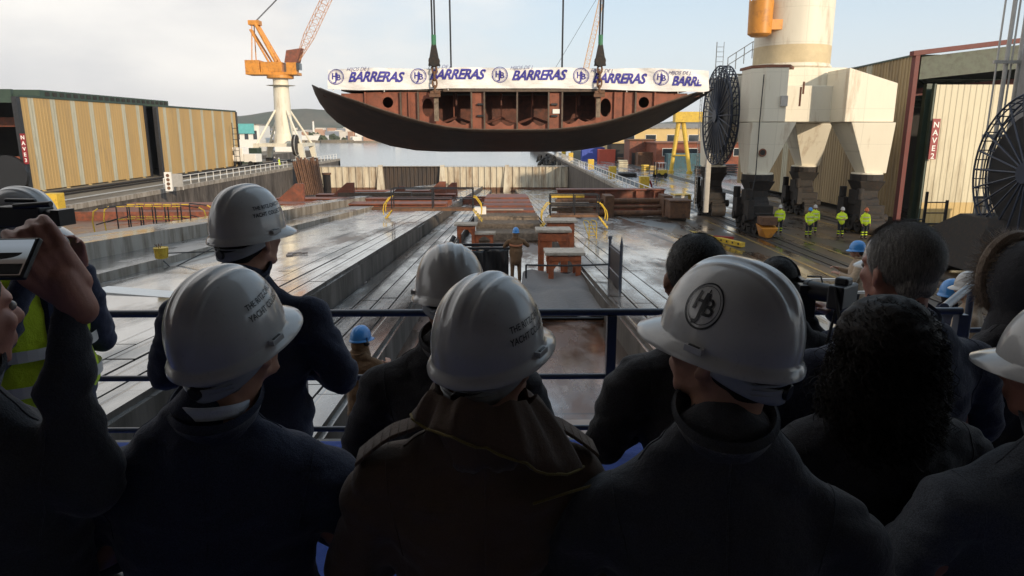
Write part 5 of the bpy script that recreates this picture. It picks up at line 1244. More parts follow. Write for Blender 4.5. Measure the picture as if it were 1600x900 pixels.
for sg, p, nm in ((-1, a, 0), (1, c, 1)):
    b = B().use('yellow')
    for s in (0, 1.0):
        q = p+Vector((0, s, 0)); b.tube([q+Vector((sg*.9, 0, 1.15)), q+Vector((sg*1.15, 0, 1.0)), q+Vector((sg*1.25, 0, .5)), q+Vector((sg*1.2, 0, -.1))], .035, 6)
        b.cyl(q+Vector((0, 0, .05)), q+Vector((sg*1.7, 0, -1.3)), .05, n=6)
    for i in range(6): q = p+Vector((sg*(.15+.27*i), 0, -.15-.2*i)); b.bb(min(q.x, q.x+sg*.22), max(q.x, q.x+sg*.22), q.y, q.y+1, q.z, q.z+.04)
    b.obj('steps', None, t, world=True)
    for s in (0, 1.0):
        for dz, ex, ez in ((1.25, .9, 1.15), (.65, 1.1, .35)): q = p+Vector((0, s, 0)); B().use('blacksteel').cyl(q+Vector((0, 0, dz)), q+Vector((sg*ex, 0, ez)), .03, n=6).obj('side_rail', None, t, world=True)
# left red steel along the quay foot
t = thing('steel_barge_deck', 'long flat red steel pontoon lying at the foot of the left quay', 'pontoon', (-28, 60, 0))
b = B().use('redoxide'); b.bb(-34.5, -15.6, 57, 66, -2.0, -.35); b.obj('deck', None, t, world=True, bevel=.05)
b = B().use('redoxide'); b.bb(-34.8, -15.4, 56.7, 56.98, -1.0, -.2); b.bb(-31, -24, 60, 62, -.34, .0); b.bb(-22, -18, 60, 63, -.34, .1); b.obj('edge', None, t, world=True)
t = thing('ground_ramp', 'brown concrete apron', 'apron', (-26, 45, 0)); bpy.data.objects.remove(t)
# yellow bin on the ledge
p = pS(253, 404, 1.5)
t = thing('yellow_bin', 'yellow plastic tub standing on the wet ledge at the left', 'tub', (p.x, p.y, zs(p.y, 1.5)))
b = B().use('yellow'); b.cyl((0, 0, .02), (0, 0, .52), .26, .31, 24); b.ring((0, 0, .52), (0, 0, 1), .31, .025, 24); t.scale = (.5, .5, .5)
for i in range(12): a = 6.283*i/12; b.cyl((math.cos(a)*.275, math.sin(a)*.275, .05), (math.cos(a)*.315, math.sin(a)*.315, .5), .012, n=5)
b.obj('body', None, t, smooth=True)
b = B().use('rust')
for i in range(5): b.cyl((random.uniform(-.2, .2), random.uniform(-.2, .2), .3), (random.uniform(-.25, .25), random.uniform(-.25, .25), .72), .015, n=5)
b.obj('rod', None, t)
# bent rods on the left deck
t = thing('bent_rod_frame', 'thin black bent rod frame lying on the wet deck at the left', 'rod frame', pS(300, 412, 1.1))
p = Vector((0, 0, .03)); b = B().use('blacksteel'); b.tube([(-1.0, 0, .02), (-.95, 0, .28), (1.4, .4, .3), (1.45, .4, .02)], .018, 5); b.tube([(-.2, -.5, .02), (.4, .6, .35), (.9, 1.4, .02)], .018, 5); b.cyl((-.95, 0, .28), (-.3, -.6, .02), .018, n=5); b.obj('rod', None, t)
# white sheets on the left deck, small debris
t = thing('white_sheet', 'flat white sheet lying on the left deck near the rail end', 'sheet', pS(215, 458, 1.1)); B().use('whitepaint').box((0, 0, .02), (2.0, .5, .03), rz=-.3).obj('sheet', None, t)
for i, (px, py, lab) in enumerate([(325, 441, 'orange brown rag in the middle of the left wet deck'), (465, 398, 'small orange tool lying on the left wet deck'), (577, 441, 'tiny white scrap on the left track edge')]):
    q = pS(px, py, 1.1 if i < 2 else .5); t = thing('scrap_piece', lab, 'scrap', q); b = B().use('ply' if i else 'rust')
    for k in range(5): b.box((random.uniform(-.3, .3), random.uniform(-.3, .3), .03), (random.uniform(.1, .4), random.uniform(.05, .2), .04), rz=random.random()*3)
    b.obj('piece', None, t)
# yellow ladder on the quay, hand yellow steps right
t = thing('ladder_section', 'yellow slotted ramp lying on the quay left of the crane tracks', 'ramp', pZ(1115, 378, .02))
a = pZ(1066, 367, .1)+Vector((0, 0, .15)); c = pZ(1158, 385, .1)+Vector((0, 0, .05)); b = B().use('yellow'); d = (c-a); n = Vector((-d.y, d.x, 0)).normalized()*.28
b.hexa([a-Vector((0,0,.1)), c-Vector((0,0,.1)), c+n-Vector((0,0,.1)), a+n-Vector((0,0,.1))], [a+Vector((0, 0, .15)), c+Vector((0, 0, .15)), c+n+Vector((0, 0, .15)), a+n+Vector((0, 0, .15))]); b.obj('plank', None, t, world=True)
b = B().use('blacksteel'); m = -n.normalized()*.012
for i in range(11): q = a.lerp(c, (i+.5)/11)+m; b.hexa([q-d*.012, q+d*.012, q+d*.012+m*-.6, q-d*.012+m*-.6], [v+Vector((0, 0, .1)) for v in (q-d*.012, q+d*.012, q+d*.012+m*-.6, q-d*.012+m*-.6)])
b.obj('slot', None, t, world=True)
q = a.lerp(c, .62)+n*1.6; B().use('signred').box(q+Vector((0, 0, .12)), (1.1, .3, .14), rz=-.5).obj('red_item', None, t, world=True)
t = thing('yellow_steps', 'small yellow access steps beside the right deck in front of the pipe cradle', 'steps', pS(926, 372, .5)); t.scale = (.7, .7, .7)
b = B().use('yellow')
for s in (-.25, .25): b.tube([(s, 0, 0), (s, 0, 1.0), (s-.1, .1, 1.15), (s-.3, .5, 1.15)], .035, 6); b.cyl((s, 0, .1), (s-.3, .9, 1.0), .03, n=6)
for i in range(4): b.bb(-.25, .25, .05+i*.2, .2+i*.2, .15+i*.2, .18+i*.2)
b.obj('frame', None, t)

# ------------------------------------------------------------------ viewing platform and the unseen hall behind the camera
FZ = 4.1
struct(B().use('carpet').bb(-7, 5.0, -4, 4.5, FZ-.12, FZ).obj('platform_floor'))
b = B().use('blacksteel'); b.bb(-7, 5.0, 4.5, 4.56, FZ-.35, FZ-.01); [b.bb(x-.06, x+.06, 4.2, 4.32, 1, FZ-.12) for x in (-6.8, -4, -1, 2, 4.8)]; struct(b.obj('platform_frame'))
rt = thing('platform_railing', 'dark blue steel railing along the front of the viewing platform', 'railing', (0, 4.3, FZ))
RY = 4.3; rz1 = pY(900, 488, RY).z; rz2 = pY(900, 588, RY).z
for z, r_ in ((rz1, .024), (rz2, .019), (FZ+.18, .018)): B().use('bluesteel').cyl((-6.5, RY, z), (2.95, RY, z), r_, n=14).obj('rail', None, rt, smooth=True, world=True)
for x in (pY(955, 520, RY).x, pY(955, 520, RY).x-2.0, pY(955, 520, RY).x-4.0, pY(955, 520, RY).x-6.0, 2.95): B().use('bluesteel').bb(x-.03, x+.03, RY-.03, RY+.03, FZ+.01, rz1-.02).obj('post', None, rt, world=True)
rt2 = thing('stair_railing', 'dark blue handrail of the stairs at the right end of the platform', 'railing', (2.95, 4.3, FZ))
a = pY(1476, 480, 4.4); c = pY(1520, 443, 4.9); b = B().use('bluesteel'); b.cyl(a, c, .028, n=12); b.obj('rail', None, rt2, smooth=True, world=True)
b = B().use('bluesteel'); b.cyl(c, c-Vector((0, 0, 1.05)), .026, n=12); b.cyl(c, c+Vector((1.2, .1, .02)), .026, n=12); b.obj('post', None, rt2, smooth=True, world=True)
b = B().use('bluesteel'); q = c-Vector((0, 0, .36)); b.cyl(q+Vector((-.3, 0, 0)), q+Vector((1.2, .1, 0)), .02, n=10); b.obj('mid_rail', None, rt2, smooth=True, world=True)
MT['hallin'] = paint('hall_bounce_cladding', (.40, .38, .36), .7, .1, .5)  # pale tone set to bounce light onto the spectators
hall = thing('unseen_hall', 'unseen open-ended roofed hall, shaped to shade the spectators and bounce light', 'hall', (0, -5, 0))  # out of view; roof shades the platform, shallow depth adds fill light
b = B().use('hallin'); b.hexa([(-26, -14, 12.5), (26, -14, 12.5), (26, 4.4, 12.5), (-26, 4.4, 12.5)], [(-26, -14, 13), (26, -14, 13), (26, 4.4, 13), (-26, 4.4, 13)]); b.obj('roof', None, hall, world=True)
b = B().use('hallin'); b.bb(-26, 26, -14.5, -14, 0, 12.5); b.bb(-26.5, -26, -14, -3, 0, 12.5); b.bb(26, 26.5, -14, -3, 0, 12.5); b.obj('wall', None, hall, world=True)
struct(B().use('paleconc').bb(-26, 26, -14, -4, 2.3, 2.4).obj('hall_floor'))

# ------------------------------------------------------------------ people
def blob(b, voxel, smooth=8, fac=.5):
    """join closed pieces into one continuous skin: voxel remesh, then relax"""
    me = bpy.data.meshes.new('blob'); b.bm.to_mesh(me); b.bm.free(); o = link(bpy.data.objects.new('blob', me))
    m = o.modifiers.new('r', 'REMESH'); m.mode = 'VOXEL'; m.voxel_size = voxel; m.use_smooth_shade = True
    s = o.modifiers.new('s', 'SMOOTH'); s.factor = fac; s.iterations = smooth
    dg = bpy.context.evaluated_depsgraph_get(); dg.update()
    out = bpy.data.meshes.new_from_object(o.evaluated_get(dg)); bpy.data.objects.remove(o); bpy.data.meshes.remove(me)
    for p in out.polygons: p.use_smooth = True
    return out
def put(name, me, mat, parent, loc=(0, 0, 0), rot=(0, 0, 0)):
    me.name = name; me.materials.clear(); me.materials.append(MT[mat] if isinstance(mat, str) else mat)
    o = link(bpy.data.objects.new(name, me)); o.parent = parent; o.location = loc; o.rotation_euler = rot; return o
def wrinkle(me, amp, sc, seed=0):
    for v, n in zip(me.vertices, [n.vector.copy() for n in me.vertex_normals]):
        q = Vector((v.co.x*sc*.8, v.co.y*sc*.8, v.co.z*sc*1.6))+Vector((seed, seed*.7, 0))
        f = mnoise.fractal(q, 1.0, 2.0, 3)
        v.co += n*amp*(abs(f)*2-.6)
def hand(b, wrist, d, up, sc=1.0, curl=.7, side=1):
    """palm, four bent fingers of unequal length and a thumb; d = pointing direction, up = back of the hand"""
    w = Vector(wrist); d = Vector(d).normalized(); up = Vector(up); up = (up-d*up.dot(d)).normalized(); s = d.cross(up)*side
    b.cap(w, w+d*.045*sc, .024*sc, .026*sc)
    for k in (-1.2, -.4, .4, 1.2): b.cap(w+d*.02*sc+s*k*.014*sc, w+d*.088*sc+s*k*.018*sc, .015*sc, .0125*sc, 10)
    for k, L in ((-1.5, .85), (-.5, 1.0), (.5, 1.08), (1.5, .97)):
        p = w+d*.09*sc+s*k*.0185*sc; q = d; a = curl*.65
        for seg, r0, r1 in ((.040, .0098, .0090), (.026, .0090, .0082), (.021, .0082, .0070)):
            q = (q*math.cos(a)-up*math.sin(a)).normalized(); upn = (up*math.cos(a)+d*math.sin(a)); e = p+q*seg*L*sc; b.cap(p, e, r0*sc, r1*sc, 10); p = e; a = curl*.9
            d2 = q; up2 = up-q*up.dot(q); up = up2.normalized() if up2.length > .05 else up
        up = Vector(up)
    p = w+d*.025*sc+s*.026*sc; q = (d*.65+s*.75-Vector(up)*.25).normalized(); e = p+q*.045*sc; b.cap(p, e, .0135*sc, .0105*sc, 10); q2 = (d*.95+s*.2-Vector(up)*.35).normalized(); e2 = e+q2*.032*sc; b.cap(e, e2, .0105*sc, .0085*sc, 10)
POSES = {   # shoulder, elbow, wrist for left (-x) and right (+x), in a 1.75 m body
    'stand': (((-.195, -.01, 1.40), (-.255, -.02, 1.12), (-.25, .08, .88)), ((.195, -.01, 1.40), (.255, -.02, 1.12), (.25, .08, .88))),
    'hold': (((-.195, -.01, 1.40), (-.27, .02, 1.13), (-.10, .25, 1.12)), ((.195, -.01, 1.40), (.27, .02, 1.13), (.10, .25, 1.10))),
    'camera': (((-.195, .0, 1.40), (-.29, .18, 1.25), (-.12, .30, 1.52)), ((.195, .0, 1.40), (.29, .18, 1.25), (.12, .30, 1.52))),
    'work': (((-.195, .0, 1.40), (-.30, .08, 1.16), (-.16, .26, 1.22)), ((.195, .0, 1.40), (.33, .06, 1.18), (.20, .26, 1.26))),
    'walk': (((-.195, .0, 1.40), (-.25, -.08, 1.13), (-.24, .04, .90)), ((.195, .0, 1.40), (.25, .07, 1.13), (.24, .20, .93))),
}
LEGS = {'stand': (((-.10, 0, .93), (-.11, .02, .50), (-.12, -.02, .08)), ((.10, 0, .93), (.11, .02, .50), (.12, -.02, .08))),
        'walk': (((-.10, 0, .93), (-.11, .14, .52), (-.11, .20, .09)), ((.10, 0, .93), (.11, .0, .50), (.11, -.26, .13)))}
HEADZ = 1.61
def rotz(v, a, c=(0, 0)): x, y = v[0]-c[0], v[1]-c[1]; return Vector((c[0]+x*math.cos(a)-y*math.sin(a), c[1]+x*math.sin(a)+y*math.cos(a), v[2]))
def head_rot(yaw, pitch, roll=0): return Euler((pitch, roll, yaw), 'XYZ').to_matrix()
def build_head(b, H, Rm):
    T = lambda v: H+Rm @ Vector(v)
    b.ell(T((0, -.012, .032)), (.076, .097, .088), Rm, 24, 16); b.ell(T((0, .032, -.03)), (.060, .064, .082), Rm); b.ell(T((0, .052, -.088)), (.034, .030, .026), Rm)
    for s in (-1, 1):
        b.cap(T((s*.05, -.01, -.05)), T((s*.028, .055, -.088)), .022, .018, 10); b.ell(T((s*.040, .066, -.022)), (.022, .018, .022), Rm, 12, 8)
        b.cap(T((s*.016, .086, .022)), T((s*.048, .070, .020)), .011, .009, 8)
        b.ell(T((s*.079, -.008, -.008)), (.010, .020, .031), Rm @ Euler((0, 0, s*.35)).to_matrix(), 14, 10); b.ell(T((s*.077, .004, -.034)), (.008, .010, .012), Rm, 10, 8)
    b.cap(T((0, .092, .008)), T((0, .112, -.026)), .009, .013, 10); b.ell(T((0, .104, -.032)), (.018, .012, .010), Rm, 12, 8)
    b.cap(T((-.018, .090, -.058)), T((.018, .090, -.058)), .008, .008, 8); b.cap(T((-.014, .087, -.069)), T((.014, .087, -.069)), .009, .009, 8)
    b.cap(H+Vector((0, -.012, -.07)), Vector((H.x*.4, -.01, HEADZ-.185)), .056, .060, 18); b.cap(T((0, -.055, -.045)), H+Vector((0, -.05, -.17)), .040, .048, 14)
def person(label, head, floor, yaw=0, hyaw=0, hpitch=0, hroll=0, pose='stand', legs='stand', coat='black', trousers='darktrouser', skin='skin', wide=1.0, coat_len=.72, collar='fold', lod=1, headgear=None, hair='hairdark', vox=None, group=None, extra=None, scale=None, arms=None, hands=True, lean=(0, 0), armr=1.0, sh=.02):
    """head: world position of the head centre; the figure stands on floor below it"""
    s = scale or (head[2]-floor)/HEADZ
    t = thing('person', label, 'person', (head[0]-lean[0], head[1]-lean[1], floor), yaw, group); t.scale = (s, s, s)
    H = Vector((0, .025, HEADZ))+Vector((lean[0]/s*math.cos(yaw)+lean[1]/s*math.sin(yaw), -lean[0]/s*math.sin(yaw)+lean[1]/s*math.cos(yaw), 0)); Rm = head_rot(hyaw, hpitch, hroll)
    A = arms or POSES[pose]; Lg = LEGS[legs]; v = vox or (.0085 if lod == 1 else .016)
    b = B(); build_head(b, H, Rm)
    b.cap((0, .01, 1.0), (0, .01, 1.26-sh), .10, .10); b.cap((-.10, 0, 1.34-sh), (.10, 0, 1.34-sh), .05, .05)
    for sd_, (S, E_, W) in zip((-1, 1), A):
        S = Vector(S)*1; b.cap((S.x*.8, S.y, S.z-.07-sh), E_, .036, .028); b.cap(E_, W, .028, .024)
        d = (Vector(W)-Vector(E_)).normalized(); up = Vector((sd_*.5, -.2, .8)) if d.z > -.6 else Vector((sd_, 0, 0))
        if hands: hand(b, Vector(W)+d*.01, d, up, 1.0, .55, -sd_)
    for (P, K_, Q) in Lg: b.cap(P, K_, .075, .05); b.cap(K_, Q, .048, .036); b.cap(Q, Vector(Q)+Vector((0, .13, -.045)), .035, .03)
    put('body', blob(b, v if lod == 1 else .011, 2 if lod == 1 else 1, .4), skin, t)
    if lod == 1:
        for sx in (-1, 1): e = B().use('eye'); e.ell(H+Rm @ Vector((sx*.030, .082, .004)), (.011, .011, .010)); e.obj('eye', None, t, smooth=True)
    # trousers and shoes
    b = B(); b.cap((-.06, 0, .95), (.06, 0, .95), .12, .12)
    for (P, K_, Q) in Lg: b.cap(P, K_, .095, .07); b.cap(K_, Vector(Q)+Vector((0, 0, .02)), .068, .058)
    put('trousers', blob(b, .016, 4), trousers, t)
    for (P, K_, Q) in Lg: b = B(); Q = Vector(Q); b.cap(Q+Vector((0, -.03, -.035)), Q+Vector((0, .15, -.045)), .042, .036); m = blob(b, .012, 2); put('shoe', m, 'blackplastic', t)
    # coat
    b = B(); w_ = wide
    b.ell((0, 0, 1.22), (.185*w_, .135, .27)); b.ell((0, -.015, 1.32-sh), (.190*w_, .120, .13)); b.ell((0, 0, .97), (.185*w_, .15, .24))
    b.cap((0, -.005, 1.375), (-.16*w_, -.005, 1.352-sh), .082, .070, 20); b.cap((0, -.005, 1.375), (.16*w_, -.005, 1.352-sh), .082, .070, 20)
    for sx in (-1, 1): b.cap((sx*.13*w_, -.015, 1.372-sh*.9), (sx*.045, -.022, 1.465), .056, .055, 16)
    b.cap((0, -.025, 1.42), (0, -.02, 1.475), .085, .074, 20)
    b.cap((0, 0, 1.0), (0, .0, coat_len), .17, .185, 24)
    for sd_, (S, E_, W) in zip((-1, 1), A):
        S = Vector((S[0]*w_, S[1], S[2]-.045-sh)); E_ = Vector((E_[0]*(w_ if arms is None else 1), E_[1], E_[2])); W = Vector((W[0], W[1], W[2])); d = (W-E_).normalized()
        b.cap((S.x*.45, -.005, 1.372-sh*.45), S+Vector((0, 0, -.002)), .074, .072, 18)
        b.cap(S, E_, .072*min(1, armr*1.15), .064*armr, 18); b.cap(E_, W-d*.02, .062*armr, .048*armr, 18)
    me = blob(b, .012 if lod == 1 else .02, 20 if lod == 1 else 4)
    # open the hem and the neck: keep a real thickness look by only displacing
    wrinkle(me, .011 if lod == 1 else .006, 5.5, head[0]*3.1)
    if lod == 1:
        for v_, n_ in zip(me.vertices, [n.vector.copy() for n in me.vertex_normals]):       # long diagonal folds off the shoulder blades and armpits
            x, z = v_.co.x, v_.co.z; sg = 1 if x > 0 else -1
            f = math.sin((abs(x)*26+z*17)+head[0]*5+sg*.7)*math.exp(-((z-1.12)/.22)**2)*.5+math.sin(z*48+abs(x)*22+head[0]*9)*math.exp(-((abs(x)-.27)/.07)**2)*.55
            v_.co += n_*.0055*f
    put('coat', me, coat, t)
    if lod == 1 and coat != 'hivis': seams(t, me, coat, w_, H.x*.4, sh)
    if collar == 'fold':
        b = B(); b.rec = True
        def cf(u, v_):
            a = 2*math.pi*u; back = .5-.5*math.cos(a-math.pi/2-math.pi) ; r = .070+.026*math.sin(math.pi*min(1, v_*1.15))
            z = 1.445+.055*back+(.045 if v_ < .55 else .045-.11*(v_-.55)/.45)*(.5+.5*back) if v_ > .25 else 1.445+.055*back+.18*v_
            return (H.x*.42+math.cos(a)*r*1.0, -.02+math.sin(a)*r, z)
        b.grid(cf, 40, 10, True); o = b.obj('collar', coat, t, smooth=80); o.modifiers.new('s', 'SOLIDIFY').thickness = .006
    if extra: extra(t, H, Rm)
    # hair
    if hair and headgear is not None:
        b = B(); b.ell(H+Rm @ Vector((0, -.026, .012)), (.081, .090, .088), Rm); b.ell(H+Rm @ Vector((0, -.06, -.035)), (.058, .045, .055), Rm)
        put('hair', blob(b, .009 if lod == 1 else .012, 4), hair, t)
    if headgear is not None: helmet(t, H, Rm, **headgear)
    return t, H, Rm

def seams(t, me, coat, w_, cx, sh):
    from mathutils.bvhtree import BVHTree
    bv = BVHTree.FromPolygons([v.co.copy() for v in me.vertices], [list(p.vertices) for p in me.polygons])
    def hit(o, d):
        r_ = bv.ray_cast(Vector(o), Vector(d).normalized()); return r_[0]+r_[1]*.0006 if r_[0] else None
    lines = [[hit((cx*(1-i/30), -.8, 1.47-.60*i/30), (0, 1, 0)) for i in range(31)]]
    for sx in (-1, 1):
        lines.append([hit((sx*(.158+.02*math.sin(a))*w_+0, -.6*math.cos(a) if False else 0, 1.28), (sx*.02, -math.cos(a), math.sin(a))) for a in [-.5+2.2*i/20 for i in range(21)]])
        lines.append([hit((sx*(.05+.10*i/14), -.012, 1.9), (0, 0, -1)) for i in range(15)])
    for L in lines:
        L = [p for p in L if p is not None]
        seg = [L[0]] if L else []
        for p in L[1:]:
            if (p-seg[-1]).length < .034: seg.append(p)
        if len(seg) > 4: b = B().use(coat); b.tube(seg, .0016, 5); b.obj('seam', None, t, smooth=True)
# helmet: dome with ridges, rolled rim, front peak ---------------------------------
HA, HB, HH = .108, .130, .150
def hsurf(th, e, out=0.0, tall=1.0):
    """th: angle round (0 = +x, 90 deg = front), e: 0 at the rim .. 1 at the crown"""
    a = e*math.pi/2; r = math.cos(a)**.82 if e < 1 else 0.0
    front = max(0, math.sin(th)); bb = HB*(1.0+.02*front)
    x = (HA+out)*r*math.cos(th); y = (bb+out)*r*math.sin(th); z = (HH*tall+out)*math.sin(a)**.94 if e > 0 else 0.0
    k = max(0.0, min(1.0, (e-.28)/.25)); k = k*k*(3-2*k)
    rid = 0
    for xi, hgt, wd in ((0, .0040, .012), (-.036, .0022, .006), (.036, .0022, .006)):
        rid += hgt/(1+((x-xi)/wd)**6)
    fade = 1.0 if y < .02 else max(0.0, 1-((y-.02)/.10)**2)
    n = Vector((x/HA**2, y/HB**2, z/HH**2)).normalized()
    return Vector((x, y, z))+n*rid*k*fade
def helmet(t, H, Rm, mat='helmet', txt=None, emblem=None, txt_ang=20, lod=1, strap=True, ears=False, band=False, tall=1.0):
    hl = bpy.data.objects.new('hard_hat', None); link(hl); hl.parent = t; hl.location = H+Rm @ Vector((0, -.004, .022)); hl.rotation_euler = Rm.to_euler(); hl.empty_display_size = .1
    nu, nv = (160, 60) if lod == 1 else (32, 12)
    b = B().use(mat); b.rec = False
    g = [[b.v(hsurf(2*math.pi*i/nu, j/nv, 0, tall)) for i in range(nu)] for j in range(nv)]
    top = b.v(hsurf(0, 1.0, 0, tall)+Vector((0, 0, .0)))
    for j in range(nv-1):
        for i in range(nu): b.face([g[j][i], g[j][(i+1) % nu], g[j+1][(i+1) % nu], g[j+1][i]])
    for i in range(nu): b.face([g[-1][i], g[-1][(i+1) % nu], top])
    # rim: flange and rolled lip
    def fl(th, k):
        f = max(0, math.sin(th)); pk = .003+.034*f**2.6; side = .009
        w_ = (side+pk)*k; q = hsurf(th, 0, 0); d = Vector((math.cos(th)*HB, math.sin(th)*HA, 0)).normalized()
        return q+d*w_+Vector((0, 0, -.016*k**1.3-.010*f*k))
    prof = [.0, .35, .7, 1.0]; prev = g[0]
    for k in prof[1:]:
        r_ = [b.v(fl(2*math.pi*i/nu, k)) for i in range(nu)]
        for i in range(nu): b.face([r_[i], r_[(i+1) % nu], prev[(i+1) % nu], prev[i]])
        prev = r_
    for dz, k in ((-.005, 1.01), (-.005, .96), (-.002, .90)):
        r_ = [b.v(fl(2*math.pi*i/nu, k)+Vector((0, 0, dz))) for i in range(nu)]
        for i in range(nu): b.face([r_[i], r_[(i+1) % nu], prev[(i+1) % nu], prev[i]])
        prev = r_
    inn = [b.v(hsurf(2*math.pi*i/nu, 0, -.004)+Vector((0, 0, -.002))) for i in range(nu)]
    for i in range(nu): b.face([inn[i], inn[(i+1) % nu], prev[(i+1) % nu], prev[i]])
    prev = inn
    for j in range(1, 6):
        r_ = [b.v(hsurf(2*math.pi*i/nu, j/6, -.004, tall)) for i in range(nu)]
        for i in range(nu): b.face([r_[i], r_[(i+1) % nu], prev[(i+1) % nu], prev[i]])
        prev = r_
    b.obj('shell', None, hl, smooth=50)
    if lod == 1:
        # accessory slots at the sides, suspension band round the nape
        for sx in (-1, 1):
            s_ = B().use(mat); q = fl(0 if sx > 0 else math.pi, .45); s_.box(q+Vector((0, .01, .009)), (.014, .034, .012), rz=0); s_.use('blackplastic'); s_.box(q+Vector((sx*.003, .01, .0155)), (.006, .022, .002)); s_.obj('accessory_slot', None, hl, bevel=.0015)
        if strap:
            s_ = B().use('strap'); s_.rec = True
            def nb(u, v_):
                a = math.pi*(1.04+.92*u); dr = .012*math.sin(math.pi*u); return (math.cos(a)*(.089+dr*.3), math.sin(a)*(.108+dr)-.004, -.012-.034*math.sin(math.pi*u)-.030*v_)
            s_.grid(nb, 40, 5); o = s_.obj('nape_band', None, hl, smooth=80); o.modifiers.new('s', 'SOLIDIFY').thickness = .004
            s_ = B().use('strap')
            for k in range(3):
                z = -.036-.010*k; s_.tube([(math.cos(math.pi*(1.25+.5*i/12))*.094, math.sin(math.pi*(1.25+.5*i/12))*(.118)-.004, z) for i in range(13)], .0022, 6)
            s_.obj('band_rib', None, hl, smooth=True)
            s_ = B().use('blackplastic'); s_.cyl((0, -.112, -.052), (0, -.130, -.052), .017, .015, 20); s_.obj('ratchet_knob', None, hl, bevel=.002)
    def onhelm(ang, e0, rot=0.0):
        def f(x, y):
            xx = x*math.cos(rot)-y*math.sin(rot); yy = x*math.sin(rot)+y*math.cos(rot)
            th = R(ang)+xx/.130; e = e0+yy/(HH*1.35)
            p = hsurf(th, max(.01, e), .0012, tall); return p
        return f
    if txt:
        # reading direction runs round the dome with increasing angle
        for row, (s_, size, dy) in enumerate(txt):
            for word_i in (0,):
                decal('lettering', hl, text2d(s_, size, 0, size*.018, 1, 1.02), onhelm(txt_ang, dy, 0), 'ink')
    if emblem:
        ang, e0, r_ = emblem
        decal('emblem', hl, emblem2d(r_), onhelm(ang, e0, 0), 'ink')
    if ears:
        for sx in (-1, 1):
            s_ = B().use('blackplastic'); s_.cap((sx*.085, -.01, -.045), (sx*.115, -.01, -.045), .034, .03, 14); s_.cyl((sx*.12, -.01, -.04), (sx*.118, -.01, .03), .006, n=6); s_.obj('ear_defender', None, hl, smooth=True)
    return hl
def strands(b, n, H, Rm, rad, c=(0, -.012, .03), L=(.02, .05), back=True, zmin=-.9, lift=.35, th=.0007, seed=1):
    rnd = random.Random(seed)
    for i in range(n):
        while True:
            d = Vector((rnd.gauss(0, 1), rnd.gauss(0, 1), rnd.gauss(0, 1))).normalized()
            if d.z > zmin and not (d.y > .45 and d.z < .45): break
        p = Vector(c)+Vector((d.x*rad[0], d.y*rad[1], d.z*rad[2])); down = Vector((d.x*.2, -.35 if d.z > .3 else -.1, -.9 if d.z < .6 else -.2)); tgt = (down-d*down.dot(d)); tgt = tgt.normalized() if tgt.length > .01 else Vector((0, -1, 0))
        q = p+(tgt+d*lift).normalized()*rnd.uniform(*L)*.5; r_ = q+(tgt+d*lift*.2).normalized()*rnd.uniform(*L)*.5
        s_ = tgt.cross(d).normalized()*th
        P = [H+Rm @ v for v in (p-s_, p+s_, q+s_*.7, q-s_*.7, r_)]
        v = [b.v(x) for x in P]; b.face([v[0], v[1], v[2], v[3]]); b.face([v[3], v[2], v[4]])

RITZ = lambda ang, e: dict(txt=(('THE RITZ-CARLTON', .0165, e), ('YACHT COLLECTION', .0165, e-.105)), txt_ang=ang)
# 1. man left of centre, helmet with print on the right side, navy jacket
def shirt_collar(t, H, Rm):
    b = B()
    def cf(u, v_): a = 2*math.pi*u; return (H.x*.42+math.cos(a)*(.064+.003*v_), -.022+math.sin(a)*(.066+.003*v_), 1.478+.028*v_+.010*math.cos(a+math.pi/2))
    b.grid(cf, 32, 4, True); o = b.obj('shirt_collar', 'shirt', t, smooth=80); o.modifiers.new('s', 'SOLIDIFY').thickness = .004
def hp(px, py, Y): return pY(px, py, Y)
person('man in navy jacket and shirt collar with printed white hard hat, left of centre', hp(360, 545, 1.42), FZ, lean=(.06, 0), yaw=R(6), hyaw=R(-28), hpitch=R(17), hroll=R(0), pose='hold', coat='navy', wide=1.22, sh=.04, headgear=dict(**RITZ(24, .36)), hair='hairgrey', extra=shirt_collar)
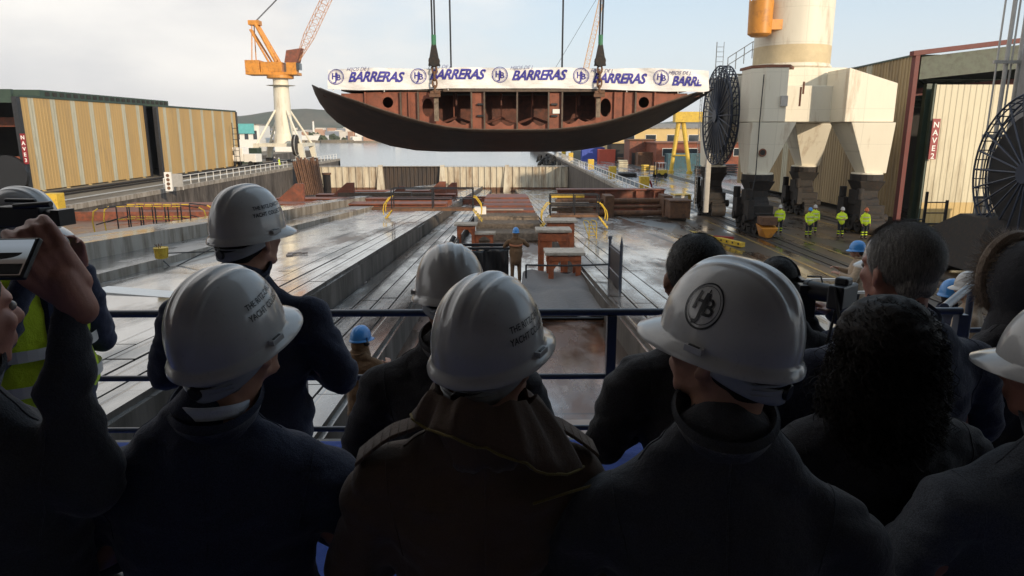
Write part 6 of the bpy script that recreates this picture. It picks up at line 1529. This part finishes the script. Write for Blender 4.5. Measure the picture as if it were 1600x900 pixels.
# 2. trench coat man in the centre
def trench(t, H, Rm):
    b = B()
    def cf(u, v_):                                        # raised wide collar open to the right front
        a = math.pi*(.5+.08+1.84*u); back = max(0, -math.sin(a)); r = .092+.040*v_+.045*max(0, v_-.5)
        if v_ <= .5: z = 1.42+.27*v_*(.75+.5*back)
        else: z = 1.42+.135*(.75+.5*back)-(v_-.5)*.26
        rt_ = max(0, math.cos(a)); lf_ = max(0, -math.cos(a))
        r = .078+.030*v_ if v_ <= .5 else .093+(.034+.052*rt_)*((v_-.5)*2)**1.2
        z = 1.42+(.115+.03*back+.02*lf_)*min(1, v_*2) if v_ <= .5 else 1.535+.03*back+.02*lf_-(.075+.075*rt_-.02*lf_)*((v_-.5)*2)**1.5
        wob = .006*math.sin(a*7+v_*4)+.004*math.sin(a*15)
        return (H.x*.4+math.cos(a)*(r+wob*v_)*1.1, -.02+math.sin(a)*(r+wob*v_)*1.02, z+wob)
    b.grid(cf, 60, 16); o = b.obj('collar', 'trench', t, smooth=80); o.modifiers.new('s', 'SOLIDIFY').thickness = .008
    b = B()
    b.tube([cf(i/40, 1.0) for i in range(41)], .003, 6); b.obj('collar_piping', 'piping', t, smooth=True)
    for sx in (-1, 1):
        b = B().use('trench')
        pts = lambda k, y: Vector((sx*(.105+.14*k), y-.01, 1.478-.042*k-.075*max(0, k-.45)**1.3+.006))
        n = 8; lo = []
        for i in range(n+1):
            k = i/n; w_ = .030+.006*k; lo.append((pts(k, -w_), pts(k, w_)))
        for (a0, a1), (b0, b1) in zip(lo, lo[1:]): b.hexa([a0, b0, b1, a1] if sx > 0 else [a0, a1, b1, b0], [x+Vector((0, 0, .009)) for x in ([a0, b0, b1, a1] if sx > 0 else [a0, a1, b1, b0])])
        q = b.obj('epaulette', None, t, smooth=60, bevel=.002); c = B().use('blackplastic'); p = pts(.12, 0); c.cyl(p+Vector((0, 0, .008)), p+Vector((0, 0, .014)), .008, n=16); c.obj('button', None, q, smooth=True)
    b = B().use('piping'); b.tube([(.10, -.128, 1.36), (.17, -.118, 1.375), (.235, -.08, 1.37)], .003, 5); b.obj('yoke_piping', None, t)
person('person in dark brown trench coat with raised collar and epaulettes, centre', hp(768, 562, 1.36), FZ, lean=(.03, 0), yaw=R(4), hyaw=R(-34), hpitch=R(10), hroll=R(0), pose='hold', coat='trench', wide=1.02, sh=.01, collar=None, headgear=dict(**RITZ(6, .28)), hair='hairgrey', extra=trench)
# 3. emblem helmet man
person('man in a charcoal coat with a round monogram emblem on his white hard hat', hp(1136, 552, 1.26), FZ, yaw=R(-8), hyaw=R(54), hpitch=R(10), hroll=R(0), pose='hold', coat='charcoal', wide=1.12, sh=.075, headgear=dict(emblem=(170, .34, .041)), hair='hairdark')
# 4. tall man left in the second row
person('tall man in navy coat with printed white hard hat, farther forward at the left', hp(386, 372, 2.45), FZ, yaw=R(-4), lean=(.03, 0), hyaw=R(-24), hpitch=R(5), pose='hold', coat='navy', wide=1.16, headgear=dict(**RITZ(10, .34)), hair='hairdark')
# 5. centre back row
person('man in a dark coat with a plain ridged white hard hat behind the centre figure', hp(703, 470, 2.05), FZ, yaw=R(0), hyaw=R(8), hpitch=R(-4), pose='hold', coat='black', wide=1.12, headgear=dict(), hair='hairdark')
# 6. bare headed man behind the emblem helmet
def short_hair(mat, seed, n=7000, vol=1.0, L=(.012, .03)):
    def f(t, H, Rm):
        b = B(); b.ell(H+Rm @ Vector((0, -.018, .040)), (.083*vol, .100*vol, .092*vol), Rm, 28, 18); b.ell(H+Rm @ Vector((0, -.062, -.02)), (.062, .045, .060), Rm)
        me = blob(b, .007, 4); wrinkle(me, .003, 22, seed); o = put('hair', me, mat, t)
        b = B().use(mat); b.rec = False; strands(b, n, H, Rm, (.083*vol, .099*vol, .091*vol), (0, -.018, .040), L, zmin=-.62, seed=seed); o2 = b.obj('hair_strand', None, None); o2.parent = o
    return f
person('bare headed man with short dark hair and a black coat behind the emblem hard hat', hp(1092, 440, 1.95), FZ, lean=(-.05, 0), yaw=R(4), hyaw=R(-14), hpitch=R(-4), pose='hold', coat='black', wide=1.1, hair=None, extra=short_hair('hairdark', 3, 6000, 1.0, (.006, .014)))
# 7. grey haired man
person('bare headed man with short greying hair and a navy coat right of centre', hp(1413, 424, 1.95), FZ, yaw=R(10), hyaw=R(8), hpitch=R(-2), pose='hold', coat='navy', wide=1.3, hair=None, skin='skin2', extra=short_hair('hairgrey', 5, 9000, 1.02, (.018, .036)))
# 8. curly haired woman
def curls(t, H, Rm):
    b = B(); b.ell(H+Vector((0, -.03, .02)), (.118, .120, .112), None, 28, 18); b.ell(H+Vector((0, -.05, -.12)), (.150, .10, .14)); b.ell(H+Vector((0, -.06, -.24)), (.145, .085, .12))
    me = blob(b, .010, 6); wrinkle(me, .005, 22, 2); o = put('hair', me, 'haircurl', t)
    rnd = random.Random(9); b = B().use('haircurl'); b.rec = False
    for i in range(2600):
        a = rnd.uniform(math.pi*.85, math.pi*2.15); z = rnd.uniform(-.33, .128); k = .114+.034*min(1, max(0, (.06-z)/.12)); wz = math.sqrt(max(.01, 1-((z-.02)/.112)**2)) if z > .02 else 1
        p = H+Vector((math.cos(a)*k*wz, -.04+math.sin(a)*.105*wz, z)); rr = rnd.uniform(.004, .010); L = rnd.uniform(.03, .09); ph = rnd.uniform(0, 6.28); out = Vector((math.cos(a), math.sin(a), 0)); sp = rnd.uniform(.0, .45) if rnd.random() < .9 else rnd.uniform(.6, 1.3)
        pts = []
        for j in range(14):
            q = j/13; pts.append(p+Vector((0, 0, -L*q))+out*(sp*L*q*(1-q*.6))+Vector((math.cos(ph+q*13)*rr, math.sin(ph+q*13)*rr, 0)))
        b.tube(pts, [.0010*(1-.6*j/13) for j in range(14)], 3)
    o2 = b.obj('curl', None, None, smooth=True); o2.parent = o
person('woman with a big mass of dark curly hair in front of the greying man', hp(1382, 542, 1.6), FZ, yaw=R(4), pose='hold', coat='black', wide=1.22, hair=None, extra=curls)
# 9. right edge grey suit
person('man in grey suit, white collar and white hard hat at the right edge', hp(1676, 596, 1.36), FZ, yaw=R(2), hyaw=R(40), hpitch=R(6), pose='hold', coat='greysuit', wide=1.24, headgear=dict(), hair='hairgrey', skin='skin2', extra=shirt_collar)
# 10. fur hood at the right edge
def furhood(t, H, Rm):
    b = B(); b.ell(H+Vector((0, -.02, .0)), (.135, .145, .145)); b.cap(H+Vector((0, -.03, -.1)), H+Vector((0, -.03, -.2)), .11, .13); o = put('hood', blob(b, .012, 6), 'black', t)
    rnd = random.Random(2); b = B().use('fur'); b.rec = False
    for i in range(6500):
        a = rnd.uniform(0, 6.283); k = rnd.gauss(0, .024); c = H+Vector((math.cos(a)*.118, .06+k, math.sin(a)*.135+.012)); d = Vector((math.cos(a)+rnd.gauss(0, .4), rnd.gauss(-.1, .5), math.sin(a)+rnd.gauss(0, .4))).normalized(); L = rnd.uniform(.02, .045); s_ = d.orthogonal().normalized()*.0011
        v = [b.v(c-s_), b.v(c+s_), b.v(c+d*L)]; b.face(v)
    o2 = b.obj('fur_trim', None, None); o2.parent = o
    b = B().use('fur'); b.tube([H+Vector((math.cos(6.283*i/30)*.117, .06, math.sin(6.283*i/30)*.133+.012)) for i in range(30)], .022, 8, True); q = b.obj('fur_roll', None, None, smooth=True); q.parent = o
person('person in a black parka with tan fur trimmed hood at the right edge, further forward', hp(1612, 440, 2.3), FZ, yaw=R(10), pose='hold', coat='black', wide=1.35, hair=None, extra=furhood)
# 11. camera operator behind the emblem helmet
def headphones(t, H, Rm):
    b = B().use('blackplastic'); b.tube([H+Rm @ Vector((math.cos(a)*.088, -.01, math.sin(a)*.105+.02)) for a in [math.pi*i/12 for i in range(13)]], .009, 8)
    for sx in (-1, 1): b.cap(H+Rm @ Vector((sx*.080, -.01, 0)), H+Rm @ Vector((sx*.105, -.01, 0)), .036, .032, 16)
    b.obj('headphone', None, t, smooth=True)
def hhat(t, H, Rm): short_hair('hairdark', 8, 3000, .98, (.006, .014))(t, H, Rm); headphones(t, H, Rm)
person('camera operator with headphones right of the emblem hard hat', hp(1218, 447, 2.75), FZ, yaw=R(-6), hyaw=R(-20), pose='camera', coat='black', wide=1.0, hair=None, extra=hhat)
t = thing('video_camera', 'black shoulder video camera held by the operator with headphones', 'video camera', hp(1244, 462, 2.72), R(-8)); t.scale = (.62, .62, .62)
b = B().use('blackplastic'); b.box((0, 0, 0), (.11, .34, .16)); b.box((0, -.02, .12), (.03, .26, .03)); b.cyl((0, -.1, .08), (0, -.1, .13), .012); b.cyl((0, .12, .08), (0, .12, .13), .012); b.box((0, -.2, -.01), (.10, .1, .14)); b.obj('body', None, t, bevel=.01)
b = B().use('blackplastic'); b.cyl((0, .17, 0), (0, .30, 0), .05, .058, 24); b.obj('lens', None, t, smooth=True); b = B().use('blackplastic'); b.box((.09, -.02, .04), (.10, .02, .09)); b.box((-.03, -.22, .1), (.05, .09, .05)); b.obj('screen', None, t, bevel=.006)
b = B().use('blackplastic'); b.cap((0, -.02, -.16), (0, .06, -.09), .04, .03, 12); b.box((.0, -.02, -.27), (.09, .10, .16)); b.tube([(.04, -.2, .05), (.09, -.26, .1), (.08, -.2, .17), (.03, -.1, .15)], .006, 6); b.obj('grip', None, t, bevel=.004)
# 12. photographer with white helmet, arm reaching left with a lens
armp = (((-.195, .0, 1.40), (-.34, .08, 1.20), (-.30, .30, 1.33)), ((.195, .0, 1.40), (.22, .16, 1.18), (-.06, .30, 1.34)))
person('photographer in a navy jacket with a white hard hat reaching left behind the greying man', hp(1400, 420, 2.9), FZ, yaw=R(18), hyaw=R(10), pose='hold', coat='navy', wide=1.1, headgear=dict(), arms=armp)
t = thing('photo_camera', 'black photo camera with lens held out left of the greying man', 'camera', hp(1316, 462, 2.5), R(40))
b = B().use('blackplastic'); b.box((0, 0, 0), (.13, .06, .09)); b.box((0, 0, .055), (.05, .05, .03)); b.obj('body', None, t, bevel=.008); b = B().use('blackplastic'); b.cyl((0, .03, 0), (0, .13, 0), .034, .038, 24); b.cyl((0, .125, 0), (0, .14, 0), .04, .04, 24); b.obj('lens', None, t, smooth=True); B().use('rubber').tube([(-.065, 0, .04), (-.1, -.05, -.1), (0, -.1, -.2), (.1, -.05, -.1), (.065, 0, .04)], .006, 5).obj('strap', None, t)
# 13. video man with hi-vis vest at the left
def vest(t, H, Rm):
    b = B(); b.ell((0, 0, 1.24), (.225, .155, .27)); b.ell((0, -.01, 1.33), (.215, .135, .145)); b.ell((0, 0, 1.02), (.22, .165, .2)); b.cap((-.15, 0, 1.39), (.15, 0, 1.39), .085, .085)
    me = blob(b, .014, 6); wrinkle(me, .006, 6, 4); o = put('hi_vis_vest', me, 'hivis', t)
    b = B().use('navy'); b.hexa([(-.075, .13, .85), (.075, .13, .85), (.075, .19, .85), (-.075, .19, .85)], [(-.05, .10, 1.44), (.05, .10, 1.44), (.05, .165, 1.40), (-.05, .165, 1.40)]); b.obj('jacket_front', None, t, bevel=.02)
    B().use('shirt').box((.03, .205, 1.12), (.055, .004, .10), rz=.1).obj('badge', None, t)
    b = B().use('reflect')
    for z in (1.0, 1.14): b.grid(lambda u, v_: (math.cos(6.283*u)*.232, math.sin(6.283*u)*.172, z+.045*v_), 40, 2, True)
    b.obj('reflective_band', None, t)
camarm = (((-.195, .0, 1.40), (-.24, .05, 1.13), (-.12, .15, 1.46)), ((.195, .0, 1.40), (.25, .06, 1.13), (.10, .17, 1.48)))
person('videographer in a yellow hi-vis vest and white hard hat filming at the left edge', hp(32, 362, 2.85), FZ, yaw=R(-112), hyaw=R(18), hpitch=R(-4), coat='navy', wide=1.12, headgear=dict(), arms=camarm, extra=vest, skin='skin2')
t = thing('video_camera', 'black shoulder video camera on the videographer in the hi-vis vest', 'video camera', hp(40, 338, 2.6), R(-100)); t.scale = (.58, .58, .58)
b = B().use('blackplastic'); b.box((0, 0, 0), (.12, .32, .13)); b.box((0, -.02, .10), (.03, .22, .025)); b.box((0, -.18, -.02), (.09, .08, .12)); b.obj('body', None, t, bevel=.01); b = B().use('blackplastic'); b.cyl((0, .15, 0), (0, .24, 0), .045, .05, 24); b.box((0, .27, 0), (.13, .06, .10)); b.obj('lens', None, t); b = B().use('blackplastic'); b.cyl((.07, .0, .07), (.07, .26, .09), .018, n=12); b.obj('microphone', None, t, smooth=True); b = B().use('blackplastic'); b.cap((.0, .10, -.15), (.0, .22, -.17), .045, .055, 14); b.obj('hood', None, t, smooth=True)
# 14. man with raised phone at the left edge
ph = hp(28, 405, 1.12); hd = hp(-92, 500, 1.30)
s_ph = (hd.z-FZ)/HEADZ
def loc(px, py, Y): v = (hp(px, py, Y)-Vector((hd.x, hd.y, FZ)))/s_ph; return (v.x, v.y, v.z)
wr = loc(112, 456, 1.28); el = loc(104, 612, 1.26)
pa = (((-.195, .0, 1.40), (-.20, .12, 1.15), loc(-40, 440, 1.12)), ((.20, -.02, 1.38), el, wr))
def phone_hand(t, H, Rm):
    b = B(); W = Vector(wr)
    d = (Vector(loc(74, 402, 1.25))-W).normalized(); up = Vector((.25, -.75, .6)); up = (up-d*up.dot(d)).normalized(); sd_ = d.cross(up)
    b.cap(W+Vector((.01, 0, -.03)), W+d*.03, .030, .031, 16)
    for k in (-1.2, -.4, .4, 1.2): b.cap(W+d*.01-sd_*k*.016, W+d*.075-sd_*k*.019, .021, .016, 12)
    for k, L, c1 in ((-1.5, .85, .5), (-.5, 1.0, .6), (.5, 1.05, .7), (1.5, .95, .55)):
        p = W+d*.078-sd_*k*.019; q = d.copy(); u2 = up.copy()
        for seg, r0, r1, a in ((.042, .0115, .0105, c1*.8), (.027, .0105, .0095, c1*1.6), (.020, .0095, .008, c1)):
            q, u2 = (q*math.cos(a)-u2*math.sin(a)).normalized(), (u2*math.cos(a)+q*math.sin(a)).normalized(); e = p+q*seg*L; b.cap(p, e, r0, r1, 12); p = e
    lowside = sd_ if sd_.z < 0 else -sd_
    p = W+d*.015+lowside*.026; e = p+(d*.8+lowside*.35).normalized()*.045; b.cap(p, e, .0165, .0125, 12); e2 = e+(d*.9-lowside*.1-up*.1).normalized()*.036; b.cap(e, e2, .0125, .0098, 12)
    me = blob(b, .0035, 3, .5); o = put('hand', me, 'skin2', t)
person('man in a dark coat holding up a phone at the left edge', hd, FZ, yaw=0, hyaw=R(-24), coat='charcoal', wide=1.12, armr=.74, arms=pa, skin='skin2', hair=None, hands=False, extra=lambda t, H, Rm: (short_hair('hairdark', 12, 3000)(t, H, Rm), phone_hand(t, H, Rm), shirt_collar(t, H, Rm)))
t = thing('phone', 'dark smartphone held up sideways at the left edge', 'phone', hp(-14, 405, 1.10), R(-3)); t.rotation_euler = (R(-40), R(-2), R(-8))
B().use('blackplastic').box((0, 0, 0), (.150, .009, .074)).obj('case', None, t, bevel=.003)
nph = N('phone_screen'); 
pz = nph.pos(True); cS = nph.ramp(nph.math('MULTIPLY_ADD', nph.axis(pz, 2), 14.0, .5), [(.25, (.10, .08, .07)), (.42, (.14, .12, .11)), (.5, (.25, .28, .30)), (.8, (.45, .52, .60))])
nph.put(nph.b.inputs['Emission Color'], cS); nph.b.inputs['Emission Strength'].default_value = .35; nph.set((.01, .01, .012), .1)
sc_ = B().use(nph.m).box((0, -.0052, 0), (.136, .001, .064)).obj('screen', None, t)
b = B().use('blackplastic'); b.prism([(.012+.045*math.cos(a), -.0058, .008+.012*math.sin(a)) for a in [math.pi+math.pi*i/12 for i in range(13)]], (0, -.0002, 0)); b.bb(.0, .066, -.0060, -.0058, -.031, -.012); b.obj('picture', None, sc_)

# ------------------------------------------------------------------ workers down in the yard
def workband(t, H, Rm):
    b = B().use('orangeband'); b.grid(lambda u, v_: (math.cos(6.283*u)*.222, -.01+math.sin(6.283*u)*.162, 1.24+.05*v_+.05*math.sin(6.283*u)), 32, 2, True); o = b.obj('chest_band', None, t); o.modifiers.new('s', 'SOLIDIFY').thickness = .006
    b = B().use('workbrown'); b.ell(H+Vector((0, -.03, -.06)), (.10, .10, .10)); b.cap(H+Vector((0, -.02, -.1)), H+Vector((0, -.02, -.18)), .10, .12); b.obj('hood', None, t, smooth=80)
q = pS(806, 441)
person('worker in brown clothes and blue hard hat standing in the slipway well', (q.x, q.y, q.z+1.63), q.z, yaw=R(4), pose='work', coat='workbrown', trousers='workbrown', wide=1.2, lod=2, headgear=dict(mat='bluehelmet', lod=2), extra=workband)
q = hp(562, 532, 7.7)
person('worker with blue hard hat and ear defenders in a brown jacket below the platform railing', q, zs(7.7), yaw=R(-25), hyaw=R(-12), pose='work', coat='workbrown', trousers='workbrown', wide=1.15, vox=.012, headgear=dict(mat='bluehelmet', ears=True, strap=False), extra=workband)
def hv(t, H, Rm):
    for z, w_, d_ in ((1.22, .222, .165), (1.02, .218, .172)):
        b = B().use('reflect'); b.grid(lambda u, v_: (math.cos(6.283*u)*w_, math.sin(6.283*u)*d_, z+.045*v_), 28, 2, True); o = b.obj('reflective_band', None, t); o.modifiers.new('s', 'SOLIDIFY').thickness = .005
    for (P, K_, Q) in LEGS['stand']:
        b = B().use('hivis')
        for zz in (.22, .36): b.grid(lambda u, v_: (P[0]*1.15+math.cos(6.283*u)*.076, math.sin(6.283*u)*.078, zz+.05*v_), 18, 2, True)
        b.obj('leg_band', None, t)
for i, (px, py, mat, yw, pose, lab) in enumerate([
    (1216, 366, 'helmet', 150, 'stand', 'worker in hi-vis yellow jacket by the near crane leg, leftmost of the five'),
    (1262, 372, 'bluehelmet', 185, 'walk', 'worker in hi-vis yellow jacket and blue hard hat walking in front of a colleague'),
    (1270, 366, 'helmet', 175, 'stand', 'worker in hi-vis jacket half hidden behind the one in the blue hard hat'),
    (1312, 371, 'helmet', 180, 'stand', 'worker in hi-vis jacket and white hard hat between the pair and the orange hat'),
    (1349, 373, 'redhelmet', 190, 'stand', 'worker in a hi-vis yellow jacket and orange hard hat, rightmost of the five')]):
    q = pZ(px, py, .02)
    person(lab, (q.x, q.y, 1.66), .02, yaw=R(yw), pose=pose if pose == 'walk' else 'hold' if i == 3 else 'stand', legs='stand', coat='hivis', wide=1.05, coat_len=.92, lod=2, collar=None, headgear=dict(mat=mat, lod=2), extra=hv, group='workers in hi-vis jackets on the right quay')
# worker with a blue helmet and beige jacket on a lift
q = hp(1342, 392, 11.5)
person('worker in beige jacket and blue hard hat just left of the greying man', q, q.z-1.62, yaw=R(70), pose='work', coat='beige', wide=1.0, lod=2, headgear=dict(mat='bluehelmet', lod=2))
t = thing('scissor_platform', 'small white railed work platform carrying the beige jacketed worker', 'work platform', (q.x, q.y, q.z-1.7))
b = B().use('darksteel'); b.bb(-.6, .9, -.5, .5, -.06, .07); b.bb(-.5, .5, -.4, .4, -(q.z-1.7), -.062); b.obj('deck', None, t); b = B().use('whitepaint')
for x in (-.6, .9):
    for y in (-.5, .5): b.bb(x-.03, x+.03, y-.03, y+.03, .07, 1.1)
for z in (.6, 1.1): b.bb(-.6, .9, -.52, -.47, z-.02, z+.02); b.bb(-.62, -.57, -.5, .5, z-.02, z+.02); b.bb(-.6, .9, .47, .52, z-.02, z+.02); b.bb(.87, .92, -.5, .5, z-.02, z+.02)
b.obj('rail', None, t)
# white helmets further right below the stairs
q = hp(1519, 452, 6.4)
person('worker with a white hard hat and beige jacket below the stair handrail at the right', q, q.z-1.62, yaw=R(60), pose='stand', coat='beige', lod=2, headgear=dict(lod=2))
q = hp(1484, 462, 6.9)
person('man in dark clothes beside the stair handrail, left of the beige jacketed worker', q, q.z-1.62, yaw=R(-60), pose='hold', coat='navy', lod=2, hair='hairdark', headgear=dict(lod=2, mat='bluehelmet'))
struct(B().use('quay').bb(3.2, 7.6, 5.2, 9.0, 1.2, hp(1519, 452, 6.4).z-1.64).obj('side_platform'))
# small figures on the far left quay
for i, (px, py, c, lab) in enumerate([(430, 262, 'navy', 'small figure in dark clothes beside the left tower crane leg'), (437, 264, 'hivis', 'small figure in a yellow vest on the left quay edge by the leaning sheet')]):
    q = pZ(px, py, 0); q.x = max(q.x, -48); person(lab, (q.x, q.y, 1.66), 0, yaw=R(90*i), coat=c, lod=2, vox=.03, headgear=dict(lod=2), group='small figures on the left quay')
t = thing('tripod', 'thin black light stand leaning at the right of the emblem hard hat', 'stand', hp(1268, 600, 2.6)); a = hp(1310, 470, 2.6); c = hp(1263, 640, 2.6)
b = B().use('blackplastic'); b.cyl(a, (c.x, c.y, c.z), .006, n=8); b.cyl(c, c+(c-a)*1.6, .006, n=8); b.tube([a+Vector((.02, 0, -.05)), a+Vector((.05, 0, -.12)), a+Vector((.0, 0, -.2)), a+Vector((.04, 0, -.26)), a+Vector((-.02, 0, -.33))], .004, 5); b.obj('pole', None, t, world=True)

# ------------------------------------------------------------------ haze
hb = B(); hb.bb(-2800, 2800, -60, 3500, -15, 140); ho = hb.obj('haze'); ho['kind'] = 'stuff'
hmt = bpy.data.materials.new('haze'); hmt.use_nodes = True; ht = hmt.node_tree; ht.nodes.clear(); out = ht.nodes.new('ShaderNodeOutputMaterial'); pv = ht.nodes.new('ShaderNodeVolumePrincipled')
pv.inputs['Color'].default_value = (.85, .88, .95, 1); pv.inputs['Density'].default_value = .00013; pv.inputs['Anisotropy'].default_value = .2
ht.links.new(pv.outputs[0], out.inputs['Volume']); ho.data.materials.append(hmt)
